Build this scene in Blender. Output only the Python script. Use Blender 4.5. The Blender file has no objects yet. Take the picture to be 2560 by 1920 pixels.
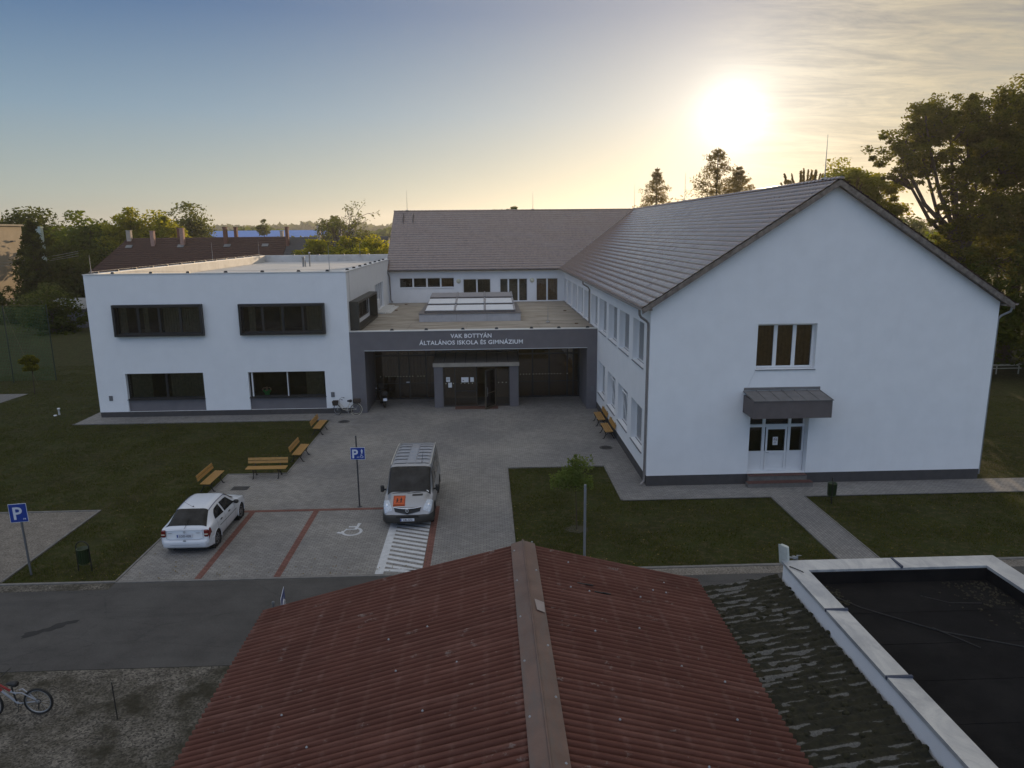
import bpy, math, random
import numpy as np
from mathutils import Matrix, Vector, noise as mnoise
sc = bpy.context.scene
COL = sc.collection
R = math.radians
random.seed(7)
rng = np.random.default_rng(7)

# ------------------------------------------------------------------ camera
cam_d = bpy.data.cameras.new('camera'); cam = bpy.data.objects.new('camera', cam_d); COL.objects.link(cam)
sc.camera = cam
cam_d.sensor_width = 36; cam_d.lens = 36*1815.97/2560; cam_d.clip_start = .1; cam_d.clip_end = 12000
PIT, ROL, YAW = .2069, .0098, .0357
f_ = Vector((math.sin(YAW)*math.cos(PIT), math.cos(YAW)*math.cos(PIT), -math.sin(PIT)))
r_ = Vector((math.cos(YAW), -math.sin(YAW), 0)); d_ = f_.cross(r_)
rr = r_*math.cos(ROL)+d_*math.sin(ROL); dd = -r_*math.sin(ROL)+d_*math.cos(ROL)
cm = Matrix((( rr.x, -dd.x, -f_.x, 0), (rr.y, -dd.y, -f_.y, 0), (rr.z, -dd.z, -f_.z, 10.8), (0, 0, 0, 1)))
cam.matrix_world = cm

# ------------------------------------------------------------------ world, sun, exposure
SUN_AZ, SUN_EL = R(18.4), R(8.05)
SD = Vector((math.sin(SUN_AZ)*math.cos(SUN_EL), math.cos(SUN_AZ)*math.cos(SUN_EL), math.sin(SUN_EL)))
sc.view_settings.view_transform = 'Standard'; sc.view_settings.look = 'None'
sc.view_settings.exposure = 0.0; sc.view_settings.gamma = 1
world = bpy.data.worlds.new('World'); sc.world = world; world.use_nodes = True

class NT:
    """small helper for writing node trees"""
    def __init__(s, tree): s.t = tree; s.n = tree.nodes; s.l = tree.links
    def node(s, typ, **kw):
        n = s.n.new(typ)
        for k, v in kw.items(): setattr(n, k, v)
        return n
    def link(s, a, b): s.l.new(a, b)
    def inp(s, sock, v):
        if hasattr(v, 'is_output') or hasattr(v, 'links'): s.l.new(v, sock)
        else: sock.default_value = v
    def math(s, op, a, b=None, clamp=False):
        n = s.node('ShaderNodeMath', operation=op, use_clamp=clamp); s.inp(n.inputs[0], a)
        if b is not None: s.inp(n.inputs[1], b)
        return n.outputs[0]
    def vmath(s, op, a, b=None):
        n = s.node('ShaderNodeVectorMath', operation=op); s.inp(n.inputs[0], a)
        if b is not None: s.inp(n.inputs[1], b)
        return n.outputs['Value'] if op in ('DOT_PRODUCT', 'LENGTH') else n.outputs['Vector']
    def mix(s, f, a, b, mode='MIX'):
        n = s.node('ShaderNodeMix', data_type='RGBA', blend_type=mode)
        s.inp(n.inputs[0], f); s.inp(n.inputs[6], c4(a)); s.inp(n.inputs[7], c4(b)); return n.outputs[2]
    def noise(s, vec, scale, detail=4, rough=.55, dist=0):
        n = s.node('ShaderNodeTexNoise'); s.l.new(vec, n.inputs['Vector'])
        n.inputs['Scale'].default_value = scale; n.inputs['Detail'].default_value = detail
        n.inputs['Roughness'].default_value = rough; n.inputs['Distortion'].default_value = dist
        return n.outputs['Fac']
    def ramp(s, f, stops, interp='LINEAR'):
        n = s.node('ShaderNodeValToRGB'); s.inp(n.inputs[0], f); cr = n.color_ramp; cr.interpolation = interp
        while len(cr.elements) > 1: cr.elements.remove(cr.elements[-1])
        cr.elements[0].position = stops[0][0]; cr.elements[0].color = c4(stops[0][1])
        for p, c in stops[1:]:
            e = cr.elements.new(p); e.color = c4(c)
        return n.outputs['Color']
    def rng(s, v, a, b, c=0., d=1.):
        n = s.node('ShaderNodeMapRange'); s.inp(n.inputs[0], v)
        for i, x in enumerate((a, b, c, d)): n.inputs[i+1].default_value = x
        return n.outputs[0]
    def mapping(s, vec, scale=(1, 1, 1), rot=(0, 0, 0), loc=(0, 0, 0)):
        n = s.node('ShaderNodeMapping'); s.l.new(vec, n.inputs[0])
        n.inputs['Scale'].default_value = scale; n.inputs['Rotation'].default_value = rot; n.inputs['Location'].default_value = loc
        return n.outputs[0]
def c4(c):
    if isinstance(c, (tuple, list)): return tuple(c) if len(c) == 4 else tuple(c)+(1,)
    if isinstance(c, (int, float)): return (c, c, c, 1)
    return c

def build_world():
    w = NT(world.node_tree); w.n.clear()
    out = w.node('ShaderNodeOutputWorld'); bg = w.node('ShaderNodeBackground')
    sky = w.node('ShaderNodeTexSky', sky_type='NISHITA'); sky.sun_disc = False
    sky.sun_elevation = SUN_EL; sky.sun_rotation = SUN_AZ
    sky.air_density = 1.0; sky.dust_density = 1.6; sky.ozone_density = 1.5; sky.altitude = 150
    tc = w.node('ShaderNodeTexCoord'); d = tc.outputs['Generated']
    sep = w.node('ShaderNodeSeparateXYZ'); w.link(d, sep.inputs[0])
    z = sep.outputs[2]
    ca = w.math('MAXIMUM', w.vmath('DOT_PRODUCT', d, tuple(SD)), 0.0)
    # blue upper air fading to cream at the horizon; brightness added overhead and (bluer) away from the sun to light walls and paving
    zr = w.math('MAXIMUM', z, 0.0)
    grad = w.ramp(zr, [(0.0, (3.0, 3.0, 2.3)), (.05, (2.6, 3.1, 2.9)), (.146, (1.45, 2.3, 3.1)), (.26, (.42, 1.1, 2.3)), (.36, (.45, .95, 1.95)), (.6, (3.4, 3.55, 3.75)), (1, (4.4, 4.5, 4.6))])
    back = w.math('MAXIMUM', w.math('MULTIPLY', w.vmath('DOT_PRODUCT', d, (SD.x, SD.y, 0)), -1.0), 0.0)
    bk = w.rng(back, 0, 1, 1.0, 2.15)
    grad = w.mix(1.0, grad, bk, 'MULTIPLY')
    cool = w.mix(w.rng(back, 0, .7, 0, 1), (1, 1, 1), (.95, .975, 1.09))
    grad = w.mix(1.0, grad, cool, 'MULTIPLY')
    base = w.mix(.06, grad, sky.outputs[0])
    # haze glow round the sun (scattered sunlight in the air)
    g1 = w.math('MULTIPLY', w.math('POWER', ca, 1400.0), 5.0)
    g2 = w.math('MULTIPLY', w.math('POWER', ca, 230.0), 1.6)
    g3 = w.math('MULTIPLY', w.math('ADD', w.math('POWER', ca, 10.0), w.math('MULTIPLY', w.math('POWER', ca, 70.0), .45)), .85)
    glow = w.mix(1.0, (1, .95, .88), g1, 'MULTIPLY')
    glow = w.mix(1.0, glow, w.mix(1.0, (1, .90, .78), g2, 'MULTIPLY'), 'ADD')
    base = w.mix(1.0, base, w.mix(1.0, (1, .78, .46), g3, 'MULTIPLY'), 'ADD')
    # thin cirrus on the right-hand side of the sky
    zz = w.math('ADD', w.math('MAXIMUM', z, 0.0), .09)
    comb = w.node('ShaderNodeCombineXYZ')
    w.link(w.math('DIVIDE', sep.outputs[0], zz), comb.inputs[0]); w.link(w.math('DIVIDE', sep.outputs[1], zz), comb.inputs[1])
    q = w.mapping(comb.outputs[0], scale=(1.0, 2.3, 1), rot=(0, 0, R(-24)))
    n1 = w.noise(q, 1.5, 9, .66, .7)
    q2 = w.mapping(comb.outputs[0], scale=(2.2, 9.0, 1), rot=(0, 0, R(-14)))
    n2 = w.noise(q2, 2.4, 6, .65, .4)
    az = w.math('ARCTAN2', sep.outputs[0], sep.outputs[1])
    m = w.rng(az, R(13), R(31)); m.node.interpolation_type = 'SMOOTHSTEP'
    m2 = w.rng(az, R(70), R(110), 1, 0)
    cl = w.math('ADD', w.math('MULTIPLY', n1, .78), w.math('MULTIPLY', n2, .22))
    clr = w.rng(cl, .42, .60)
    cmask = w.math('MULTIPLY', w.math('MULTIPLY', clr, m), m2)
    ccol = w.mix(w.rng(z, .05, .5), (4.7, 3.9, 2.3), (4.0, 3.6, 2.7))
    veil = w.math('MULTIPLY', w.math('MULTIPLY', m, m2), w.rng(z, .0, .5, .62, .45))
    base = w.mix(veil, base, w.mix(w.rng(z, .05, .4), (2.9, 2.3, 1.2), (1.3, 1.15, .85)))
    base = w.mix(w.math('MULTIPLY', cmask, .52), base, ccol)
    base = w.mix(1.0, base, glow, 'ADD')
    lit = w.math('MULTIPLY', w.math('MULTIPLY', cmask, w.math('POWER', ca, 90.0)), 3.6)
    base = w.mix(1.0, base, w.mix(1.0, (1, .92, .80), lit, 'MULTIPLY'), 'ADD')
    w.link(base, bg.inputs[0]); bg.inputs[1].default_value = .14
    w.link(bg.outputs[0], out.inputs[0])
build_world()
sl = bpy.data.lights.new('sun', 'SUN'); sun = bpy.data.objects.new('sun', sl); COL.objects.link(sun)
sl.energy = 4.4; sl.angle = R(.5); sl.color = (1, .74, .46)
sun.rotation_euler = (-SD).to_track_quat('-Z', 'Y').to_euler()

# ------------------------------------------------------------------ materials
MATS = {}
def mat(name, col, rough=.7, var=.15, nscale=3., bump=0., bscale=40., metal=0., spec=.5, extra=None, coat=0., col2=None, nstretch=(1, 1, 1)):
    """principled material whose colour wanders with a noise; extra(nt, colour, vec) may rework the colour"""
    if name in MATS: return MATS[name]
    m = bpy.data.materials.new(name); m.use_nodes = True; t = NT(m.node_tree)
    b = m.node_tree.nodes['Principled BSDF']
    tc = t.node('ShaderNodeTexCoord'); vec = tc.outputs['Object']
    if nstretch != (1, 1, 1): vec2 = t.mapping(vec, scale=nstretch)
    else: vec2 = vec
    n = t.noise(vec2, nscale, 6, .6)
    lo = tuple(max(0, x*(1-var)) for x in col); hi = tuple(min(1, x*(1+var)) for x in col)
    if col2: hi = col2
    c = t.ramp(n, [(.3, lo), (.7, hi)])
    if extra: c = extra(t, c, vec, b) or c
    t.link(c, b.inputs['Base Color'])
    b.inputs['Roughness'].default_value = rough; b.inputs['Metallic'].default_value = metal
    b.inputs['Specular IOR Level'].default_value = spec; b.inputs['Coat Weight'].default_value = coat
    if bump and not b.inputs['Normal'].links:
        bn = t.node('ShaderNodeBump'); bn.inputs['Strength'].default_value = bump; bn.inputs['Distance'].default_value = .01
        t.link(t.noise(vec, bscale, 3), bn.inputs['Height']); t.link(bn.outputs[0], b.inputs['Normal'])
    MATS[name] = m; return m

def grime(t, c, vec, b):      # faint rain streaks and soiling on render
    s = t.noise(t.mapping(vec, scale=(1.2, 1.2, .12)), 2.0, 5, .6)
    big = t.noise(vec, .25, 3, .5)
    f = t.math('MULTIPLY', t.rng(s, .5, .85), .06)
    c = t.mix(f, c, (.42, .41, .38))
    return t.mix(t.math('MULTIPLY', t.rng(big, .4, .8), .05), c, (.55, .55, .56))
M_WHITE = mat('white_render', (.80, .80, .80), .9, .03, 1.2, .5, 90, extra=grime)
M_GREY = mat('grey_render', (.145, .137, .145), .9, .08, 1.5, .5, 90)
M_PLINTH = mat('plinth_render', (.060, .056, .056), .9, .15, 3, .5, 80)
M_BLACKF = mat('black_metal', (.012, .011, .011), .45, .15, 4)
M_PVC = mat('white_frame', (.72, .72, .72), .4, .03, 2)
M_SILL = mat('grey_sill', (.16, .16, .17), .45, .1, 4, metal=.3)
M_ZINC = mat('zinc_sheet', (.42, .43, .44), .42, .18, 1.2, metal=.6)
M_COPE = mat('pale_coping', (.62, .61, .58), .5, .08, 2, metal=.15)
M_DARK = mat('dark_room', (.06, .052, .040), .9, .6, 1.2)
M_CURT = mat('brown_curtain', (.46, .23, .09), .9, .25, 6)
M_CURTG = mat('grey_curtain', (.24, .20, .12), .9, .25, 6)
M_BLIND = mat('cream_blind', (.45, .38, .27), .8, .1, 6)
M_RUBBER = mat('rubber', (.015, .015, .015), .8)
M_BLACK = mat('black_plastic', (.02, .02, .02), .55)
M_STEEL = mat('galvanised_steel', (.30, .31, .32), .45, .12, 5, metal=.6)
M_PIPE = mat('painted_pipe', (.22, .20, .19), .45, .12, 5, metal=.3)

def glass_mat(name, tint=(.9, .9, .9), refl=1.0, rough=.02):
    m = bpy.data.materials.new(name); m.use_nodes = True; t = NT(m.node_tree); t.n.clear()
    out = t.node('ShaderNodeOutputMaterial'); tr = t.node('ShaderNodeBsdfTransparent'); gl = t.node('ShaderNodeBsdfGlossy')
    tr.inputs[0].default_value = c4(tint); gl.inputs['Roughness'].default_value = rough
    fr = t.node('ShaderNodeFresnel'); fr.inputs[0].default_value = 1.5
    mx = t.node('ShaderNodeMixShader'); t.link(t.math('MULTIPLY', fr.outputs[0], 1.7*refl, True), mx.inputs[0])
    t.link(tr.outputs[0], mx.inputs[1]); t.link(gl.outputs[0], mx.inputs[2]); t.link(mx.outputs[0], out.inputs[0])
    return m
M_GLASS = glass_mat('window_glass', (.72, .74, .74))
M_TINT = glass_mat('tinted_glass', (.55, .50, .42), 1.5)
M_CARGLASS = mat('car_glass', (.012, .0125, .013), .08, .8, 1.7, spec=.22, col2=(.040, .040, .040))
M_MIRRORGL = mat('sky_white_pane', (.78, .80, .82), .25, .04, 2, spec=.6)  # white base colour stands in for sky reflected in the skylight panes

def leaf_mat(name, c1, c2, trans=.45, tcol=None):
    m = bpy.data.materials.new(name); m.use_nodes = True; t = NT(m.node_tree); t.n.clear()
    out = t.node('ShaderNodeOutputMaterial'); df = t.node('ShaderNodeBsdfDiffuse'); tl = t.node('ShaderNodeBsdfTranslucent')
    tc = t.node('ShaderNodeTexCoord'); n1 = t.noise(tc.outputs['Object'], .55, 5, .7)
    geo = t.node('ShaderNodeNewGeometry')
    f = t.math('ADD', t.math('MULTIPLY', t.rng(n1, .35, .65), .6), t.math('MULTIPLY', geo.outputs['Random Per Island'], .4))
    c = t.mix(f, c1, c2); t.link(c, df.inputs[0])
    t.link(t.mix(1.0, c, tcol or (2.1, 2.0, .8), 'MULTIPLY'), tl.inputs[0])
    mx = t.node('ShaderNodeMixShader'); mx.inputs[0].default_value = trans
    t.link(df.outputs[0], mx.inputs[1]); t.link(tl.outputs[0], mx.inputs[2]); t.link(mx.outputs[0], out.inputs[0])
    return m
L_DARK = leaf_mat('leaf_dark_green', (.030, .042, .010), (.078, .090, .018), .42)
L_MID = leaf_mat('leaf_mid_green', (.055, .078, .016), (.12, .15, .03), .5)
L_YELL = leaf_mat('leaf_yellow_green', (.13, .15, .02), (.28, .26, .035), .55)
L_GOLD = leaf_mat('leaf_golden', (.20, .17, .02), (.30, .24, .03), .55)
L_CON = leaf_mat('needles', (.10, .085, .035), (.22, .16, .065), .5)
L_OLIVE = leaf_mat('leaf_olive', (.07, .085, .035), (.12, .13, .05), .45)
M_BARK = mat('bark', (.075, .055, .038), .95, .3, 8, .8, 30)

# ------------------------------------------------------------------ mesh builder
def link(o, parent=None):
    COL.objects.link(o)
    if parent is not None: o.parent = parent
    return o
def tag(o, label=None, cat=None, group=None, kind=None):
    if label: o['label'] = label
    if cat: o['category'] = cat
    if group: o['group'] = group
    if kind: o['kind'] = kind
    return o
def thing(name, loc, label, cat, group=None, rz=0):
    o = bpy.data.objects.new(name, None); o.empty_display_size = .3; COL.objects.link(o)
    o.location = loc; o.rotation_euler = (0, 0, rz)
    return tag(o, label, cat, group)

class MB:
    def __init__(s, M=None): s.v = []; s.f = []; s.m = []; s.M = M or Matrix(); s.sm = []
    def add(s, vs, fs, mi=0, smooth=False):
        b = len(s.v); M = s.M
        s.v += [tuple(M @ Vector(v)) for v in vs]
        s.f += [tuple(b+i for i in f) for f in fs]; s.m += [mi]*len(fs); s.sm += [smooth]*len(fs)
        return s
    def box(s, x0, x1, y0, y1, z0, z1, mi=0):
        if x0 > x1: x0, x1 = x1, x0
        if y0 > y1: y0, y1 = y1, y0
        if z0 > z1: z0, z1 = z1, z0
        v = [(x0, y0, z0), (x1, y0, z0), (x1, y1, z0), (x0, y1, z0), (x0, y0, z1), (x1, y0, z1), (x1, y1, z1), (x0, y1, z1)]
        return s.add(v, [(0, 3, 2, 1), (4, 5, 6, 7), (0, 1, 5, 4), (1, 2, 6, 5), (2, 3, 7, 6), (3, 0, 4, 7)], mi)
    def cbox(s, c, size, rot=None, mi=0):
        old = s.M; s.M = old @ Matrix.Translation(c) @ (rot.to_4x4() if rot else Matrix())
        a, b, c2 = (x/2 for x in size); s.box(-a, a, -b, b, -c2, c2, mi); s.M = old; return s
    def rbox(s, x0, x1, y0, y1, z0, z1, r=.02, mi=0):      # box with chamfered vertical and top edges
        r = min(r, (x1-x0)/2.1, (y1-y0)/2.1, (z1-z0)/2.1)
        def ring(i, z): return [(x0+i+r, y0+i, z), (x1-i-r, y0+i, z), (x1-i, y0+i+r, z), (x1-i, y1-i-r, z), (x1-i-r, y1-i, z), (x0+i+r, y1-i, z), (x0+i, y1-i-r, z), (x0+i, y0+i+r, z)]
        v = ring(r*.5, z0)+ring(0, z0+r)+ring(0, z1-r)+ring(r*.7, z1)
        f = [tuple(reversed(range(8))), tuple(range(24, 32))]
        for k in range(3):
            for i in range(8):
                j = (i+1) % 8; f.append((k*8+i, k*8+j, k*8+8+j, k*8+8+i))
        return s.add(v, f, mi)
    def quad(s, a, b, c, d, mi=0): return s.add([a, b, c, d], [(0, 1, 2, 3)], mi)
    def poly(s, pts, mi=0): return s.add(pts, [tuple(range(len(pts)))], mi)
    def prism(s, pts, d, mi=0):                    # extrude a polygon (3d points) by vector d
        n = len(pts); d = Vector(d); v = [tuple(p) for p in pts]+[tuple(Vector(p)+d) for p in pts]
        f = [tuple(reversed(range(n))), tuple(range(n, 2*n))]+[(i, (i+1) % n, n+(i+1) % n, n+i) for i in range(n)]
        return s.add(v, f, mi)
    def tube(s, pts, r, n=8, mi=0, cap=True, smooth=True, closed=False):
        P = [Vector(p) for p in pts]; N = len(P)
        rs = r if isinstance(r, (list, tuple)) else [r]*N
        v = []; up = None
        for i, p in enumerate(P):
            a = P[(i-1) % N] if (closed or i > 0) else p; b = P[(i+1) % N] if (closed or i < N-1) else p
            t = (b-a).normalized()
            if up is None: up = t.orthogonal().normalized()
            else:
                up = up-t*up.dot(t); up = up.normalized() if up.length > 1e-5 else t.orthogonal().normalized()
            w = t.cross(up)
            for k in range(n):
                a_ = 2*math.pi*k/n; v.append(tuple(p+(up*math.cos(a_)+w*math.sin(a_))*rs[i]))
        f = []
        for i in range(N if closed else N-1):
            j = (i+1) % N
            for k in range(n): f.append((i*n+k, i*n+(k+1) % n, j*n+(k+1) % n, j*n+k))
        s.add(v, f, mi, smooth)
        if cap and not closed: s.add(v[:n], [tuple(reversed(range(n)))], mi); s.add(v[-n:], [tuple(range(n))], mi)
        return s
    def ring(s, c, axis, R_, r, n=28, m=6, mi=0, a0=0, a1=2*math.pi):
        ax = Vector(axis).normalized(); u = ax.orthogonal().normalized(); w = ax.cross(u); c = Vector(c)
        full = abs(a1-a0-2*math.pi) < 1e-4
        k = n if full else n+1
        pts = [c+(u*math.cos(a0+(a1-a0)*i/n)+w*math.sin(a0+(a1-a0)*i/n))*R_ for i in range(k)]
        return s.tube(pts, r, m, mi, closed=full)
    def lathe(s, prof, c=(0, 0, 0), axis=(0, 0, 1), n=20, mi=0, smooth=True):   # prof: (radius, height)
        ax = Vector(axis).normalized(); u = ax.orthogonal().normalized(); w = ax.cross(u); c = Vector(c); v = []; f = []
        for r, h in prof:
            for k in range(n):
                a = 2*math.pi*k/n; v.append(tuple(c+ax*h+(u*math.cos(a)+w*math.sin(a))*r))
        for i in range(len(prof)-1):
            for k in range(n): f.append((i*n+k, i*n+(k+1) % n, (i+1)*n+(k+1) % n, (i+1)*n+k))
        return s.add(v, f, mi, smooth)
    def grid(s, fn, nu, nv, mi=0, smooth=True, flip=False):
        v = [tuple(fn(i/nu, j/nv)) for i in range(nu+1) for j in range(nv+1)]
        f = []
        for i in range(nu):
            for j in range(nv):
                q = (i*(nv+1)+j, (i+1)*(nv+1)+j, (i+1)*(nv+1)+j+1, i*(nv+1)+j+1)
                f.append(tuple(reversed(q)) if flip else q)
        return s.add(v, f, mi, smooth)
    def build(s, name, mats, parent=None, shift=(0, 0, 0)):
        me = bpy.data.meshes.new(name); sx, sy, sz = shift
        me.from_pydata([(x-sx, y-sy, z-sz) for x, y, z in s.v], [], s.f)
        for m in (mats if isinstance(mats, (list, tuple)) else [mats]): me.materials.append(m)
        me.polygons.foreach_set('material_index', s.m); me.polygons.foreach_set('use_smooth', s.sm)
        me.update(); return link(bpy.data.objects.new(name, me), parent)

def np_mesh(name, verts, faces, mats, parent=None, smooth=False, attr=None):
    """verts (N,3), faces (M,k) numpy arrays"""
    me = bpy.data.meshes.new(name); nv = len(verts); nf, k = faces.shape
    me.vertices.add(nv); me.vertices.foreach_set('co', np.ascontiguousarray(verts, dtype=np.float32).ravel())
    me.loops.add(nf*k); me.loops.foreach_set('vertex_index', np.ascontiguousarray(faces, dtype=np.int32).ravel())
    me.polygons.add(nf); me.polygons.foreach_set('loop_start', np.arange(0, nf*k, k, dtype=np.int32))
    me.polygons.foreach_set('use_smooth', np.full(nf, smooth))
    for m in (mats if isinstance(mats, (list, tuple)) else [mats]): me.materials.append(m)
    if attr is not None:
        a = me.attributes.new('mask', 'FLOAT', 'POINT'); a.data.foreach_set('value', attr.astype(np.float32))
    me.update(calc_edges=True); me.validate()
    return link(bpy.data.objects.new(name, me), parent)
def grid_faces(nu, nv):
    i, j = np.meshgrid(np.arange(nu-1), np.arange(nv-1), indexing='ij'); a = (i*nv+j).ravel()
    return np.stack([a, a+nv, a+nv+1, a+1], 1)

def copy_tree(o, parent=None):
    c = o.copy(); COL.objects.link(c); c.parent = parent
    for ch in o.children: copy_tree(ch, c)
    return c
def text_mesh(s, size, extrude=.004, bold=0., spacing=1.0, align='CENTER'):
    cu = bpy.data.curves.new('t', 'FONT'); cu.body = s; cu.size = size; cu.extrude = extrude; cu.offset = bold
    cu.space_character = spacing; cu.align_x = align; cu.align_y = 'BOTTOM_BASELINE'; cu.resolution_u = 3
    o = bpy.data.objects.new('t', cu); COL.objects.link(o)
    dg = bpy.context.evaluated_depsgraph_get(); me = bpy.data.meshes.new_from_object(o.evaluated_get(dg))
    bpy.data.objects.remove(o); return me
def text_into(mb, s, size, M, **kw):       # letters lie in the local xy plane of M
    me = text_mesh(s, size, **kw); old = mb.M; mb.M = old @ M
    mi = kw.get('mi', 0)
    mb.add([tuple(v.co) for v in me.vertices], [tuple(p.vertices) for p in me.polygons], mi); mb.M = old
    bpy.data.meshes.remove(me)
XZ = Matrix(((1, 0, 0, 0), (0, 0, -1, 0), (0, 1, 0, 0), (0, 0, 0, 1)))     # xy plane -> upright, facing -y

#@@GROUND
# ------------------------------------------------------------------ ground and paving
def grass_extra(t, c, vec, b):
    n = t.noise(vec, .35, 6, .6); n2 = t.noise(vec, 3.5, 6, .75); n3 = t.noise(t.mapping(vec, scale=(1, 2.5, 1)), 22, 4, .8)
    c = t.mix(t.rng(n, .48, .70), c, (.034, .034, .012))
    c = t.mix(t.math('MULTIPLY', t.rng(n2, .47, .64), .8), c, (.095, .075, .040))
    c = t.mix(t.rng(n3, .35, .75), t.mix(1, c, (.45, .45, .45), 'MULTIPLY'), t.mix(1, c, (1.5, 1.5, 1.4), 'MULTIPLY'))
    return c
M_GRASS = mat('grass_ground', (.036, .043, .012), .95, .3, .9, 1.0, 14, extra=grass_extra, spec=.1)
def paver(name, c1, c2, mortar, bw=.2, rh=.1, rot=0, rough=.85):
    def ex(t, c, vec, b):
        v = t.mapping(vec, rot=(0, 0, rot)); br = t.node('ShaderNodeTexBrick'); t.link(v, br.inputs['Vector'])
        br.inputs['Color1'].default_value = c4(c1); br.inputs['Color2'].default_value = c4(c2); br.inputs['Mortar'].default_value = c4(mortar)
        br.inputs['Scale'].default_value = 1; br.inputs['Mortar Size'].default_value = .007; br.inputs['Mortar Smooth'].default_value = .3
        br.inputs['Brick Width'].default_value = bw; br.inputs['Row Height'].default_value = rh; br.inputs['Bias'].default_value = 0
        big = t.noise(vec, .22, 5, .6); med = t.noise(vec, 1.7, 6, .7)
        k = t.mix(1, br.outputs[0], t.mix(t.rng(big, .35, .68), (.74, .74, .76), (1.12, 1.10, 1.06)), 'MULTIPLY')
        k = t.mix(t.math('MULTIPLY', t.rng(med, .52, .78), .45), k, t.mix(1, k, (.50, .48, .44), 'MULTIPLY'))
        bn = t.node('ShaderNodeBump'); bn.inputs['Strength'].default_value = .6; bn.inputs['Distance'].default_value = .006
        t.link(t.math('SUBTRACT', 1.0, br.outputs['Fac']), bn.inputs['Height']); t.link(bn.outputs[0], b.inputs['Normal'])
        return k
    return mat(name, (.2, .2, .2), rough, extra=ex, spec=.3)
M_PAVE = paver('grey_pavers', (.22, .212, .20), (.29, .28, .265), (.075, .070, .064))
M_PAVE2 = paver('grey_pavers_across', (.205, .20, .192), (.26, .25, .24), (.075, .07, .065), rot=R(90))
M_REDP = paver('red_pavers', (.17, .075, .058), (.22, .10, .08), (.045, .035, .03))
def gravel_extra(t, c, vec, b):
    v = t.node('ShaderNodeTexVoronoi'); t.link(vec, v.inputs['Vector']); v.inputs['Scale'].default_value = 26
    n = t.noise(vec, .8, 6, .65); n2 = t.noise(vec, 9, 6, .8)
    sep = t.node('ShaderNodeSeparateColor'); t.link(v.outputs['Color'], sep.inputs[0])
    c = t.mix(t.rng(sep.outputs[0], .0, 1), t.mix(1, c, (.35, .35, .35), 'MULTIPLY'), t.mix(1, c, (1.75, 1.72, 1.65), 'MULTIPLY'))
    c = t.mix(t.rng(n, .44, .62), c, t.mix(t.rng(n2, .4, .6), (.028, .027, .017), (.050, .043, .030)))
    return c
M_GRAVEL = mat('gravel', (.112, .103, .090), .95, .25, 2, 1.0, 30, extra=gravel_extra, spec=.2)
M_GRAVEL2 = mat('pale_gravel', (.19, .17, .145), .95, .25, 2, 1.0, 30, extra=lambda t, c, vec, b: t.mix(t.rng(t.noise(vec, 16, 5, .8), .35, .65), t.mix(1, c, (.4, .4, .4), 'MULTIPLY'), t.mix(1, c, (1.5, 1.5, 1.5), 'MULTIPLY')), spec=.2)
def asphalt_extra(t, c, vec, b):
    n = t.noise(vec, .5, 6, .65); st = t.noise(t.mapping(vec, scale=(.12, 1.1, 1)), 2.2, 6, .65); fine = t.noise(vec, 45, 3, .9)
    c = t.mix(t.rng(n, .42, .66), c, (.080, .076, .071)); c = t.mix(t.math('MULTIPLY', t.rng(st, .5, .75), .55), c, (.036, .035, .034))
    c = t.mix(t.rng(fine, .35, .65), t.mix(1, c, (.72, .72, .72), 'MULTIPLY'), t.mix(1, c, (1.28, 1.28, 1.28), 'MULTIPLY'))
    vo = t.node('ShaderNodeTexVoronoi', feature='DISTANCE_TO_EDGE'); t.link(t.mapping(vec, scale=(.5, .9, 1)), vo.inputs['Vector']); vo.inputs['Scale'].default_value = .45
    d2 = t.math('ADD', vo.outputs[0], t.math('MULTIPLY', t.noise(vec, 4, 5, .8), .05))
    return t.mix(t.math('MULTIPLY', t.rng(d2, .022, .034, 1, 0), .3), c, (.02, .02, .02))
M_ASPH = mat('asphalt', (.066, .062, .058), .88, .2, 1.2, .6, 60, extra=asphalt_extra, spec=.35)
M_PATCH = mat('wet_patch', (.024, .023, .022), .9, .2, 3)
M_CURB = mat('concrete_curb', (.17, .162, .15), .9, .25, 4, .5, 40)
M_PAINT = mat('white_paint', (.50, .51, .52), .7, .18, 5, nstretch=(1, 1, 1), extra=lambda t, c, vec, b: t.mix(t.rng(t.noise(vec, 11, 6, .8), .62, .72), c, (.20, .20, .20)))
M_DIRT = mat('bare_soil', (.050, .045, .026), .95, .3, 6, 1, 30)

def slab(name, pts, z0, z1, m, lab=None, **kw):
    mb = MB(); mb.prism([(x, y, z0) for x, y in pts], (0, 0, z1-z0)); o = mb.build(name, m); return tag(o, kind='structure', **kw)
def rect(x0, x1, y0, y1): return [(x0, y0), (x1, y0), (x1, y1), (x0, y1)]
g = MB(); g.grid(lambda u, v: (-2600+5200*u, -400+5400*v, -.02 - .0*u), 40, 40)
tag(g.build('ground', M_GRASS), kind='structure')
slab('road', rect(-120, 120, 17.0, 21.72), -.10, -.006, M_ASPH)
slab('gravel_yard', rect(-60, 4.3, -6, 16.98), -.12, -.010, M_GRAVEL)
slab('gravel_yard', rect(-40, -15.56, 22.0, 28.1), -.12, -.002, M_GRAVEL2)
slab('gravel_margin', rect(5.2, 60, 21.25, 21.74), -.10, .0, M_GRAVEL2)
slab('gravel_margin', rect(-60, -11.9, 21.3, 21.74), -.10, .0, M_GRAVEL)
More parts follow.
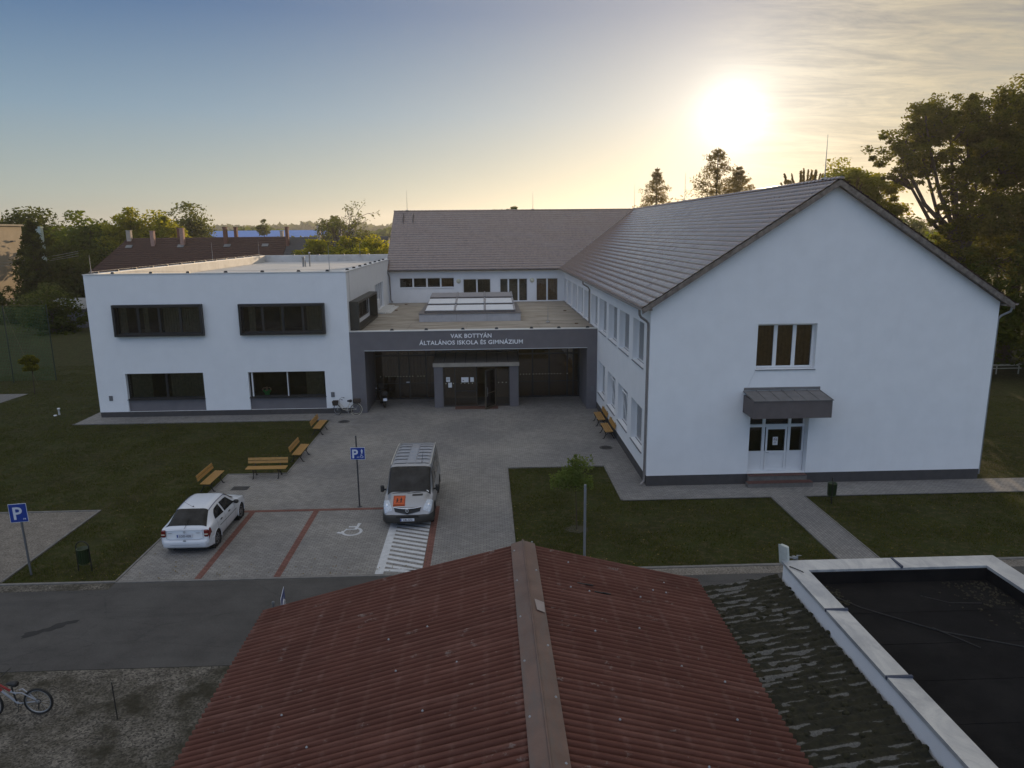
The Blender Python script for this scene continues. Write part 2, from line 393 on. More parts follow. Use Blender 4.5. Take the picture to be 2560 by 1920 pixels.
# courtyard: an L-shaped sheet of pavers
court = [(-11.88, 21.85), (.86, 21.85), (.86, 32.4), (5.48, 32.4), (5.48, 27.85), (60, 27.85), (60, 29.52), (6.9, 29.52), (6.9, 43.7), (6.3, 47.3), (-7.6, 47.3), (-9.0, 43.7),
         (-23.37, 43.7), (-23.37, 54), (-24.15, 54), (-24.15, 42.0), (-9.2, 42.0), (-9.2, 32.3), (-11.88, 32.3)]
slab('courtyard_paving', court, -.09, .004, M_PAVE)
slab('path', rect(11.65, 12.98, 21.8, 27.848), -.09, .003, M_PAVE2)
slab('path', [(-27.9, 52.4), (-24.152, 52.4), (-24.152, 55.6), (-26.0, 55.6)], -.09, .003, M_PAVE2)
slab('path', [(-40, 47.6), (-32.3, 47.6), (-32.1, 50.9), (-40, 50.9)], -.09, .003, M_PAVE2)
cb = MB()
for x0, x1, y0, y1 in ((-60, -11.89, 21.75, 21.85), (.93, 11.6, 21.75, 21.87), (13.03, 60, 21.75, 21.87), (.86, .93, 21.85, 32.33), (.93, 5.48, 32.33, 32.40), (5.41, 5.48, 27.92, 32.32), (5.485, 11.6, 27.85, 27.92), (13.03, 60, 27.85, 27.92),
        (-11.95, -11.88, 21.86, 32.3), (-11.88, -9.28, 32.22, 32.29), (-9.27, -9.2, 32.22, 42.0), (-24.2, -9.29, 41.93, 42.0), (11.60, 11.65, 21.9, 27.84), (12.98, 13.03, 21.9, 27.84)):
    cb.box(x0, x1, y0, y1, -.1, .028)
cb.box(-11.88, .86, 21.74, 21.845, -.1, .012)
cb.box(-15.62, -15.54, 22.06, 28.1, -.1, .03); cb.box(-40, -15.62, 28.02, 28.1, -.1, .03)
tag(cb.build('curb', M_CURB), kind='structure')
# painted and red-brick bay markings, laid 4 mm above each other
rl = MB()
for x0, x1, y0, y1 in ((-9.47, -9.25, 21.86, 27.5), (-6.96, -6.74, 21.86, 27.5), (-2.2, -1.96, 21.86, 27.5), (-11.0, -1.96, 27.5, 27.72)): rl.box(x0, x1, y0, y1, 0, .008)
tag(rl.build('parking_line', M_REDP), kind='structure')
wl = MB(); wl.box(-3.72, -3.45, 21.87, 26.6, .004, .012)
for k in range(14):
    y = 22.06+k*.335; x1 = -2.215
    y2 = y-.52
    if y2 < 21.88: y2 = 21.88
    wl.prism([(-3.449, y, .004), (x1, max(y2, 21.87), .004), (x1, max(y2, 21.87)+.17, .004), (-3.449, y+.17, .004)], (0, 0, .008))
tag(wl.build('hatched_marking', M_PAINT), kind='structure')
def wheelchair(mb, M, s=1.0, h=.006, w=.05):
    old = mb.M; mb.M = old @ M @ Matrix.Scale(s, 4); lift = [0.]
    def bar(a, b, w=w):
        lift[0] += .0007/s
        a = Vector((a[0], a[1], 0)); b = Vector((b[0], b[1], 0)); n = (b-a).normalized(); n = Vector((-n.y, n.x, 0))*w/2; e = (b-a).normalized()*w*.3
        mb.prism([tuple(a-n-e), tuple(b-n+e), tuple(b+n+e), tuple(a+n-e)], (0, 0, h/s+lift[0]))
    mb.prism([(.08+.065*math.cos(t*.524), 1.0+.065*math.sin(t*.524), 0) for t in range(12)], (0, 0, h/s))
    bar((.09, .9), (.13, .56), .095); bar((.10, .76), (.36, .76)); bar((.14, .55), (.42, .55), .06); bar((.42, .57), (.54, .24), .06); bar((.54, .25), (.66, .30))
    an_s = [R(a) for a in range(118, 372, 12)]; n = len(an_s)
    mb.add([(.22+(.30+k*w/2)*math.cos(a), .36+(.30+k*w/2)*math.sin(a), h/s*.93) for k in (-1, 1) for a in an_s], [(i, i+1, n+i+1, n+i) for i in range(n-1)])
    mb.M = old
wc = MB()
# seen from the road the figure faces left
wheelchair(wc, Matrix.Translation((-4.82, 24.95, .006)) @ Matrix.Scale(-1, 4, (1, 0, 0)), 1.12, w=.095)
tag(wc.build('wheelchair_marking', M_PAINT), kind='structure')
pt = MB(); pp = []
for k in range(70):
    a = 2*math.pi*k/70; rr_ = 1+.18*math.sin(2*a+1)+.12*math.sin(5*a)+.08*math.sin(11*a+2)
    pp.append((-12.4+.48*rr_*math.cos(a)+.1*math.sin(a), 19.05+.30*rr_*math.sin(a)+.30*math.cos(a), -.001))
pt.poly(pp); pt.build('oil_stain', M_PATCH); tag(bpy.data.objects['oil_stain'], kind='structure')
sb = MB()
for cx, cy, rx, ry in ((3.25, 25.1, .42, .34),):
    sb.poly([(cx+rx*math.cos(k*.3)*(1+.15*math.sin(3*k)), cy+ry*math.sin(k*.3)*(1+.15*math.cos(2*k)), .0) for k in range(21)])
tag(sb.build('bare_soil', M_DIRT), kind='structure')
def cover(name, label, x, y, shape):
    mb = MB()
    if shape == 'round':
        mb.lathe([(.0, .010), (.27, .010), (.275, .014), (.33, .014), (.34, .004)], (x, y, .002), n=28)
        for k in range(-3, 4): mb.box(x-.2, x+.2, y+k*.06-.012, y+k*.06+.012, .012, .018)
    else:
        mb.box(x-.36, x+.36, y-.24, y+.24, .002, .012); mb.box(x-.31, x+.31, y-.19, y+.19, .012, .016)
        for k in range(-5, 6): mb.box(x+k*.055-.01, x+k*.055+.01, y-.17, y+.17, .016, .022)
    o = mb.build(name, mat('cast_iron', (.035, .033, .032), .6, .3, 8), None, (x, y, 0)); o.location = (x, y, 0); tag(o, label, 'drain cover', 'drain covers in the paving')
cover('drain_cover', 'rectangular iron drain cover in the paving behind the white car', -10.76, 30.36, 'sq')
cover('drain_cover', 'round iron manhole cover beside the bench nearest the entrance', -8.38, 41.5, 'round')
cover('drain_cover', 'round iron manhole cover in front of the right-hand benches', 6.01, 35.28, 'round')

def in_rects(x, y, rs):
    m = np.zeros(len(x), bool)
    for a, b, c, d in rs: m |= (x > a) & (x < b) & (y > c) & (y < d)
    return m
def grass_blades(name, rects_, excl, dens, hmin, hmax, w, m):
    V = []; F = []
    xs = []; ys = []
    for x0, x1, y0, y1, dk in rects_:
        n = int((x1-x0)*(y1-y0)*dens*dk); xs.append(rng.uniform(x0, x1, n)); ys.append(rng.uniform(y0, y1, n))
    x = np.concatenate(xs); y = np.concatenate(ys); k = ~in_rects(x, y, excl); x = x[k]; y = y[k]
    pn = np.array([mnoise.noise(Vector((a*.6, b*.6, 0)))+.6*mnoise.noise(Vector((a*2.1, b*2.1, 5))) for a, b in zip(x, y)])
    k = pn > rng.uniform(-.8, .18, len(x)); x = x[k]; y = y[k]; pn = pn[k]; n = len(x)
    h = rng.uniform(hmin, hmax, n)*(1+.5*pn); a = rng.uniform(0, 2*np.pi, n); lean = rng.normal(0, .035, (n, 2))
    z = np.full(n, -.018)
    p0 = np.stack([x-np.cos(a)*w, y-np.sin(a)*w, z], 1); p1 = np.stack([x+np.cos(a)*w, y+np.sin(a)*w, z], 1); p2 = np.stack([x+lean[:, 0], y+lean[:, 1], z+h], 1)
    v = np.stack([p0, p1, p2], 1).reshape(-1, 3); f = np.arange(3*n).reshape(-1, 3)
    return tag(np_mesh(name, v, f, m), None, None, None, 'stuff')
L_GRASS = leaf_mat('grass_blade', (.040, .052, .011), (.115, .115, .030), .3, (1.4, 1.4, .8))
exc = [(-24.3, -8, 41.9, 80), (-11.96, .94, 21, 32.2), (-9.28, .94, 32, 44), (.9, 7, 32.3, 44), (5.4, 7, 27.84, 32.4), (-28, -24, 52.3, 55.7), (-42, -32, 47.5, 51)]
gr = grass_blades('grass', [(.95, 5.4, 21.9, 32.3, 1.), (5.4, 11.58, 21.9, 27.83, 1.), (13.05, 24, 21.9, 27.83, .9), (-15.5, -11.97, 21.9, 32, 1.), (-15.5, -9.3, 32, 41.9, .9), (-32, -15.5, 28.2, 41.9, .7), (-38, -24.2, 41.9, 62, .4), (21.6, 34, 29.6, 45, .4)], exc, 520, .03, .075, .009, L_GRASS)
gr['label'] = 'short mown lawn grass around the paved courtyard'
# fallen leaves and litter on lawns and along the kerbs
n_ = 900; lx_ = np.concatenate([rng.uniform(-15.4, -9.4, 300), rng.uniform(1, 11.5, 250), rng.uniform(13.1, 24, 200), rng.uniform(-11.8, 5, 150)]); ly_ = np.concatenate([rng.uniform(22, 41, 300), rng.uniform(22, 27.7, 250), rng.uniform(22, 27.7, 200), np.abs(rng.normal(0, .5, 150))+21.9])
aa = rng.uniform(0, 6.28, n_); ss = rng.uniform(.018, .045, n_); zc = np.full(n_, .034)
cs, sn = np.cos(aa)*ss, np.sin(aa)*ss
vv = np.stack([np.stack([lx_-cs, ly_-sn, zc], 1), np.stack([lx_+sn*.5, ly_-cs*.5, zc+rng.uniform(0, .02, n_)], 1), np.stack([lx_+cs, ly_+sn, zc+.004], 1), np.stack([lx_-sn*.5, ly_+cs*.5, zc+rng.uniform(0, .02, n_)], 1)], 1).reshape(-1, 3)
fl = tag(np_mesh('fallen_leaves', vv, np.arange(4*n_).reshape(-1, 4), leaf_mat('dry_leaf', (.12, .08, .03), (.26, .20, .08), .2)), 'scattered dry leaves on the lawns and along the kerb', None, None, 'stuff')
#@@SCHOOL
# ------------------------------------------------------------------ the school building
X0, X1, YL, HL, YLB = -23.37, -8.19, 43.57, 8.557, 78.0
XR0, XR1, YR, YM = 6.78, 21.43, 29.52, 62.63
ZE, ZRG, XRG, YRG = 7.70, 12.72, 14.10, 69.72          # eaves and ridge
ROOT = (0, 43.57, 0)
school = thing('school_building', ROOT, 'large white school with flat-roofed wing, grey entrance portal and steep tiled roofs round a courtyard', 'building')
def P(mb, name, mats, parent=None, label=None):
    o = mb.build(name, mats, parent or school, ROOT)
    if label: o['label'] = label
    return o
def face_neg_y(Y): return Matrix.Translation((0, Y, 0))
def face_neg_x(X): return Matrix(((0, 1, 0, X), (-1, 0, 0, 0), (0, 0, 1, 0), (0, 0, 0, 1)))      # local x = -worldY, local y inward = +X
def face_pos_x(X): return Matrix(((0, -1, 0, X), (1, 0, 0, 0), (0, 0, 1, 0), (0, 0, 0, 1)))      # local x = +worldY, inward = -X
def wall(mb, u0, u1, z0, z1, holes, t=.35, mi=0, back=True):
    us = sorted({u0, u1, *[h[0] for h in holes], *[h[1] for h in holes]}); zs = sorted({z0, z1, *[h[2] for h in holes], *[h[3] for h in holes]})
    us = [u for u in us if u0 <= u <= u1]; zs = [z for z in zs if z0 <= z <= z1]
    for a, b in zip(us, us[1:]):
        for c, d in zip(zs, zs[1:]):
            if any(h[0] <= a and h[1] >= b and h[2] <= c and h[3] >= d for h in holes): continue
            mb.quad((a, 0, c), (b, 0, c), (b, 0, d), (a, 0, d), mi)
            if back: mb.quad((a, t, c), (a, t, d), (b, t, d), (b, t, c), mi)
    for a, b, c, d in holes:
        mb.quad((a, 0, c), (a, 0, d), (a, t, d), (a, t, c), mi); mb.quad((b, 0, c), (b, t, c), (b, t, d), (b, 0, d), mi)
        mb.quad((a, 0, d), (b, 0, d), (b, t, d), (a, t, d), mi); mb.quad((a, 0, c), (a, t, c), (b, t, c), (b, 0, c), mi)
    mb.quad((u0, 0, z0), (u0, 0, z1), (u0, t, z1), (u0, t, z0), mi); mb.quad((u1, 0, z0), (u1, t, z0), (u1, t, z1), (u1, 0, z1), mi)
    mb.quad((u0, 0, z1), (u1, 0, z1), (u1, t, z1), (u0, t, z1), mi)

def window(M, u0, u1, z0, z1, d=.2, splits=(.5,), fm=None, curtains=(), cm_=None, sill=True, transom=None, fw=.06, name='window', label=None, glass=None, room=1.3, open_pane=None, sill_m=None, mw=.07, panel=0):
    """a glazed opening: frame is the part; pane, curtain, sill and room behind are its sub-parts"""
    fm = fm or M_PVC; W = u1-u0
    mb = MB(M)
    mb.box(u0, u0+fw, d, d+.07, z0, z1); mb.box(u1-fw, u1, d, d+.07, z0, z1)
    mb.box(u0+fw, u1-fw, d, d+.07, z0, z0+fw); mb.box(u0+fw, u1-fw, d, d+.07, z1-fw, z1)
    cuts = [u0+W*s for s in splits]
    for c in cuts: mb.box(c-mw, c+mw, d-.003, d+.067, z0+fw, z1-fw)
    if transom:
        edges = [u0+fw]+[x for c in cuts for x in (c-mw, c+mw)]+[u1-fw]
        for a, b in zip(edges[::2], edges[1::2]): mb.box(a, b, d, d+.07, transom-.04, transom+.04)
    if panel:
        mb.box(u0+fw, u1-fw, d+.01, d+.06, z0+fw, z0+fw+panel)
    fr = P(mb, name, fm, None, label)
    pb = MB(M); pb.box(u0+fw*.5, u1-fw*.5, d+.030, d+.036, z0+fw*.5+panel, z1-fw*.5); P(pb, 'pane', glass or M_GLASS, fr)
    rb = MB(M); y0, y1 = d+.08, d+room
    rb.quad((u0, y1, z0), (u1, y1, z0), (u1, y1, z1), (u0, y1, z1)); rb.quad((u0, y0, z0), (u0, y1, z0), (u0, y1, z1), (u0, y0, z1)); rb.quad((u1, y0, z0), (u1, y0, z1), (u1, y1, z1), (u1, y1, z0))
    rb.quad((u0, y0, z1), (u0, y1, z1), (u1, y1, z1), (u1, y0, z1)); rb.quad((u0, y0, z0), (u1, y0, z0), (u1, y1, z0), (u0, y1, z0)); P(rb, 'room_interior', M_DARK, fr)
    for a, b, *rest in curtains:
        ca, cb_ = u0+fw+(W-2*fw)*a, u0+fw+(W-2*fw)*b; zt = z0+fw+(z1-z0-2*fw)*(rest[0] if rest else 0)
        c = MB(M); n = max(6, int((cb_-ca)/.035))
        ph = random.random()*6
        c.grid(lambda u, v: (ca+(cb_-ca)*u, d+.125+.022*math.sin((ca+(cb_-ca)*u)*42+ph+.6*math.sin(u*9)), zt+(z1-.03-zt)*v), n, 1)
        P(c, 'curtain', cm_ or M_CURT, fr)
    if sill:
        s = MB(M); s.prism([(u0-.03, -.05, z0-.045), (u0-.03, d, z0-.012), (u0-.03, d, z0+.004), (u0-.03, -.05, z0-.026)], (W+.06, 0, 0)); P(s, 'sill', sill_m or M_SILL, fr)
    return fr

# --- flat-roofed wing
Wl = MB(face_neg_y(YL))
LW = [(-21.8, -16.74, 4.99, 6.74), (-14.49, -9.6, 4.98, 6.71), (-21.64, -17.04, .33, 2.67), (-14.37, -9.78, .33, 2.65)]
wall(Wl, X0, X1, .33, HL, LW, .42)
Wl.M = face_pos_x(X1); wall(Wl, YL+.42, YM+.2, 4.0, HL, [(44.45, 51.7, 5.3, 6.6), (54.75, 59.2, 5.0, 7.0)], .35)
Wl.M = Matrix(); Wl.box(X0, X0+.42, YL+.42, YLB, .33, HL); Wl.box(X0, X1, YLB, YLB+.35, .33, HL); Wl.box(X1-.35, X1, YM+.2, YLB, .33, HL)
P(Wl, 'white_wall', M_WHITE, None, 'white rendered walls of the flat-roofed wing')
pl = MB(); pl.box(X0+.012, X1-.012, YL+.012, YL+.4, 0, .329); pl.box(X0+.012, X0+.4, YL+.4, YLB, 0, .329)
P(pl, 'plinth', M_PLINTH, None, 'dark grey plinth below the flat-roofed wing')
for a, b in ((-21.64, -17.04), (-14.37, -9.78)): gp = MB(); gp.box(a, b, YL+.10, YL+.3, .33, 1.075); P(gp, 'spandrel_panel', M_GREY)
cp = MB(); cw = .5
for a in ((X0-.04, X1+.04, YL-.04, YL+cw), (X0-.04, X1+.04, YLB-.1, YLB+.39), (X0-.04, X0+cw, YL+cw, YLB-.1), (X1-cw, X1+.04, YL+cw, YLB-.1)): cp.box(*a, HL, HL+.035)
P(cp, 'coping', M_COPE, None, 'pale sheet-metal coping round the flat roof')
M_MEMB = mat('roof_membrane', (.50, .49, .47), .7, .12, .5, extra=lambda t, c, vec, b: t.mix(t.math('MULTIPLY', t.rng(t.noise(vec, 1.4, 6, .7), .5, .7), .4), c, (.27, .25, .22)))
rf = MB(); rf.box(X0+.42, X1-.35, YL+.42, YLB, 7.75, 7.90)
ur = MB()
for a in ((X0+.42, X0+.46, YL+.46, YLB-.04), ): pass
P(rf, 'flat_roof', M_MEMB, None, 'pale membrane flat roof')
up = MB(); up.box(X0+.42, X0+.5, YL+.5, YLB-.1, 7.9, HL); up.box(X0+.42, X1-.35, YLB-.1, YLB, 7.9, HL); up.box(X0+.42, X1-.35, YL+.42, YL+.5, 7.9, HL); up.box(X1-.43, X1-.35, YL+.5, YLB-.1, 7.9, HL)
P(up, 'parapet_lining', M_MEMB)
# black conductor holders, one mesh shared
clip = MB(); clip.add([(-.11, -.06, 0), (.11, -.06, 0), (.11, .06, 0), (-.11, .06, 0), (-.07, -.04, .10), (.07, -.04, .10), (.07, .04, .10), (-.07, .04, .10)], [(4, 5, 6, 7), (0, 1, 5, 4), (1, 2, 6, 5), (2, 3, 7, 6), (3, 0, 4, 7), (3, 2, 1, 0)])
clip0 = None
def clip_at(x, y, z):
    global clip0
    if clip0 is None: o = clip0 = clip.build('conductor_holder', M_BLACK, school)
    else: o = clip0.copy(); link(o, school)
    o.location = (x-ROOT[0], y-ROOT[1], z-ROOT[2])
for x in (-21.79, -19.58, -17.44, -15.25, -13.12, -11.0, -9.31): clip_at(x, 43.85, HL+.035)
for k in range(14): clip_at(X0+.2, 44.8+k*2.45, HL+.035)
for k in range(8): clip_at(X1-.2, 45.2+k*2.3, HL+.035)
for k in range(5): clip_at(-20+k*2.6, YLB+.15, HL+.035)
for x in (-5.65, -3.59, -1.38, .66, 2.78, 4.45, 6.2): clip_at(x, 43.8, 5.03)
cable = MB(); cable.tube([(X0+.2, 43.85, HL+.15), (X1-.2, 43.85, HL+.15), (X1-.2, 62, HL+.15)], .006, 5); cable.tube([(X0+.2, 43.85, HL+.15), (X0+.2, 77.9, HL+.15)], .006, 5)
cable.tube([(X1+.02, 44.4, HL), (X1+.02, 44.4, 5.1)], .008, 5)
P(cable, 'lightning_cable', M_STEEL)
rodz = [(X0+.3, 43.95, HL, 1.15), (X0+.3, 63.5, HL, 1.6), (X0+.3, 76.5, HL, 1.6), (-9.2, 43.95, HL, 1.55), (X1-.3, 71, HL, 1.4), (-13, 77.7, HL, 1.3), (14.1, 30.6, 12.8, 1.75), (14.1, 52, 12.8, 1.9), (14.0, 69, 12.8, 2.2), (-7.1, 69.7, 12.8, 1.8), (4.6, 69.7, 12.8, 1.6), (4.1, 47.5, 4.95, 1.2)]
for x, y, z, h in rodz:
    m_ = MB(); m_.tube([(x, y, z), (x, y, z+h)], [.022, .008], 6); m_.lathe([(.0, .05), (.14, .05), (.16, 0)], (x, y, z), n=10); P(m_, 'lightning_rod', M_STEEL)
vp = MB(); vp.lathe([(.09, 0), (.09, .75), (.14, .76), (.14, .86), (0, .92)], (-16.2, 66.5, 7.9), n=12); vp.lathe([(.06, 0), (.06, 1.15), (.09, 1.16), (.09, 1.25), (0, 1.3)], (-15.7, 66.8, 7.9), n=12); vp.lathe([(.05, 0), (.05, .5), (.08, .52), (0, .6)], (-15.95, 66.2, 7.9), n=12)
P(vp, 'roof_vent', M_STEEL)

# --- black box windows on the upper floor
for bi, (a, b, c, d) in enumerate(((-21.86, -16.68, 4.93, 6.80), (-14.55, -9.54, 4.92, 6.77))):
    mb = MB(); y0, y1, th = YL-.27, YL+.16, .14
    mb.box(a, b, y0, y1, c, c+th); mb.box(a, b, y0, y1, d-th, d); mb.box(a, a+th, y0, y1, c+th, d-th); mb.box(b-th, b, y0, y1, c+th, d-th)
    bx = P(mb, 'window_box', M_BLACKF, None, ('left', 'right')[bi]+' projecting black box window on the upper floor')
    M = face_neg_y(YL)
    window(M, a+th, b-th, c+th, d-th, .02, (.25, .5, .75), M_BLACKF, ((.0, .10), (.30, .36), (.54, .98)) if bi == 0 else ((.06, .14), (.46, .52), (.80, .99)), M_CURTG, False, fw=.06, glass=M_GLASS, room=2.2)
window(face_neg_y(YL), -21.64, -17.04, 1.1, 2.67, .24, (.5,), M_BLACKF, ((.03, .30), (.55, .98)), M_CURTG, True, name='window', room=2.5, sill_m=M_BLACKF)
window(face_neg_y(YL), -14.37, -9.78, 1.1, 2.65, .24, (.5,), M_BLACKF, ((.74, .98),), M_CURTG, True, room=2.8, sill_m=M_BLACKF)
for a, b in ((-14.23, -14.15), (-12.10, -12.05)): wp = MB(face_neg_y(YL)); wp.box(a, b, .14, .2, 1.12, 2.6); P(wp, 'sash_edge', M_PVC)
for x in (-22.64, -9.37):
    m_ = MB(face_neg_y(YL)); m_.rbox(x-.11, x+.11, -.03, .0, 1.03, 1.34, .01); m_.box(x-.08, x+.08, -.034, -.03, 1.07, 1.30); P(m_, 'meter_box', M_SILL)
# side box window on to the terrace, white balcony door, air conditioner, step
mb = MB(face_pos_x(X1)); mb.box(44.1, 51.95, -.55, .14, 6.62, 6.76); mb.box(44.1, 51.95, -.55, .14, 4.97, 5.08); mb.box(44.1, 44.3, -.55, .14, 5.08, 6.62); mb.box(51.75, 51.95, -.55, .14, 5.08, 6.62)
P(mb, 'window_box', mat('black_brown_metal', (.030, .028, .020), .5), None, 'long black box window on the side facing the terrace')
window(face_pos_x(X1), 44.46, 51.69, 5.31, 6.59, .06, (.28, .64), M_BLACKF, (), None, False, room=2)
window(face_pos_x(X1), 54.76, 59.19, 5.0, 6.99, .12, (.3, .55, .8), M_PVC, ((.0, .25), (.6, .8)), M_CURTG, False, room=2, name='balcony_door')
ac = MB(); ac.rbox(X1+.01, X1+.42, 53.05, 54.1, 5.35, 6.05, .03); ac.lathe([(.22, 0), (.22, .02), (0, .02)], (X1+.42, 53.5, 5.7), (1, 0, 0), 18); ac.box(X1+.01, X1+.5, 53.0, 54.2, 5.3, 5.35); ac.rbox(X1, X1+.22, 53.2, 54.0, 6.25, 6.45, .02)
P(ac, 'air_conditioner', M_PVC)
st = MB(); st.box(X1+.002, X1+.75, 54.3, 60.0, 4.9, 5.0); st.box(X1+.002, X1+1.15, 54.6, 59.6, 4.9, 4.95); P(st, 'terrace_step', M_COPE)

# --- entrance portal
PI0, PI1, HPI, HP = -7.33, 6.16, 3.83, 4.99
YG = 47.1
pr = MB()
pr.box(X1+.004, PI0, YL-.012, YG+.3, 0, HPI); pr.box(PI1, XR0-.004, YL-.012, YG+.3, 0, HPI)
pr.box(X1+.004, XR0-.004, YL-.012, YL+.5, HPI, HP); pr.box(PI0, PI1, YG+.12, YG+.3, HPI-.6, HPI)
P(pr, 'portal_frame', M_GREY, None, 'dark grey rendered frame round the entrance')
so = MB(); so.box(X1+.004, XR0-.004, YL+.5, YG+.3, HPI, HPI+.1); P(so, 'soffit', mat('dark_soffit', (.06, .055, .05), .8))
ed = MB(); ed.box(PI0, PI1, YL-.018, YL-.012, HPI-.005, HPI+.02); P(ed, 'drip_edge', M_PVC)
M_TERR = mat('terrace_membrane', (.33, .295, .245), .85, .15, .8, .3, 20, extra=lambda t, c, vec, b: t.mix(t.math('MULTIPLY', t.rng(t.noise(t.mapping(vec, scale=(.35, 1.6, 1)), 1.0, 7, .72), .42, .68), .75), c, (.13, .098, .058)))
te = MB(); te.box(X1, XR0, YL+.5, YM, 4.6, 4.9); P(te, 'terrace_roof', M_TERR, None, 'stained beige flat roof above the entrance')
ce = MB(); ce.box(X1+.004, XR0+.06, YL-.05, YL+.42, HP, HP+.04); P(ce, 'coping', M_COPE, None, 'pale coping above the entrance sign')
seam = MB()
for y in (45.3, 47.0): seam.box(X1+1, XR0-.1, y, y+.012, 4.9, 4.905)
for x in (-4.9, -1.2, 3.4): seam.box(x, x+.012, 44.1, 48, 4.9, 4.904)
P(seam, 'roof_seam', mat('seam_dirt', (.12, .10, .075), .9))
for x, y in ((-6.9, 56.5), (6.0, 54.6), (5.9, 46.8), (-6.6, 61)):
    m_ = MB(); m_.lathe([(.0, .05), (.11, .05), (.13, 0)], (x, y, 4.9), n=12); P(m_, 'roof_drain', mat('rusty', (.10, .055, .03), .9))
# glass wall with dark mullions
for side, xsx, (a, b) in (('left', (-7.28, -5.72, -5.05, -3.95, -3.32), (PI0, -3.32)), ('right', (2.1, 3.05, 4.15, 5.35, 5.75, 6.1), (2.1, PI1))):
    gw = MB()
    for x in xsx: gw.box(x-.045, x+.045, YG-.04, YG+.08, 0.02, HPI)
    for z in (.05, 2.93, 3.79): gw.box(a, b, YG-.035, YG+.075, z-.05, z+.05)
    gw.box(a+.1, b-.08, YG-.02, YG+.06, 1.05, 1.09)
    gwo = P(gw, 'glass_wall', mat('bronze_frame', (.030, .025, .020), .5), None, 'dark framed glass wall '+side+' of the entrance doors')
pg = MB(); pg.box(PI0, -2.8, YG, YG+.008, .05, HPI); pg.box(1.5, PI1, YG, YG+.008, .05, HPI); pg.box(-2.8, 1.5, YG, YG+.008, 2.9, HPI); P(pg, 'pane', M_TINT, gwo)
hall = MB(); hall.box(PI0, PI1, 52, 52.1, 0, HPI); hall.box(PI0-.2, PI0, YG+.31, 52, 0, HPI); hall.box(PI1, PI1+.2, YG+.31, 52, 0, HPI); hall.box(PI0, PI1, YG+.31, 52, -.06, .02); hall.box(PI0, PI1, YG+.31, 52, HPI, HPI+.1)
P(hall, 'room_interior', mat('hall_dark', (.42, .33, .20), .8), gwo)
cu = MB(); cu.grid(lambda u, v: (-6.9+3.2*u, YG+.5+.03*math.sin(u*90), .1+3.5*v), 90, 1); P(cu, 'curtain', M_CURTG, gwo)
dots = MB()
def dot(x, z, y, r=.028): dots.lathe([(0, 0), (r, 0)], (x, y, z), (0, -1, 0), 8)
def D3(px, Y):  # horizontal pixel of the zoomed photo to x on the glass plane
    return (px/3.072+820-1280)/1815.97
for k in [-6.95]+[-6.6+.195*i for i in range(10)]+[-4.5+.2*i for i in range(3)]: dot(k, 1.55, YG-.05)
for k in [2.25+.2*i for i in range(4)]+[3.1+.2*i for i in range(10)]+[5.35]: dot(k, 1.57, YG-.05)
sh = MB(); sh.box(-5.28, -5.05, YG-.06, YG-.05, 1.12, 1.19); P(sh, 'door_notice', M_PVC, gwo)
YV = 44.75
# vestibule: pillars, seamed canopy roof, inner doors, open door leaf
for a, b in ((-3.27, -2.72), (1.45, 2.0)): vs = MB(); vs.box(a, b, 44.55, YG-.06, 0, 2.60); P(vs, 'entrance_pillar', M_GREY)
cn = MB(); cn.prism([(-3.32, 44.45, 2.61), (-3.32, YG-.05, 2.61), (-3.32, YG-.05, 3.08), (-3.32, 44.45, 2.85)], (5.37, 0, 0))
cno = P(cn, 'entrance_canopy', mat('canopy_sheet', (.40, .345, .28), .5, .15, 2, metal=.2), None, 'seamed brown-grey canopy over the entrance doors')
sm_ = MB()
for k in range(9):
    x = -3.3+k*.664; sm_.prism([(x, 44.44, 2.852), (x, YG-.06, 3.082), (x, YG-.06, 3.115), (x, 44.44, 2.885)], (.022, 0, 0))
P(sm_, 'canopy_seam', M_BLACKF, cno)
vd = MB()
for x in (-2.70, -1.98, -.62, .60, 1.42): vd.box(x-.035, x+.035, YV, YV+.06, .0, 2.6)
vd.box(-2.7, 1.42, YV+.002, YV+.058, 2.5, 2.6); vd.box(-2.66, -2.0, YV+.002, YV+.058, 0, .12); vd.box(.64, 1.38, YV+.002, YV+.058, 0, .12); vd.box(-1.94, -.66, YV+.01, YV+.05, 0, .1); vd.box(-1.94, -.66, YV+.01, YV+.05, .98, 1.02)
vdo = P(vd, 'entrance_doors', mat('bronze_frame', (0, 0, 0)), None, 'glazed entrance doors with paper notices')
vg = MB(); vg.box(-2.68, -.62, YV+.025, YV+.032, .05, 2.55); vg.box(.62, 1.4, YV+.025, YV+.032, .05, 2.55); P(vg, 'pane', M_TINT, vdo)
for a, b, c, d in ((-2.53, -2.29, 1.6, 1.9), (-2.41, -2.18, 1.24, 1.55), (-1.58, -1.13, 1.56, 1.88), (-1.02, -.80, 1.58, 1.87)): pn = MB(); pn.box(a, b, YV+.015, YV+.02, c, d); P(pn, 'paper_notice', M_PVC, vdo)
pk = MB(); pk.box(-2.5, -2.32, YV+.012, YV+.014, 1.78, 1.80); pk.box(-2.5, -2.36, YV+.012, YV+.014, 1.72, 1.735); pk.box(-1.5, -1.42, YV+.012, YV+.014, 1.65, 1.70)
P(pk, 'notice_print', M_BLACK, vdo)
for k in range(4): dot(-1.6+k*.235, 1.5, YV-.01)
for x in (-2.55, -2.3, -2.08): dot(x, 1.5, YV-.01)
for x in (.76, 1.0, 1.23): dot(x, 1.52, YV-.01)
dots_o = P(dots, 'glass_marking_dots', mat('pale_dot', (.7, .68, .45), .6), gwo); dots_o['kind'] = 'stuff'
dl = MB(Matrix.Translation((.56, YV-.02, 0)) @ Matrix.Rotation(R(57), 4, 'Z') @ Matrix.Translation((-1.17, 0, 0)))
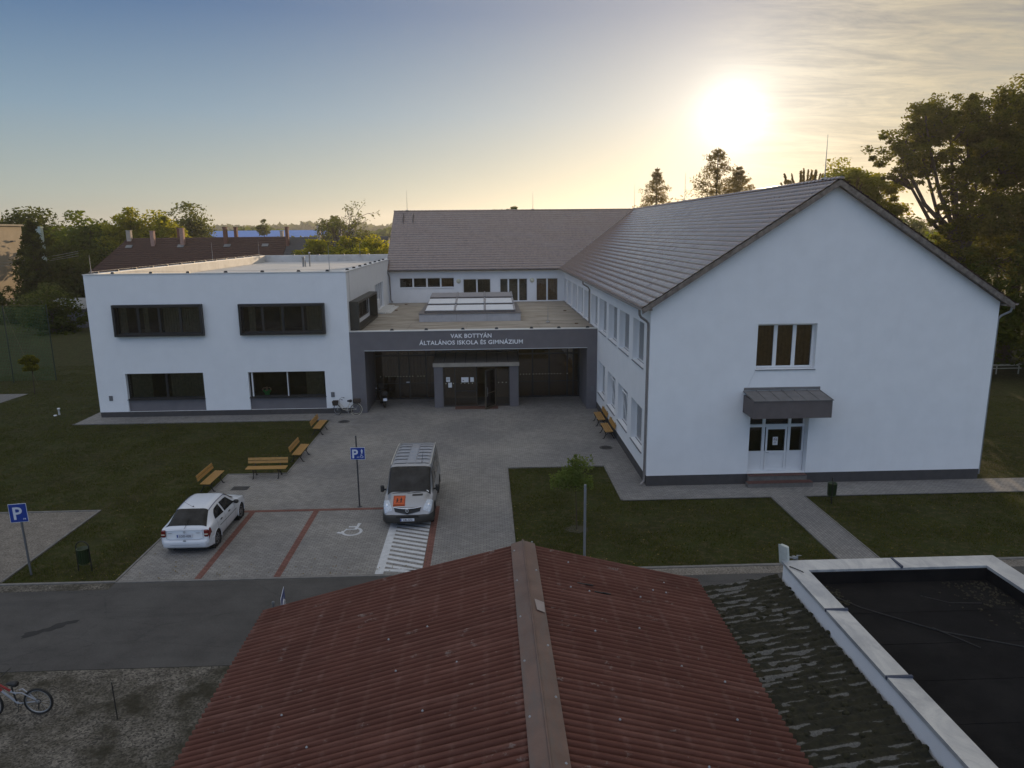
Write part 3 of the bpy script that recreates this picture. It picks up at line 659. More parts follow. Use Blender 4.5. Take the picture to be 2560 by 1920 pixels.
dl.box(0, .05, -.03, .03, .03, 2.48); dl.box(1.10, 1.15, -.03, .03, .03, 2.48); dl.box(.05, 1.10, -.03, .03, .03, .12); dl.box(.05, 1.10, -.03, .03, 2.42, 2.48); dl.box(.05, 1.10, -.02, .02, .98, 1.01)
dlo = P(dl, 'open_door', mat('bronze_edge', (.10, .085, .065), .4, metal=.4), None, 'glazed entrance door leaf standing open')
dg = MB(dl.M); dg.box(.05, 1.10, -.004, .004, .12, 2.42); P(dg, 'pane', M_TINT, dlo)
dh = MB(dl.M); dh.tube([(.10, -.03, .85), (.10, -.09, .87), (.10, -.09, 1.38), (.10, -.03, 1.40)], .013, 6); dh.tube([(.10, .03, .85), (.10, .09, .87), (.10, .09, 1.38), (.10, .03, 1.40)], .013, 6); P(dh, 'handle', M_STEEL, dlo)
dm = MB(); dm.box(-1.98, .70, 43.98, 44.74, .005, .03); P(dm, 'door_mat', mat('rust_mat', (.10, .045, .03), .9, .3, 20))
ib = MB(); ib.rbox(6.42, 6.60, YL-.045, YL-.012, 1.13, 1.42, .008); P(ib, 'intercom', M_SILL)
# lettering
M_LET = mat('brushed_letters', (.85, .85, .86), .4, .02, 2)
lt = MB(); bb = []
def line(words, size, x, z, width):
    # one mesh per word, set on a common baseline
    full = text_mesh(' '.join(words), size, .012, size*.020, 1.06); xs = [v.co.x for v in full.vertices]; w = max(xs)-min(xs); k = width/w; c = (max(xs)+min(xs))/2
    pre = ''
    for wd in words:
        me0 = text_mesh(pre+wd, size, .012, size*.020, 1.06, 'LEFT'); me = text_mesh(wd, size, .012, size*.020, 1.06, 'LEFT')
        off = max(v.co.x for v in me0.vertices)-max(v.co.x for v in me.vertices)+min(xs)
        M = Matrix.Translation((x, YL-.030, z)) @ XZ @ Matrix.Diagonal((k, 1, 1, 1)) @ Matrix.Translation((off-c, 0, 0))
        lt = MB(); lt.add([tuple(M @ v.co) for v in me.vertices], [tuple(p.vertices) for p in me.polygons]); P(lt, 'lettering', M_LET, None, 'raised silver word '+wd+' above the entrance')
        pre += wd+' '
line(['VAK', 'BOTTYÁN'], .345, -.88, 4.555, 2.47); line(['ÁLTALÁNOS', 'ISKOLA', 'ÉS', 'GIMNÁZIUM'], .345, -.88, 4.155, 6.26)
# --- skylight on the terrace
sk = MB(); sk.box(-4.45, 2.38, 48.9, 56.7, 4.9, 5.42); sko = P(sk, 'skylight', mat('skylight_curb', (.40, .39, .40), .6, .1, 2), None, 'low skylight of nine glazed panels on the terrace')
rim = MB(); rim.box(-4.5, 2.43, 48.84, 56.75, 5.42, 5.455)
for x in (-1.95, .10): rim.box(x, x+.012, 48.893, 48.9, 4.93, 5.42)
P(rim, 'skylight_rim', mat('skylight_metal', (.14, .125, .12), .5, .15, 3, metal=.3), sko)
for row in range(3):
    y0 = 49.25+row*2.42; zb = 5.46+row*.24; bh = .13; th_ = .28
    fb = MB(); fb.prism([(-4.12+row*.02, y0, zb), (-4.12+row*.02, y0+2.3, zb), (-4.12+row*.02, y0+2.3, zb+th_), (-4.12+row*.02, y0, zb+bh)], (6.12, 0, 0))
    P(fb, 'skylight_frame', mat('skylight_metal', (0, 0, 0)), sko)
    for c in range(3):
        x0 = -4.05+c*2.04; q = MB(); k = (th_-bh)/2.3
        q.prism([(x0, y0+.08, zb+bh+k*.08+.012), (x0, y0+2.22, zb+bh+k*2.22+.012), (x0, y0+2.22, zb+bh+k*2.22+.03), (x0, y0+.08, zb+bh+k*.08+.03)], (1.9, 0, 0))
        P(q, 'skylight_pane', M_MIRRORGL if row < 2 else mat('grey_pane', (.26, .25, .26), .3), sko)
        fr2 = MB(); fr2.prism([(x0+1.92, y0, zb+bh+.0), (x0+1.92, y0+2.3, zb+th_), (x0+1.92, y0+2.3, zb+th_+.07), (x0+1.92, y0, zb+bh+.06)], (.10, 0, 0))
        P(fr2, 'skylight_bar', mat('skylight_bar', (.30, .29, .30), .4, metal=.3), sko)

# --- back wing and right wing walls
wm = MB(face_neg_y(YM))
MW = [(-7.29, -2.6, 6.17, 7.02), (-1.88, .51, 4.92, 6.88), (1.27, 3.66, 4.92, 6.88), (4.39, 6.29, 4.92, 6.88)]
wall(wm, X1, XR0, 4.0, 7.62, MW, .3)
P(wm, 'white_wall', M_WHITE, None, 'white wall of the back wing above the terrace')
window(face_neg_y(YM), -7.29, -2.6, 6.17, 7.02, .10, (.25, .5, .75), M_PVC, ((.76, .98),), M_CURT, True, sill_m=M_PVC)
window(face_neg_y(YM), -1.88, .51, 4.92, 6.88, .10, (.5,), M_PVC, ((.0, 1.0),), M_CURTG, False, name='terrace_door')
window(face_neg_y(YM), 1.27, 3.66, 4.92, 6.88, .10, (.31, .67), M_PVC, ((.31, .95),), M_CURTG, False, name='terrace_door')
cbm = MB(face_neg_y(YM)); cbm.grid(lambda u, v: (1.36+.6*u, .3+.02*math.sin(u*40), 5.3+1.5*v), 20, 1); P(cbm, 'curtain', M_BLIND)
window(face_neg_y(YM), 4.39, 6.29, 4.92, 6.88, .10, (.5,), M_PVC, ((.0, .5), (.5, 1)), M_CURT, False, name='terrace_door')
for x in (-2.24, 4.04):
    m_ = MB(); m_.lathe([(.19, 0), (.20, .03), (.17, .09), (.10, .13), (0, .145)], (x, YM, 6.71), (0, -1, 0), 20); P(m_, 'wall_lamp', mat('opal_lamp', (.62, .60, .46), .4))

wr = MB(face_neg_x(XR0)); holes = []
UW = [(30.6, 32.98), (33.88, 36.4), (37.1, 39.62), (40.4, 42.95), (43.7, 46.35), (47.05, 49.65), (50.4, 53.0), (53.8, 56.35), (57.15, 59.7), (60.45, 62.4)]
LW2 = [(30.55, 33.0), (33.9, 36.4), (37.25, 39.7), (40.65, 43.05)]
for a, b in UW: holes.append((-b, -a, 4.97, 6.90))
for a, b in LW2: holes.append((-b, -a, 1.2, 3.15))
wall(wr, -YM-.3, -YR, .46, 7.74, holes, .40)
wr.M = face_neg_y(YR)
gz = lambda x: 7.74+.6486*(min(x-XR0, XR1-x))
wall(wr, XR0+.4, XR1, .46, 7.74, [(11.28, 13.78, 5.05, 6.95), (11.18, 13.72, .46, 3.0)], .45)
wr.M = Matrix()
zt = 7.74; zr_ = 12.50
wr.prism([(XR0, YR, zt), (XR1, YR, zt), (XRG, YR, zr_)], (0, .45, 0))
wr.box(XR1-.4, XR1, YR+.45, 77, .46, 7.74); wr.box(XR0+.4, XR1-.4, 76.6, 77, .46, 7.74)
P(wr, 'white_wall', M_WHITE, None, 'white walls and tall gable of the right-hand wing')
pw = MB(); pw.box(XR0+.012, 11.1, YR+.012, YR+.4, 0, .459); pw.box(13.8, XR1-.012, YR+.012, YR+.4, 0, .459); pw.box(XR0+.012, XR0+.4, YR+.4, YG, 0, .459); pw.box(XR1-.4, XR1-.012, YR+.4, 77, 0, .459)
P(pw, 'plinth', M_PLINTH, None, 'dark plinth below the right-hand wing')
MX = face_neg_x(XR0)
for i, (a, b) in enumerate(UW): window(MX, -b, -a, 4.97, 6.90, .26, (.5,), M_PVC, ((.0, 1.),) if i % 3 else ((0, .6),), M_BLIND, True, room=1.0)
for i, (a, b) in enumerate(LW2): window(MX, -b, -a, 1.2, 3.15, .26, (.5,), M_PVC, ((.0, .45),), M_BLIND, True, room=1.0)
for a, b in ((34.0, 35.1), (37.4, 38.5)):      # two ground-floor sashes tilted open
    m_ = MB(face_neg_x(XR0) @ Matrix.Translation((-a, .25, 1.28)) @ Matrix.Rotation(R(9), 4, 'X')); w_ = b-a
    m_.box(-w_, -w_+.06, -.03, .02, 0, 1.78); m_.box(-.06, 0, -.03, .02, 0, 1.78); m_.box(-w_+.06, -.06, -.03, .02, 0, .06); m_.box(-w_+.06, -.06, -.03, .02, 1.72, 1.78); P(m_, 'tilted_sash', M_PVC)
G = face_neg_y(YR)
window(G, 11.28, 13.78, 5.05, 6.95, .27, (.345, .665), M_PVC, ((0, 1),), M_CURT, True, fw=.09, mw=.075, label='three-pane window with drawn brown curtains in the gable')
# gable door with panes, steps and canopy
db = MB(G); d0 = .33
u0, u1, zb_, zt_ = 11.20, 13.70, .44, 2.98
for a, b in ((u0, u0+.07), (11.86, 11.98), (12.98, 13.10), (u1-.07, u1)): db.box(a, b, d0, d0+.08, zb_, zt_)
for a, b in ((u0+.07, 11.86), (11.98, 12.98), (13.10, u1-.07)):
    db.box(a, b, d0+.003, d0+.077, zb_, zb_+.06); db.box(a, b, d0+.003, d0+.077, zt_-.06, zt_); db.box(a, b, d0+.003, d0+.077, 2.44, 2.56); db.box(a, b, d0+.003, d0+.077, 1.28, 1.36); db.box(a, b, d0+.02, d0+.05, zb_+.06, 1.28)
for a, b in ((12.02, 12.10), (12.86, 12.94)): db.box(a, b, d0-.02, d0+.003, zb_+.05, 2.44)
db.box(12.10, 12.86, d0-.02, d0+.003, 2.34, 2.44); db.box(12.10, 12.86, d0-.02, d0+.003, zb_+.05, zb_+.14); db.box(12.10, 12.86, d0-.02, d0+.003, 1.25, 1.34)
dbo = P(db, 'side_door', M_PVC, None, 'white glazed side door under the grey canopy')
pg = MB(G); pg.box(u0+.04, u1-.04, d0+.055, d0+.062, 1.36, zt_-.03); P(pg, 'pane', M_GLASS, dbo)
ri = MB(G); ri.box(u0-.02, u1+.02, d0+1.6, d0+1.62, zb_, zt_); ri.box(u0-.02, u0, d0+.1, d0+1.6, zb_, zt_); ri.box(u1, u1+.02, d0+.1, d0+1.6, zb_, zt_); ri.box(u0, u1, d0+.1, d0+1.6, zt_, zt_+.02); ri.box(u0, u1, d0+.1, d0+1.6, zb_-.02, zb_); P(ri, 'room_interior', M_DARK, dbo)
ns = MB(G); ns.box(12.36, 12.58, d0+.040, d0+.044, 1.62, 1.98); P(ns, 'no_smoking_notice', M_PVC, dbo)
nr = MB(G); nr.ring((12.47, d0+.036, 1.86), (0, 1, 0), .072, .007, 20, 5); nr.tube([(12.42, d0+.036, 1.91), (12.52, d0+.036, 1.81)], .006, 5); nr.box(12.40, 12.54, d0+.037, d0+.039, 1.853, 1.867); nr.box(12.40, 12.52, d0+.037, d0+.039, 1.72, 1.733); nr.box(12.40, 12.50, d0+.037, d0+.039, 1.69, 1.70); P(nr, 'no_smoking_symbol', mat('notice_red', (.12, .03, .03), .6), dbo)
hh = MB(G); hh.tube([(12.06, d0-.02, 1.32), (12.06, d0-.07, 1.32), (12.17, d0-.07, 1.32)], .011, 6); P(hh, 'handle', M_STEEL, dbo)
rv = MB(G); rv.box(11.10, 11.18, .013, .40, 0, .459); rv.box(13.72, 13.79, .013, .40, 0, .459); P(rv, 'plinth_return', M_PLINTH)
stp = MB(); stp.box(11.19, 13.71, 29.30, YR+.5, 0, .42); stp.box(11.05, 13.85, 28.98, 29.298, 0, .2)
stpo = P(stp, 'door_step', mat('step_concrete', (.14, .13, .12), .9, .2, 5))
tr_ = MB(); tr_.box(11.19, 13.71, 29.27, YR+.3, .42, .435); tr_.box(11.05, 13.85, 28.96, 29.296, .2, .213); P(tr_, 'step_tread', mat('red_tread', (.11, .05, .04), .8, .2, 8), stpo)
cn = MB(); cn.box(10.83, 14.08, 28.30, 28.38, 3.22, 3.95); cn.box(10.83, 10.91, 28.38, YR-.002, 3.22, 3.95); cn.box(14.0, 14.08, 28.38, YR-.002, 3.22, 3.95); cn.box(10.91, 14.0, 28.38, YR-.002, 3.3, 3.4)
cno = P(cn, 'canopy', mat('canopy_render', (.115, .098, .095), .85, .12, 3, .4, 60), None, 'boxy brown-grey canopy over the side door')
ct = MB(); ct.prism([(10.80, 28.26, 3.952), (10.80, YR-.002, 4.10), (10.80, YR-.002, 4.125), (10.80, 28.26, 3.975)], (3.31, 0, 0))
for k in range(7): x = 10.81+k*.54; ct.prism([(x, 28.27, 3.977), (x, YR-.004, 4.127), (x, YR-.004, 4.15), (x, 28.27, 4.0)], (.018, 0, 0))
ct.box(10.83, 14.08, YR-.035, YR-.003, 4.15, 4.27)
P(ct, 'canopy_sheet', mat('dull_sheet', (.17, .16, .155), .6, .2, 1.5, metal=.2), cno)
cw_ = MB(); cw_.tube([(11.28, YR-.01, 5.0), (11.1, YR-.012, 4.6), (10.9, YR-.01, 4.1)], .008, 5); P(cw_, 'wall_cable', M_PVC)

# --- tiled roofs with real courses
def tiles(u0, u1, S, M, mats, parent, name, label=None, pitch=.30, course=.345, cut=None):
    """u along the eaves, t up the slope; each course overlaps the one below"""
    nu = max(2, int((u1-u0)/pitch*4)); us = np.linspace(u0, u1, nu+1); nc = int(round(S/course)); course = S/nc
    wave = .006*np.cos(2*np.pi*us/pitch)+.002*np.cos(4*np.pi*us/pitch)
    V = []; F = []; base = 0
    for k in range(nc):
        t0, t1 = k*course-.02, (k+1)*course
        jit = rng.normal(0, .0025, len(us))
        rows = [(t0+.004, .0+0*wave), (t0, .052+wave+jit), (t1, .020+wave*.8+jit)]
        for t, h in rows: V.append(np.stack([us, np.full(len(us), t), h], 1))
        f = grid_faces(3, len(us))+base; F.append(f); base += 3*len(us)
    V = np.concatenate(V); F = np.concatenate(F)
    M = Matrix.Translation(Vector(ROOT)*-1) @ M
    A = np.array(M); V = V @ A[:3, :3].T + A[:3, 3]
    o = np_mesh(name, V, F, mats, parent, True)
    if label: o['label'] = label
    return o
def tile_extra(t, c, vec, b):
    n = t.noise(vec, 6, 4, .8); n2 = t.noise(vec, .5, 5, .6)
    c = t.mix(t.rng(n, .3, .7), t.mix(1, c, (.72, .72, .74), 'MULTIPLY'), t.mix(1, c, (1.28, 1.25, 1.2), 'MULTIPLY'))
    return t.mix(t.math('MULTIPLY', t.rng(n2, .45, .75), .5), c, (.17, .125, .11))
M_TILE = mat('brown_roof_tile', (.150, .098, .082), .27, .1, 2, .08, 30, extra=tile_extra, spec=1.0, coat=.7)
M_TILE.node_tree.nodes['Principled BSDF'].inputs['Coat Roughness'].default_value = .22
sl_len = math.hypot(XRG-6.36, ZRG-ZE); an = math.atan2(ZRG-ZE, XRG-6.36)
def slope_matrix(origin, along, upv):   # local x along the eaves, y up the slope, z outward
    a = Vector(along).normalized(); u = Vector(upv).normalized(); n = a.cross(u)
    return Matrix(((a.x, u.x, n.x, origin[0]), (a.y, u.y, n.y, origin[1]), (a.z, u.z, n.z, origin[2]), (0, 0, 0, 1)))
YG0 = YR-.36
MRL = slope_matrix((6.36, YG0, ZE), (0, -1, 0), (math.cos(an), 0, math.sin(an)))
tiles(-(77.2-YG0), 0, sl_len, MRL, M_TILE, school, 'tiled_roof', 'long courtyard slope of the right wing roof')
MRR = slope_matrix((2*XRG-6.36, YG0, ZE), (0, 1, 0), (-math.cos(an), 0, math.sin(an)))
tiles(0, 77.2-YG0, sl_len, MRR, M_TILE, school, 'tiled_roof', 'outer slope of the right wing roof')
YE = YM-.42; am = math.atan2(ZRG-ZE, YRG-YE); sm_len = math.hypot(YRG-YE, ZRG-ZE)
MML = slope_matrix((-8.32, YE, ZE), (1, 0, 0), (0, math.cos(am), math.sin(am)))
tiles(0, 22.4, sm_len, MML, M_TILE, school, 'tiled_roof', 'front slope of the back wing roof')
MMB = slope_matrix((14.1, 2*YRG-YE, ZE), (-1, 0, 0), (0, -math.cos(am), math.sin(am)))
tiles(0, 22.4, sm_len, MMB, M_TILE, school, 'tiled_roof', 'rear slope of the back wing roof')
# ridge tiles, rake boards, gutters
rd = MB()
def ridge(p0, p1, step=.36):
    p0 = Vector(p0); p1 = Vector(p1); L = (p1-p0).length; d = (p1-p0).normalized(); n = int(L/step)
    side = Vector((d.y, -d.x, 0))
    for k in range(n):
        a = p0+d*(k*step-.02); b = p0+d*((k+1)*step); ra, rb = .135, .115
        vs = []
        for c, r in ((a, ra), (b, rb)):
            for t in range(7):
                g = math.pi*t/6; vs.append(tuple(c+side*(r*math.cos(g))+Vector((0, 0, r*math.sin(g)*.8-.03))))
        rd.add(vs, [(t, t+1, t+8, t+7) for t in range(6)], 0, True); rd.add(vs[:7], [tuple(range(7))], 0)
ridge((XRG, YG0, ZRG+.03), (XRG, 77, ZRG+.03)); ridge((-8.32, YRG, ZRG+.03), (XRG, YRG, ZRG+.03))
P(rd, 'ridge_tiles', M_TILE)
M_RAKE = mat('weathered_board', (.115, .092, .075), .9, .4, 5, .6, 30, col2=(.26, .22, .19))
rk = MB(); ux = math.cos(an); uz = math.sin(an)
for s, xe in ((1, 6.36), (-1, 2*XRG-6.36)):
    pts = [(xe, YG0+.02, ZE-.24), (XRG, YG0+.02, ZRG-.26), (XRG, YG0+.02, ZRG-.02), (xe, YG0+.02, ZE+.0)]
    rk.prism(pts, (0, .035, 0)); pts2 = [(xe+s*.06, YG0+.055, ZE-.16), (XRG, YG0+.055, ZRG-.22), (XRG, YG0+.055, ZRG-.06), (xe+s*.06, YG0+.055, ZE-.02)]
    rk.prism(pts2, (0, .34, 0))
rk.box(6.40, XR0, YG0+.06, 62, ZE-.10, ZE-.03)
rk.box(XR1, 21.8, YG0+.06, 77, ZE-.10, ZE-.03); rk.box(-8.3, 6.38, YE+.02, YM, ZE-.12, ZE-.04)
for s in (0, 1): rk.prism([(-8.30, YE, ZE-.18), (-8.30, YRG, ZRG-.2), (-8.30, YRG, ZRG+.0), (-8.30, YE, ZE+.0)], (.05, 0, 0)) if s == 0 else rk.prism([(-8.30, 2*YRG-YE, ZE-.18), (-8.30, YRG, ZRG-.2), (-8.30, YRG, ZRG), (-8.30, 2*YRG-YE, ZE)], (.05, 0, 0))
P(rk, 'barge_board', M_RAKE, None, 'weathered boards along the roof edges')
vg_ = MB(); k_ = XRG-6.36
for i in range(2):
    vg_.tube([(6.40, YE+.1, ZE+.06), (XRG, YRG, ZRG+.06)], .03, 6)
    break
P(vg_, 'valley_flashing', M_PIPE)
ew = MB()   # white east-west gable of the back wing
ew.prism([(X1+.0, YM, 7.6), (X1+.0, 76.8, 7.6), (X1+.0, YRG, 12.4)], (.3, 0, 0)); P(ew, 'gable_wall', M_WHITE)
gt = MB()
def gutter(p0, p1, r=.075):
    p0 = Vector(p0); p1 = Vector(p1); d = (p1-p0).normalized(); side = Vector((d.y, -d.x, 0)); vs = []
    for c in (p0, p1):
        for t in range(9):
            g = math.pi+math.pi*t/8; vs.append(tuple(c+side*(r*math.cos(g))+Vector((0, 0, r*math.sin(g)))))
        for t in range(8, -1, -1):
            g = math.pi+math.pi*t/8; vs.append(tuple(c+side*((r-.006)*math.cos(g))+Vector((0, 0, (r-.006)*math.sin(g)))))
    gt.add(vs, [(t, (t+1) % 18, 18+(t+1) % 18, 18+t) for t in range(18)]+[tuple(range(18)), tuple(range(35, 17, -1))], 0, False)
gutter((6.28, YG0+.02, ZE+.0), (6.28, 62.1, ZE+.0)); gutter((21.92, YG0+.02, ZE), (21.92, 77, ZE)); gutter((-8.4, YE-.08, ZE+.0), (6.2, YE-.08, ZE+.0))
P(gt, 'gutter', M_PIPE)
def pipe(pts, r=.05, m=None):
    q = MB(); q.tube(pts, r, 10)
    for (x, y, z) in [p for p in pts[2:]]: pass
    return P(q, 'downpipe', m or M_PIPE)
pipe([(6.28, 29.42, 7.64), (6.30, 29.42, 7.42), (6.36, 29.44, 7.32), (6.62, 29.56, 7.14), (6.70, 29.60, 7.04), (6.71, 29.60, 6.9), (6.71, 29.60, .42), (6.70, 29.58, .22), (6.55, 29.50, .08)])
pipe([(6.28, 46.75, 7.64), (6.30, 46.75, 7.45), (6.62, 46.75, 7.25), (6.71, 46.75, 7.1), (6.71, 46.75, 4.95)])
pipe([(-8.25, YE-.05, 7.64), (-8.1, YE+.05, 7.3), (-8.08, YM-.07, 7.1), (-8.05, YM-.07, 5.15), (-7.9, YM-.1, 4.98)])
pipe([(21.92, 29.42, 7.62), (21.88, 29.45, 7.35), (21.6, 29.6, 7.15), (21.50, 29.62, 7.0), (21.50, 29.62, .2)], .05, M_STEEL)
# two tile-coloured snow stops / vents near the ridge
for x in (-7.35, -6.45):
    m_ = MB(); t_ = .84; y = YE+(YRG-YE)*t_; z = ZE+(ZRG-ZE)*t_
    m_.box(x-.04, x+.04, y-.5, y+.5, z-.2, z+.34) if False else m_.tube([(x, y-.55, z-.22), (x, y-.5, z+.05), (x, y+.35, z+.55), (x, y+.5, z+.42)], .035, 6); P(m_, 'roof_hook', M_BLACKF)
#@@FOREGROUND
# ------------------------------------------------------------------ low shed with red corrugated roof
shed = thing('garage', (-.2, 6, 0), 'low garage in the foreground with a faded red corrugated gable roof', 'building')
SO = (-.2, 6, 0)
def rust_extra(t, c, vec, b):
    n = t.noise(t.mapping(vec, scale=(.25, 2.5, 1)), 1.6, 7, .75); n2 = t.noise(vec, 1.1, 6, .7); n3 = t.noise(t.mapping(vec, scale=(.6, .6, 1)), 5, 6, .75)
    c = t.mix(t.math('MULTIPLY', t.rng(n, .50, .70), .4), c, (.25, .13, .10)); c = t.mix(t.math('MULTIPLY', t.rng(n2, .5, .78), .5), c, (.09, .030, .020))
    sx = t.node('ShaderNodeSeparateXYZ'); t.link(vec, sx.inputs[0])     # faded, chalky paint along the purlin lines
    band = t.rng(t.math('SINE', t.math('MULTIPLY', sx.outputs[0], 13.5)), .72, 1.0)
    c = t.mix(t.math('MULTIPLY', t.math('MULTIPLY', band, t.rng(t.noise(vec, 3.1, 5, .75), .45, .62)), .17), c, (.30, .20, .17))
    return t.mix(t.math('MULTIPLY', t.rng(n3, .62, .68), .6), c, (.26, .22, .19))
M_RED = mat('faded_red_sheet', (.112, .046, .033), .75, .15, 1, .1, 20, extra=rust_extra, spec=.15)
def corr(name, M, Lu, S, pitch, amp, m, parent, org, sag=0, mossy=False):
    """corrugation along v (0..S), waves across u (0..Lu)"""
    nu = int(Lu/pitch*(8 if mossy else 12)); us = np.linspace(0, Lu, nu+1); nv = 90 if mossy else int(S/.45)+2; vs_ = np.linspace(0, S, nv)
    U, Vv = np.meshgrid(us, vs_, indexing='ij'); H = amp*np.cos(2*np.pi*U/pitch) if mossy else amp*np.clip(1.7*np.cos(2*np.pi*U/pitch)+.12, -1, 1)
    nsh = .0
    mask = None
    if mossy:
        mk = np.zeros_like(U)
        for i in range(U.shape[0]):
            for j in range(U.shape[1]):
                p = Vector((U[i, j]*1.0, Vv[i, j]*1.0, 3)); q = Vector((U[i, j]*6, Vv[i, j]*4, 9))
                q2 = Vector((U[i, j]*15, Vv[i, j]*3.2, 4)); q3 = Vector((round(U[i, j]/pitch)*7.3, Vv[i, j]*2.1, 2)); mk[i, j] = mnoise.noise(p*.9)*.25+mnoise.noise(q*.8)*.15+.62*mnoise.noise(q3)+.30*mnoise.noise(q3*2.7)+.50*mnoise.noise(q2*2.1)
        low = (1-np.cos(2*np.pi*U/pitch))/2
        edge = np.clip(1-Vv/.5, 0, 1)*.35+np.clip((Vv-(S-.35))/.35, 0, 1)*.3
        mk = mk+.62*low+edge+.10; mask = np.clip(mk*4.5, 0, 1); H = H+np.clip(mk, 0, .7)*.05+rng.normal(0, .006, H.shape)*(mask > .3)
        mask = mask.ravel()
    else:
        H = H+.012*np.sin(U*.9+Vv*.7)+(np.floor(Vv/1.95) % 2)*.004
    V = np.stack([U, Vv, H], 2).reshape(-1, 3); A = np.array(Matrix.Translation(Vector(org)*-1) @ M); V = V @ A[:3, :3].T+A[:3, 3]
    return np_mesh(name, V, grid_faces(nu+1, nv), m, parent, True, mask)
XRD, ZRD, YF, YB = .70, 4.38, 14.18, -3.
lx, lz, rx, rz = -4.78, 3.0, 4.42, 3.46
sL = math.hypot(XRD-lx, ZRD-lz); sR = math.hypot(rx-XRD, ZRD-rz)
ML = slope_matrix((lx, YF, lz), (0, -1, 0), (XRD-lx, 0, ZRD-lz))
MR2 = slope_matrix((rx, YB, rz), (0, 1, 0), (XRD-rx, 0, ZRD-rz))
corr('corrugated_roof', ML, YF-YB, sL-.03, .135, .050, M_RED, shed, SO)['label'] = 'left slope of faded red corrugated sheets'
corr('corrugated_roof', MR2, YF-YB, sR-.03, .135, .050, M_RED, shed, SO)['label'] = 'right slope of faded red corrugated sheets'
rc = MB(); aL = math.atan2(ZRD-lz, XRD-lx); aR = math.atan2(ZRD-rz, rx-XRD)
M_RIDGE = mat('ridge_cap_sheet', (.135, .082, .062), .6, .25, 2, .3, 20, extra=lambda t, c, vec, b: t.mix(t.rng(t.noise(t.mapping(vec, scale=(3, .6, 1)), 1.3, 5, .7), .48, .66), c, (.115, .088, .075)))
for k in range(9):
    y1 = YF+.02-k*1.95; y0 = y1-1.97; o_ = .034+.002*k
    for s, a_ in ((-1, aL), (1, aR)):
        w = .26; dx, dz = s*w*math.cos(a_), -w*math.sin(a_)
        rc.add([(XRD, y0, ZRD+.058+o_), (XRD, y1, ZRD+.058+o_), (XRD+dx, y1, ZRD+.040+dz+o_), (XRD+dx, y0, ZRD+.040+dz+o_), (XRD+dx, y0, ZRD+.02+dz+o_), (XRD+dx, y1, ZRD+.02+dz+o_)], [(0, 1, 2, 3) if s > 0 else (3, 2, 1, 0), (3, 2, 5, 4) if s > 0 else (4, 5, 2, 3)])
rc.tube([(XRD, YB, ZRD+.095), (XRD, YF+.03, ZRD+.095)], .020, 6)
rco = rc.build('ridge_cap', M_RIDGE, shed, SO)
sw = MB()
for k in range(11):
    y = YF-.35-k*1.3
    for s, a_ in ((-1, aL), (1, aR)):
        for w in (.20,): sw.lathe([(0, .018), (.014, .014), (.022, 0)], (XRD+s*w*math.cos(a_), y+(.4 if s > 0 else 0), ZRD+.080-w*math.sin(a_)), n=8)
for k in range(40):
    y = YF-rng.uniform(.5, 9); s = rng.choice((-1, 1)); w = rng.uniform(.7, 3.2)*(1 if s > 0 else 1.3); a_ = aL if s < 0 else aR
    sw.lathe([(0, .022), (.013, .018), (.02, 0)], (XRD+s*w*math.cos(a_), y, ZRD-w*math.sin(a_)+.046), n=8)
swo = sw.build('roof_screws', M_STEEL, shed, SO); swo['kind'] = 'stuff'
pt_ = MB()
dx, dz = math.cos(aR), -math.sin(aR)
pt_.add([(XRD+dx*.10, 11.35, ZRD+.112+dz*.10), (XRD+dx*.24, 11.33, ZRD+.104+dz*.27), (XRD+dx*.25, 11.68, ZRD+.104+dz*.28), (XRD+dx*.08, 11.72, ZRD+.112+dz*.08)], [(0, 1, 2, 3)])
pt_.build('repair_patch', mat('pale_patch', (.30, .25, .23), .7), shed, SO)
tw = MB()
for (x, y) in ((1.80, 12.8), (2.1, 12.58)):
    tw = MB(); z = ZRD-(x-XRD)*math.tan(aR)+.055; tw.cbox((x, y, z), (.26, .022, .02), Matrix.Rotation(aR, 3, 'Y')); tw.cbox((x+.1, y-.03, z), (.16, .02, .02), Matrix.Rotation(aR, 3, 'Y')); tw.build('broken_sheet_edge', M_BLACKF, shed, SO)
wl_ = MB(); wl_.box(lx+.25, lx+.5, YB+.2, YF-.3, 0, 2.98); wl_.box(4.0, 4.2, YB+.2, YF-.3, 0, 3.3); wl_.box(lx+.5, 4.0, YF-.55, YF-.3, 0, 2.98)
wl_.prism([(lx+.3, YF-.5, 2.98), (4.2, YF-.5, 2.98), (4.2, YF-.5, 3.38), (XRD, YF-.5, 4.22)], (0, .2, 0)); wl_.box(lx+.5, 4, YB+.2, YB+.4, 0, 2.98)
wl_.build('wall', mat('old_plaster', (.32, .29, .24), .9, .2, 2), shed, SO)
fa = MB(); fa.prism([(lx, YF-.02, lz-.12), (XRD, YF-.02, ZRD-.13), (XRD, YF-.02, ZRD-.03), (lx, YF-.02, lz-.03)], (0, -.03, 0)); fa.prism([(rx, YF-.02, rz-.12), (XRD, YF-.02, ZRD-.13), (XRD, YF-.02, ZRD-.03), (rx, YF-.02, rz-.03)], (0, -.03, 0))
fa.build('barge_board', M_RAKE, shed, SO)

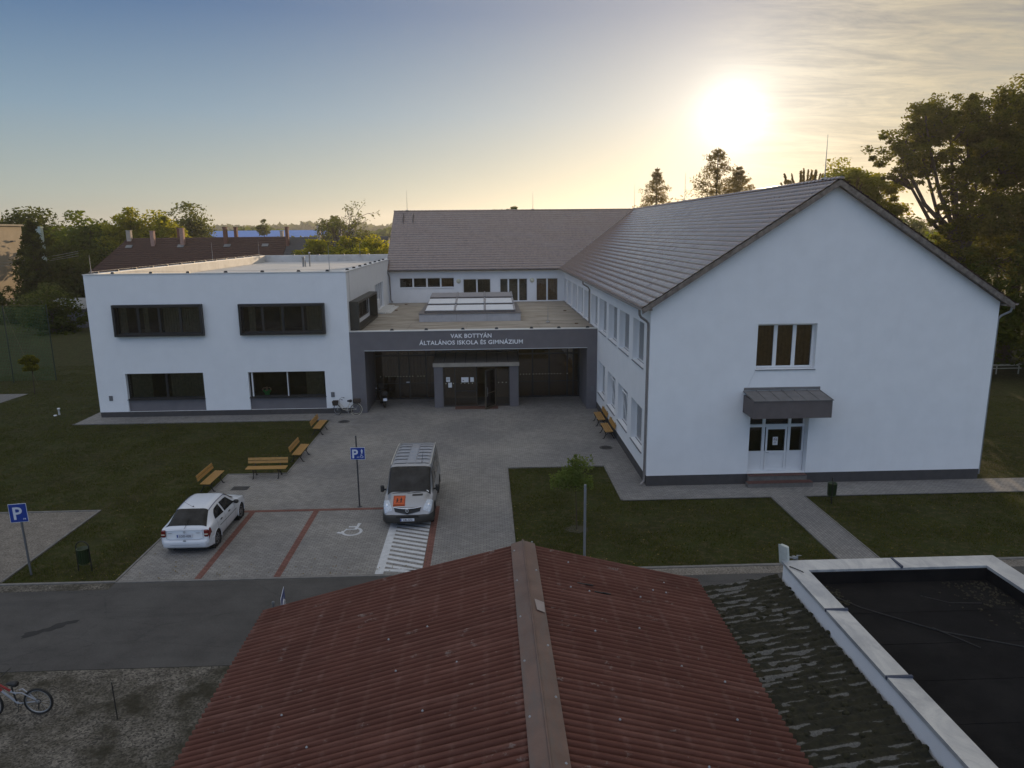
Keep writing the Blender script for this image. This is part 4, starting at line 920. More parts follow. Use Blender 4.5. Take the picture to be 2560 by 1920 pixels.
# mossy lean-to between the garage and the white store
lean = thing('lean_to', (5.2, 6, 0), 'lean-to with a moss-covered corrugated roof beside the red garage roof', 'building'); LO = (5.2, 6, 0)
mm = bpy.data.materials.new('mossy_asbestos'); mm.use_nodes = True; t = NT(mm.node_tree); b = mm.node_tree.nodes['Principled BSDF']
at = t.node('ShaderNodeAttribute', attribute_name='mask'); tc = t.node('ShaderNodeTexCoord'); vec = tc.outputs['Object']
n1 = t.noise(vec, 7, 6, .8); n2 = t.noise(vec, 34, 4, .8)
moss = t.mix(t.rng(n1, .35, .65), (.007, .007, .003), (.027, .024, .009)); sheet = t.mix(t.rng(n2, .35, .7), (.055, .053, .047), (.16, .155, .14))
t.link(t.mix(t.rng(t.math('ADD', at.outputs['Fac'], t.math('MULTIPLY', t.math('SUBTRACT', n2, .5), .8)), .35, .6), sheet, moss), b.inputs['Base Color']); b.inputs['Roughness'].default_value = .95
MLn = slope_matrix((6.09, YB, 3.60), (0, 1, 0), (4.30-6.09, 0, 3.33-3.60))
corr('mossy_roof', MLn, 14.0-YB, 1.82, .177, .026, mm, lean, LO, mossy=True)
lw_ = MB(); lw_.box(4.35, 6.05, 13.4, 13.6, 0, 3.28); lw_.box(5.9, 6.05, YB, 13.4, 0, 3.4); lw_.build('wall', mat('old_plaster', (0, 0, 0)), lean, LO)
# moss cushions standing proud
mo = MB(); 
for k in range(420):
    u = rng.uniform(3.5, 16.8); v = rng.beta(.6, .6)*1.78; r = rng.uniform(.02, .065)
    x = 6.09-v*.988; z = 3.60-v*.149+.02
    if x < 4.5 and rng.random() < .3: continue
    mo.lathe([(r, -.01), (r*.9, r*.35), (r*.5, r*.6), (0, r*.66)], (x+rng.normal(0, .02), YB+u, z), n=6)
moo = mo.build('moss_cushions', mat('moss', (.014, .014, .005), 1., .5, 12, col2=(.030, .027, .009)), lean, LO); moo['kind'] = 'stuff'

# white store with flat bitumen roof
store = thing('store_building', (8.3, 6, 0), 'low white building in the right foreground with a black flat roof and pale metal coping', 'building'); TO = (8.3, 6, 0)
xa, xb, yf = 6.11, 10.64, 13.91
sw_ = MB(); sw_.box(xa+.03, xa+.36, YB, yf-.03, 0, 3.95); sw_.box(xb-.36, xb-.03, YB, yf-.03, 0, 3.95); sw_.box(xa+.36, xb-.36, yf-.36, yf-.03, 0, 3.95); sw_.box(xa+.36, xb-.36, YB, YB+.3, 0, 3.95)
sw_.build('wall', M_WHITE, store, TO)
def zincx(t, c, vec, b):
    n = t.noise(t.mapping(vec, scale=(1.6, .8, 1)), 1.6, 7, .7, 1.0); n2 = t.noise(vec, 30, 4, .8)
    t.link(t.rng(n, .3, .7, .28, .52), b.inputs['Roughness'])
    c = t.mix(t.rng(n, .4, .62), c, (.62, .62, .61)); return t.mix(t.math('MULTIPLY', t.rng(n2, .6, .75), .4), c, (.22, .21, .19))
M_CZ = mat('worn_zinc_coping', (.45, .46, .48), .4, .1, 1, metal=.45, extra=zincx)
co = MB(); w = .40
def cope(x0, x1, y0, y1, zo=4.0, tilt=.03, axis='y', flip=1):
    # slightly tilted sheet with folded edges
    if axis == 'y':
        za, zb2 = (zo, zo-tilt) if flip > 0 else (zo-tilt, zo)
        v = [(x0, y0, za), (x1, y0, zb2), (x1, y1, zb2), (x0, y1, za), (x0, y0, za-.07), (x1, y0, zb2-.05), (x1, y1, zb2-.05), (x0, y1, za-.07)]
    else:
        v = [(x0, y0, zo-tilt), (x1, y0, zo-tilt), (x1, y1, zo), (x0, y1, zo), (x0, y0, zo-tilt-.05), (x1, y0, zo-tilt-.05), (x1, y1, zo-.07), (x0, y1, zo-.07)]
    co.add(v, [(0, 1, 2, 3), (7, 6, 5, 4), (0, 4, 5, 1), (1, 5, 6, 2), (2, 6, 7, 3), (3, 7, 4, 0)])
joints = [11.9, 9.85, 7.8, 5.8]
ys_ = [yf-w]+joints+[YB]
# mitred corners built as prisms
def mitre(pts, zs):
    v = [(x, y, z) for (x, y), z in zip(pts, zs)]+[(x, y, z-.06) for (x, y), z in zip(pts, zs)]; n = len(pts)
    co.add(v, [tuple(range(n)), tuple(range(2*n-1, n-1, -1))]+[(i, n+i, n+(i+1) % n, (i+1) % n) for i in range(n)])
mitre([(xa, yf-2.01), (xa+w, yf-2.01), (xa+w, yf-w), (xa, yf)], [4, 3.97, 3.97, 4]); mitre([(xa+.004, yf), (xa+w, yf-w+.004), (8.45, yf-w+.004), (8.45, yf)], [4, 3.97, 3.97, 4])
mitre([(8.456, yf), (8.456, yf-w), (xb-w, yf-w), (xb-.004, yf)], [4, 3.97, 3.97, 4]); mitre([(xb, yf), (xb-w, yf-w), (xb-w, 11), (xb, 11)], [4, 3.97, 3.97, 4])
prev = yf-2.016
for j in joints[1:]+[3.7, YB]: cope(xa, xa+w, j+.006, prev); prev = j
prev = 10.99
for j in (8, 5, YB): cope(xb-w, xb, j+.006, prev, flip=-1); prev = j
coo = co.build('coping', M_CZ, store, TO)
jn = MB()
for y in [yf-2.013]+joints[1:]: jn.box(xa-.006, xa+w+.006, y-.022, y+.022, 3.955, 4.012)
jn.box(8.43, 8.476, yf-w-.006, yf+.006, 3.955, 4.012)
jn.build('coping_joint', mat('joint_dark', (.05, .06, .09), .6), store, TO)
M_BIT = mat('bitumen_roof', (.011, .0105, .0108), .95, .3, 1.5, .8, 70, extra=lambda t, c, vec, b: t.mix(t.math('MULTIPLY', t.rng(t.noise(vec, 1.2, 6, .7), .48, .7), .6), c, (.022, .021, .020)), spec=.1)
br = MB(); br.box(xa+.36, xb-.36, YB+.3, yf-.36, 3.3, 3.66)
br.box(xa+.36, xa+.39, YB+.3, yf-.4, 3.66, 3.92); br.box(xb-.39, xb-.36, YB+.3, yf-.4, 3.66, 3.92); br.box(xa+.39, xb-.39, yf-.42, yf-.36, 3.66, 3.92)
for y in (12.3, 11.25, 10.2, 9.15, 8.1): br.box(xa+.39, xb-.39, y, y+.03, 3.66, 3.668)
br.build('flat_roof', M_BIT, store, TO)
cbk = MB(); cbk.tube([(xa+.05, 13.62, 4.01), (xa+.22, 13.40, 4.0), (xa+.5, 13.2, 3.68), (xa+1.0, 12.5, 3.675), (xa+2.0, 11.6, 3.675), (xa+3.2, 11.0, 3.675), (xb-.5, 10.2, 3.675)], .011, 6)
cbk.tube([(xa+1.9, 11.7, 3.69), (xa+2.2, 11.3, 3.675), (xa+2.35, 11.05, 3.675)], .009, 5); cbk.tube([(xa+2.4, 12.9, 3.67), (xa+2.8, 12.6, 3.67), (xa+3.4, 12.55, 3.67)], .006, 5)
cbk.build('roof_cable', M_BLACK, store, TO)
db_ = MB()
for k in range(260):
    if rng.random() < .6: x = xb-.45-abs(rng.normal(0, .55)); y = yf-.5-abs(rng.normal(0, .9))
    else: x = rng.uniform(xa+.45, xa+.9); y = rng.uniform(12.6, 13.4)
    s = rng.uniform(.01, .035); a = rng.uniform(0, 3); db_.cbox((x, y, 3.67), (s*2, s, s*.6), Matrix.Rotation(a, 3, 'Z'))
do = db_.build('roof_debris', mat('dead_leaves', (.030, .026, .014), .95, .5, 20), store, TO); do['kind'] = 'stuff'
# panel antenna on the coping corner
an_ = thing('panel_antenna', (6.35, 13.98, 3.9), 'pale box-shaped antenna panel on a bracket at the corner of the white store roof', 'antenna')
Ma = Matrix.Translation((-.12, .02, 0)) @ Matrix.Rotation(R(28), 4, 'Z') @ Matrix.Rotation(R(-9), 4, 'Y')
m_ = MB(Ma); m_.rbox(-.04, .04, -.10, .10, .0, .42, .02); m_.rbox(-.055, -.035, -.115, .115, -.01, .43, .01); m_.build('panel', mat('aged_white_plastic', (.50, .52, .48), .5, .12, 8), an_)
m_ = MB(); m_.tube([(-.06, 0, .14), (.05, 0, .12), (.12, .0, .14)], .022, 6); m_.tube([(.12, 0, -.3), (.12, 0, .18)], .02, 8); m_.cbox((.05, 0, .13), (.06, .08, .05)); m_.tube([(.12, .03, .16), (.22, .02, .16)], .008, 5); m_.build('bracket', M_STEEL, an_)
#@@OBJECTS
# ------------------------------------------------------------------ benches
M_WOOD = mat('varnished_slat', (.36, .19, .045), .5, .18, 2.5, nstretch=(2, 12, 12), col2=(.44, .245, .062))
M_IRON = mat('black_cast_iron', (.013, .012, .012), .5)
def make_bench():
    t = thing('park_bench', (0, 0, 0), 'x', 'bench')
    s = MB()
    for k in range(4): s.rbox(-.9, .9, -.02+k*.105, .072+k*.105, .43+.004*k, .462+.004*k, .006)
    s.build('seat', M_WOOD, t)
    bk = MB(Matrix.Translation((0, .44, .52)) @ Matrix.Rotation(R(-14), 4, 'X'))
    for z in (.06, .20): bk.rbox(-.9, .9, -.018, .016, z, z+.115, .006)
    bk.build('backrest', M_WOOD, t)
    for x in (-.56, .56):
        l = MB()
        l.tube([(x, -.06, .0), (x, -.02, .06), (x, .06, .22), (x, .02, .34), (x, -.02, .415)], [.030, .024, .020, .022, .024], 8)
        l.tube([(x, .50, .0), (x, .46, .07), (x, .36, .24), (x, .38, .36), (x, .40, .42)], [.030, .024, .020, .022, .024], 8)
        l.tube([(x, .07, .22), (x, .20, .30), (x, .355, .24)], .018, 8); l.cbox((x, .19, .408), (.045, .44, .028))
        l.tube([(x, .38, .40), (x, .44, .50), (x, .50, .66), (x, .555, .86)], [.024, .022, .020, .016], 8)
        l.rbox(x-.035, x+.035, -.13, -.02, 0, .025, .008); l.rbox(x-.035, x+.035, .45, .56, 0, .025, .008)
        l.build('leg', M_IRON, t)
    return t
bench0 = make_bench()
BG = 'yellow slatted benches round the courtyard'
B = [(-11.82, 30.6, R(90), 'yellow slatted bench behind the parked white car, end of the left row'),
     (-10.02, 31.62, 0, 'yellow slatted bench facing the camera at the corner of the left lawn'),
     (-8.98, 34.55, R(90), 'yellow slatted bench on the lawn edge, middle one between the front-facing bench and the entrance'),
     (-9.08, 39.3, R(90), 'yellow slatted bench on the left nearest the portal and the white bicycle'),
     (6.22, 40.0, R(-90), 'yellow slatted bench against the right wing, nearer the portal'),
     (6.22, 37.5, R(-90), 'yellow slatted bench against the right wing, farther from the portal')]
for i, (x, y, rz, lab) in enumerate(B):
    o = bench0 if i == 0 else copy_tree(bench0)
    # local seat front is -y; rotate so that the seat faces the courtyard
    o.location = (x, y, 0); o.rotation_euler = (0, 0, rz); tag(o, lab, 'bench', BG)

# ------------------------------------------------------------------ signs and posts
M_BLUE = mat('sign_blue', (.012, .045, .26), .35, .05, 3)
M_SW = mat('sign_white', (.62, .64, .70), .4, .03, 3)
def sign_plate(t, M, w, h, kind):
    p = MB(M); p.rbox(-w/2, w/2, -.006, .006, 0, h, .004); p.build('sign_rim', M_SW, t)
    f = MB(M); e = .014; f.box(-w/2+e, w/2-e, -.009, -.006, e, h-e); f.build('sign_face', M_BLUE, t)
    l = MB(M)
    if kind == 'disabled':
        text_into(l, 'P', h*.98, Matrix.Translation((-w*.20, -.011, h*.15)) @ XZ, bold=.012, extrude=.002)
        l.prism([(w*.24, -.010, h*.50), (w*.33, -.010, h*.50), (w*.33, -.010, h*.66), (w*.37, -.010, h*.70), (w*.285, -.010, h*.88), (w*.20, -.010, h*.70), (w*.24, -.010, h*.66)], (0, -.003, 0))
        wheelchair(l, Matrix.Translation((w*.20, -.010, h*.12)) @ XZ, h*.34, .003, .09)
        text_into(l, '« «', .05, Matrix.Translation((w*.02, -.011, h*.15)) @ XZ, extrude=.002) if False else None
        l.box(-w*.06, w*-.02, -.013, -.010, h*.16, h*.25); l.box(w*.05, w*.09, -.013, -.010, h*.16, h*.25)
    elif kind == 'p':
        text_into(l, 'P', h*.95, Matrix.Translation((-w*.06, -.011, h*.16)) @ XZ, bold=.008, extrude=.002)
        text_into(l, 'P4', h*.13, Matrix.Translation((w*.30, -.011, h*.12)) @ XZ, bold=.001, extrude=.002)
    else:
        l.ring((0, -.012, h*.5), (0, 1, 0), w*.26, .028, 24, 5); l.box(-.025, .025, -.014, -.010, h*.5, h*.86)
    l.build('sign_symbol', M_SW, t)
t = thing('parking_sign', (-5.20, 27.86, 0), 'blue disabled parking sign on a grey post, standing beside the silver van', 'sign')
m_ = MB(); m_.tube([(0, 0, 0), (0, 0, 2.97)], .031, 10); m_.lathe([(.10, 0), (.10, .012), (.04, .03)], n=12); m_.build('post', mat('dark_post', (.05, .052, .056), .5), t)
sign_plate(t, Matrix.Translation((.05, -.045, 2.0)), .575, .50, 'disabled')
t = thing('parking_sign', (-14.93, 22.47, 0), 'blue square P sign leaning on a grey post beside the gravel at the left edge', 'sign')
t.rotation_euler = (0, R(-1.5), 0)
m_ = MB(); m_.tube([(0, 0, 0), (0, 0, 2.46)], .034, 10); m_.build('post', mat('post_paint', (.11, .115, .12), .5), t)
sign_plate(t, Matrix.Translation((-.02, -.045, 1.85)) @ Matrix.Rotation(R(6), 4, 'Z'), .54, .62, 'p')
t = thing('road_sign', (-4.92, 15.3, 0), 'blue sign seen almost edge-on, rising behind the left eave of the red garage roof', 'sign')
m_ = MB(); m_.tube([(0, 0, 0), (0, 0, 2.62)], .03, 10); m_.lathe([(.034, 2.60), (.034, 2.64), (0, 2.645)], n=10); m_.build('post', mat('post_paint', (0, 0, 0)), t)
sign_plate(t, Matrix.Translation((.14, .25, 2.0)) @ Matrix.Rotation(R(99), 4, 'Z'), .62, .72, 'ring')
t = thing('grey_pole', (2.62, 18.1+3.75, 0), 'plain grey steel pole rising behind the ridge of the red garage roof', 'pole')
t.location = (3.1, 21.98, 0)
m_ = MB(); m_.tube([(0, 0, 0), (0, 0, 2.85)], .042, 12, cap=True); m_.lathe([(.07, 0), (.07, .02), (.042, .03)], n=12); m_.build('post', mat('pole_paint', (.20, .21, .225), .5), t)

# ------------------------------------------------------------------ litter bins
def make_bin():
    t = thing('litter_bin', (0, 0, 0), 'x', 'litter bin')
    f = MB(); pts = [(-.215, 0, 0), (-.205, 0, .8)]+[(-.205*math.cos(a), 0, .84+.205*math.sin(a)) for a in np.linspace(0, math.pi, 13)]+[(.205, 0, .8), (.215, 0, 0)]
    f.tube(pts, .018, 8); f.tube([(-.2, 0, .22), (.2, 0, .22)], .01, 6); f.build('stand', M_IRON, t)
    b_ = MB(); b_.lathe([(0, .26), (.135, .26), (.155, .30), (.17, .78), (.178, .79), (.178, .81), (.16, .81), (.15, .32), (0, .30)], n=22)
    for k in range(14):
        a = 2*math.pi*k/14; b_.tube([(.16*math.cos(a), .16*math.sin(a), .31), (.176*math.cos(a), .176*math.sin(a), .77)], .008, 5)
    b_.build('basket', mat('green_bin', (.020, .040, .014), .45), t)
    for z_, r_1 in ((.80, .178), (.29, .158)): r = MB(); r.ring((0, 0, z_), (0, 0, 1), r_1, .010, 24, 5); r.build('rim', mat('olive_rim', (.055, .065, .015), .4), t)
    return t
b0 = make_bin(); b0.location = (-13.29, 22.64, 0); tag(b0, 'green litter bin in a dark arched stand beside the P sign on the left', 'litter bin', 'green litter bins on arched stands')
b1 = copy_tree(b0); b1.location = (13.8, 27.2, 0); b1.rotation_euler = (0, 0, R(68)); tag(b1, 'green litter bin beside the path to the side door', 'litter bin', 'green litter bins on arched stands')
t = thing('steel_stake', (-8.55, 14.99, 0), 'thin dark stake standing in the gravel left of the garage', 'stake'); m_ = MB(); m_.tube([(0, 0, 0), (-.02, 0, .93)], .013, 6); m_.tube([(-.012, 0, .80), (.05, 0, .82)], .006, 5); m_.build('rod', M_RUBBER, t)
t = thing('vent_pipe', (-26.37, 44.5, 0), 'short white plastic pipe standing in the lawn left of the flat-roofed wing', 'pipe'); m_ = MB(); m_.lathe([(.055, 0), (.055, .33), (.085, .34), (.085, .42), (.05, .43), (0, .43)], n=14); m_.lathe([(.10, 0), (.10, .05), (0, .06)], (-.1, -.25, 0), n=12); m_.build('pipe', M_PVC, t)
t = thing('gravel_edge_box', (-15.7, 21.95, 0), 'low pale concrete block at the road edge, cut by the left frame edge', 'block')
bpy.data.objects.remove(t)

# ------------------------------------------------------------------ vehicles
def catmull(C, x):
    n = len(C); x = min(max(x, 0), n-1-1e-6); i = int(x); f = x-i
    p = [C[max(i-1, 0)], C[i], C[min(i+1, n-1)], C[min(i+2, n-1)]]
    return tuple(.5*(2*b+(c-a)*f+(2*a-5*b+4*c-d)*f*f+(3*b-a-3*c+d)*f**3) for a, b, c, d in zip(*p))
class Body:
    """lofted car body. stations: list of rings, each ring a list of (x, y, z) from bottom centre round the right side to the roof centre"""
    def __init__(s, rings): s.r = rings; s.nu = len(rings)-1; s.nv = len(rings[0])-1
    def pt(s, u, v):
        fl = v > s.nv
        if fl: v = 2*s.nv-v
        col = [catmull([ring[k] for ring in s.r], u) for k in range(max(0, int(v)-1), min(s.nv, int(v)+2)+1)]
        k0 = max(0, int(v)-1); p = catmull(col, v-k0)
        return Vector((-p[0] if fl else p[0], p[1], p[2]))
    def nrm(s, u, v):
        e = .02; a = s.pt(min(u+e, s.nu), v)-s.pt(max(u-e, 0), v); b = s.pt(u, min(v+e, 2*s.nv))-s.pt(u, max(v-e, 0)); n = b.cross(a)
        if n.length < 1e-9: return Vector((0, 0, 1))
        n.normalize(); p = s.pt(u, v); c = Vector((0, p.y, .7))
        return n if n.dot(p-c) > 0 else -n
    def panel(s, mb, q, nu=10, nv=6, off=.006, both=False, mi=0, far=False):
        """q: four (u, v) corners; bilinear patch lying on the body, offset outward"""
        for mir in ((False, True) if both else (far,)):
            def fn(a, b_):
                u = (q[0][0]*(1-a)+q[1][0]*a)*(1-b_)+(q[3][0]*(1-a)+q[2][0]*a)*b_; v = (q[0][1]*(1-a)+q[1][1]*a)*(1-b_)+(q[3][1]*(1-a)+q[2][1]*a)*b_
                if mir: v = 2*s.nv-v
                return tuple(s.pt(u, v)+s.nrm(u, v)*off)
            mb.grid(fn, nu, nv, mi, True)
    def mesh(s, mb, NU, NV, arches, skip=None):
        us = np.linspace(0, s.nu, NU+1); vs = np.linspace(0, 2*s.nv, 2*NV+1)
        P_ = [[s.pt(u, v) for v in vs] for u in us]; idx = {}; V = []; F = []
        for i in range(NU+1):
            for j in range(2*NV+1): idx[i, j] = len(V); V.append(tuple(P_[i][j]))
        for i in range(NU):
            for j in range(2*NV):
                c = (P_[i][j]+P_[i+1][j]+P_[i+1][j+1]+P_[i][j+1])/4
                if any((c.y-ay)**2+(c.z-az)**2 < r*r and abs(c.x) > .45 for ay, az, r in arches): continue
                F.append((idx[i, j], idx[i+1, j], idx[i+1, j+1], idx[i, j+1]))
        mb.add(V, F, 0, True)
def ring8(y, w, zs, zb, zr, wr, ws=None, crown=.02):
    """w widest half width; zs sill height; zb belt; zr roof centre; wr roof half width"""
    ws = ws or w*.95
    return [(0, y, zs-.04), (ws*.8, y, zs-.03), (ws, y, zs+.05), (w, y, zs+(zb-zs)*.45), (w*.995, y, zs+(zb-zs)*.75), (w*.955, y, zb), (wr+(w*.955-wr)*.12, y, zr-.085*(zr-zb > .12)-crown*2), (wr*.80, y, zr-crown*.6), (wr*.4, y, zr-crown*.1), (0, y, zr)]
def make_wheel(t, x, y, r, w, name='wheel', rimcol=None, hub=True):
    s = 1 if x > 0 else -1
    m = MB(Matrix.Translation((x, y, r))); ax = (s, 0, 0)
    m.lathe([(r*.62, -w*.5), (r*.93, -w*.5), (r, -w*.35), (r, w*.30), (r*.94, w*.48), (r*.68, w*.5), (r*.64, w*.42)], (0, 0, 0), ax, 32)
    o = m.build(name, M_RUBBER, t)
    m = MB(Matrix.Translation((x, y, r))); m.lathe([(r*.66, w*.40), (r*.62, w*.44), (r*.55, w*.34), (r*.20, w*.36), (0, w*.38)], (0, 0, 0), ax, 32)
    for k in range(8):
        a = 2*math.pi*k/8; m.tube([(s*w*.40, r*.30*math.cos(a), r*.30*math.sin(a)), (s*w*.37, r*.54*math.cos(a), r*.54*math.sin(a))], .014*r/.3, 6, 1)
    m.build('hubcap', [rimcol or mat('alloy', (.28, .29, .30), .35, metal=.7), M_BLACK], o)
def lic(t, M, txt, w=.52, h=.112, eu=True):
    m = MB(M); m.rbox(-w/2, w/2, -.006, 0, 0, h, .004); o = m.build('licence_plate', M_SW, t)
    m = MB(M); text_into(m, txt, h*.95, Matrix.Translation((.02, -.009, h*.17)) @ XZ @ Matrix.Scale(.92, 4, (1, 0, 0)), extrude=.001, bold=.001, spacing=1.05); m.build('plate_letters', M_BLACK, o)
    if eu: m = MB(M); m.box(-w/2+.004, -w/2+.045, -.008, -.006, .006, h-.006); m.build('plate_band', M_BLUE, o)

# --- white hatchback, rear towards the camera; local y from rear (0) to nose (4.1)
def make_hatch():
    t = thing('parked_car', (-10.42, 23.66, 0), 'white hatchback with blue roof strips parked in the left bay, rear to the camera', 'car')
    paint = mat('white_car_paint', (.62, .64, .68), .25, .02, 2, coat=.6)
    S = [  # y, w, zs, zb, zr, wr
        (.00, .70, .40, .52, .55, .62), (.03, .78, .33, .56, .62, .70), (.09, .82, .27, .80, .86, .74), (.16, .835, .25, .90, .97, .70), (.40, .845, .24, .925, 1.13, .64), (.75, .85, .23, .93, 1.33, .585), (.95, .852, .23, .93, 1.385, .575), (1.4, .855, .23, .92, 1.425, .575), (1.9, .855, .23, .91, 1.43, .575),
        (2.3, .855, .23, .90, 1.40, .565), (2.6, .852, .23, .89, 1.28, .575), (2.9, .85, .23, .88, 1.10, .62), (3.15, .845, .23, .87, .96, .66), (3.5, .83, .24, .82, .885, .64), (3.8, .80, .26, .74, .80, .60), (3.98, .74, .28, .62, .68, .56), (4.08, .62, .33, .50, .55, .50), (4.11, .5, .38, .46, .49, .42)]
    bd = Body([ring8(*s_) for s_ in S])
    ar = [(.745, .30, .355), (3.285, .30, .355)]
    mb = MB(); bd.mesh(mb, 190, 52, ar)
    n0 = bd.r[0]; mb.add([p for p in n0]+[(-p[0], p[1], p[2]) for p in reversed(n0[1:-1])], [tuple(range(2*len(n0)-2))])
    body = mb.build('body', paint, t)
    def u_at(y):
        ys = [q[0] for q in S]
        for i in range(len(ys)-1):
            if ys[i] <= y <= ys[i+1]: return i+(y-ys[i])/(ys[i+1]-ys[i])
    # wheel housings, lips
    m = MB()
    for ay, az, r in ar:
        for s in (1, -1):
            m.lathe([(r+.01, -.30), (r+.01, -.012)], (s*.84, ay, az), (s, 0, 0), 32); m.lathe([(0, -.30), (r+.01, -.30)], (s*.84, ay, az), (s, 0, 0), 32)
    m.build('wheel_arch', M_RUBBER, body)
    m = MB()
    for ay, az, r in ar:
        for s in (1, -1):
            pts = [(s*(.845 if ay < 2 else .832-.01*math.cos(R(a))), ay+math.cos(R(a))*(r+.004), az+math.sin(R(a))*(r+.004)) for a in range(-8, 189, 7)]
            m.tube(pts, .020, 8)
    m.build('arch_lip', paint, body)
    for x in (.735, -.735):
        for y in (.745, 3.285): make_wheel(t, x, y, .30, .19)
    q = lambda y, v: (u_at(y), v)
    for far in (False, True):
        gl = MB(); bd.panel(gl, [q(.78, 5.22), q(1.55, 5.12), q(1.50, 5.93), q(1.12, 5.88)], 16, 6, .007, far=far); gl.build('rear_side_window', M_CARGLASS, t)
        gl = MB(); bd.panel(gl, [q(1.66, 5.12), q(2.72, 5.12), q(2.30, 5.90), q(1.62, 5.94)], 16, 6, .007, far=far); gl.build('front_side_window', M_CARGLASS, t)
    gl = MB(); bd.panel(gl, [q(.22, 6.05), q(.86, 6.35), q(.86, 11.65), q(.22, 11.95)], 10, 24, .008); gl.build('rear_window', M_CARGLASS, t)
    gl = MB(); bd.panel(gl, [q(2.42, 6.3), q(3.05, 6.15), q(3.05, 11.85), q(2.42, 11.7)], 10, 24, .008); gl.build('windscreen', M_CARGLASS, t)
    st_ = MB()
    for s in (1, -1):
        pts = []
        for y in np.linspace(.86, 2.5, 20):
            v = 6.33 if s > 0 else 11.67; p = bd.pt(u_at(y), v); pts.append(tuple(p+bd.nrm(u_at(y), v)*.004))
        st_.tube(pts, .013, 6)
    st_.build('roof_strip', mat('blue_strip', (.02, .03, .12), .5), t)
    tr = MB(); 
    for s in (False, True):
        def fn(a, b_): 
            y = 1.0+1.72*a; v = 3.55+.12*b_; v = 18-v if s else v; p = bd.pt(u_at(y), v)+bd.nrm(u_at(y), v)*.012; return tuple(p)
        tr.grid(fn, 24, 2)
    tr.build('side_trim', M_BLACK, t)
    for yy in (1.22, 2.0):
        for s in (1, -1):
            p = bd.pt(u_at(yy), 4.55 if s > 0 else 13.45); m = MB(); m.rbox(p.x-.018 if s > 0 else p.x-.012, p.x+.012 if s > 0 else p.x+.018, p.y-.085, p.y+.085, p.z-.02, p.z+.03, .008); m.build('door_handle', M_BLACK, t)
    sm = MB()
    for y_ in (1.60, 2.60):
        for s in (1, -1):
            pts = [tuple(bd.pt(u_at(y_-.02*(v-3)), v if s > 0 else 18-v)+bd.nrm(u_at(y_), v if s > 0 else 18-v)*.0005) for v in np.linspace(2.2, 5.0, 12)]
            sm.tube(pts, .004, 4)
    pts = [tuple(bd.pt(u_at(.95-.10*math.sin((v-2.3)/2.7*1.5)), v)+Vector((.0005, 0, 0))) for v in np.linspace(3.0, 5.0, 10)]; sm.tube(pts, .004, 4)
    sm.build('panel_gap', mat('gap_grey', (.16, .17, .19), .6), t)
    # tail lights
    tl = mat('tail_red', (.14, .008, .008), .2, coat=.5)
    for s in (1, -1):
        m = MB(); a, b_ = (3.75, 5.15)
        def fn(i, j):
            y = .075+.17*(1-j) if True else 0; return (0, 0, 0)
        qq = [(u_at(.055), 3.75), (u_at(.27), 3.95), (u_at(.23), 5.12), (u_at(.10), 5.10)]
        if s < 0: qq = [(u, 18-v) for u, v in qq]
        bd.panel(m, qq, 8, 8, .012); o = m.build('tail_light', tl, t)
        m = MB(); x = .645*s
        m = MB(); m.rbox(min(x, x+.15*s), max(x, x+.15*s), .02, .10, .66, .90, .02); m.build('light_wing', tl, o)
        m = MB(); m.rbox(min(x+.02*s, x+.14*s), max(x+.02*s, x+.14*s), .012, .03, .735, .775, .005); m.build('reverse_lamp', mat('pale_lens', (.55, .48, .38), .3), o)
    # bumper: a fuller band across the rear, plus tailgate outline and spoiler lip
    m = MB()
    prof = [(.0, .27), (-.045, .31), (-.065, .40), (-.06, .50), (-.02, .555), (.03, .56)]
    def bumper(u, v):
        a = (u-.5)*2; k = v*(len(prof)-1); i = min(int(k), len(prof)-2); f = k-i; yy = prof[i][0]*(1-f)+prof[i+1][0]*f; zz = prof[i][1]*(1-f)+prof[i+1][1]*f
        x = math.sin(a*1.45)*.865/math.sin(1.45); y = yy+.02+.42*max(0, abs(a)-.62)**1.5/(.38**1.5)*.9; return (x, y, zz)
    m.grid(bumper, 40, 12); m.build('rear_bumper', paint, t)
    m = MB(); m.tube([(-.60, .02, .905), (-.3, -.0, .925), (0, -.005, .93), (.3, -.0, .925), (.60, .02, .905)], .022, 8)
    m.build('tailgate_lip', paint, t)
    m = MB(); m.tube([(-.60, .035, .90), (-.62, .02, .62), (-.5, -.01, .585), (.5, -.01, .585), (.62, .02, .62), (.60, .035, .90)], .005, 5)
    m.tube([(-.80, -.01, .405), (-.4, -.052, .405), (.4, -.052, .405), (.80, -.01, .405)], .004, 4); m.build('panel_gap', mat('gap_grey', (0, 0, 0)), t)
    m = MB(); m.ring((0, .012, .845), (0, 1, 0), .035, .006, 16, 5); m.box(-.035, .035, .005, .012, .841, .849); m.build('badge', M_STEEL, t)
    m = MB(); m.box(-.55, -.42, .010, .018, .80, .815); m.box(.40, .53, .010, .018, .80, .815); m.build('badge_letters', M_STEEL, t)
    lic(t, Matrix.Translation((0, .0, .655)), 'LOD-428')
    m = MB(); m.rbox(-.045, .045, -.055, -.03, .54, .56, .004); m.tube([(0, .02, .95), (0, .10, .975), (.02, .30, 1.09)], .007, 5); m.build('rear_wiper', M_BLACK, t)
    m = MB(); m.tube([(.0, .98, 1.40), (-.05, .96, 1.42), (-.16, .62, 1.72)], [.012, .006, .004], 6); m.lathe([(.02, 0), (.014, .03), (0, .035)], (0, .98, 1.395), n=10); m.build('aerial', M_BLACK, t)
    for s in (1, -1):
        m = MB(Matrix.Translation((.90*s, 2.62, .95))); m.lathe([(0, -.10), (.05, -.085), (.075, -.04), (.075, .04), (.05, .085), (0, .10)], (0, 0, 0), (1, 0, .0), 14); m.cbox((-.1*s, 0, -.03), (.1, .04, .03)); m.build('wing_mirror', M_BLACK, t)
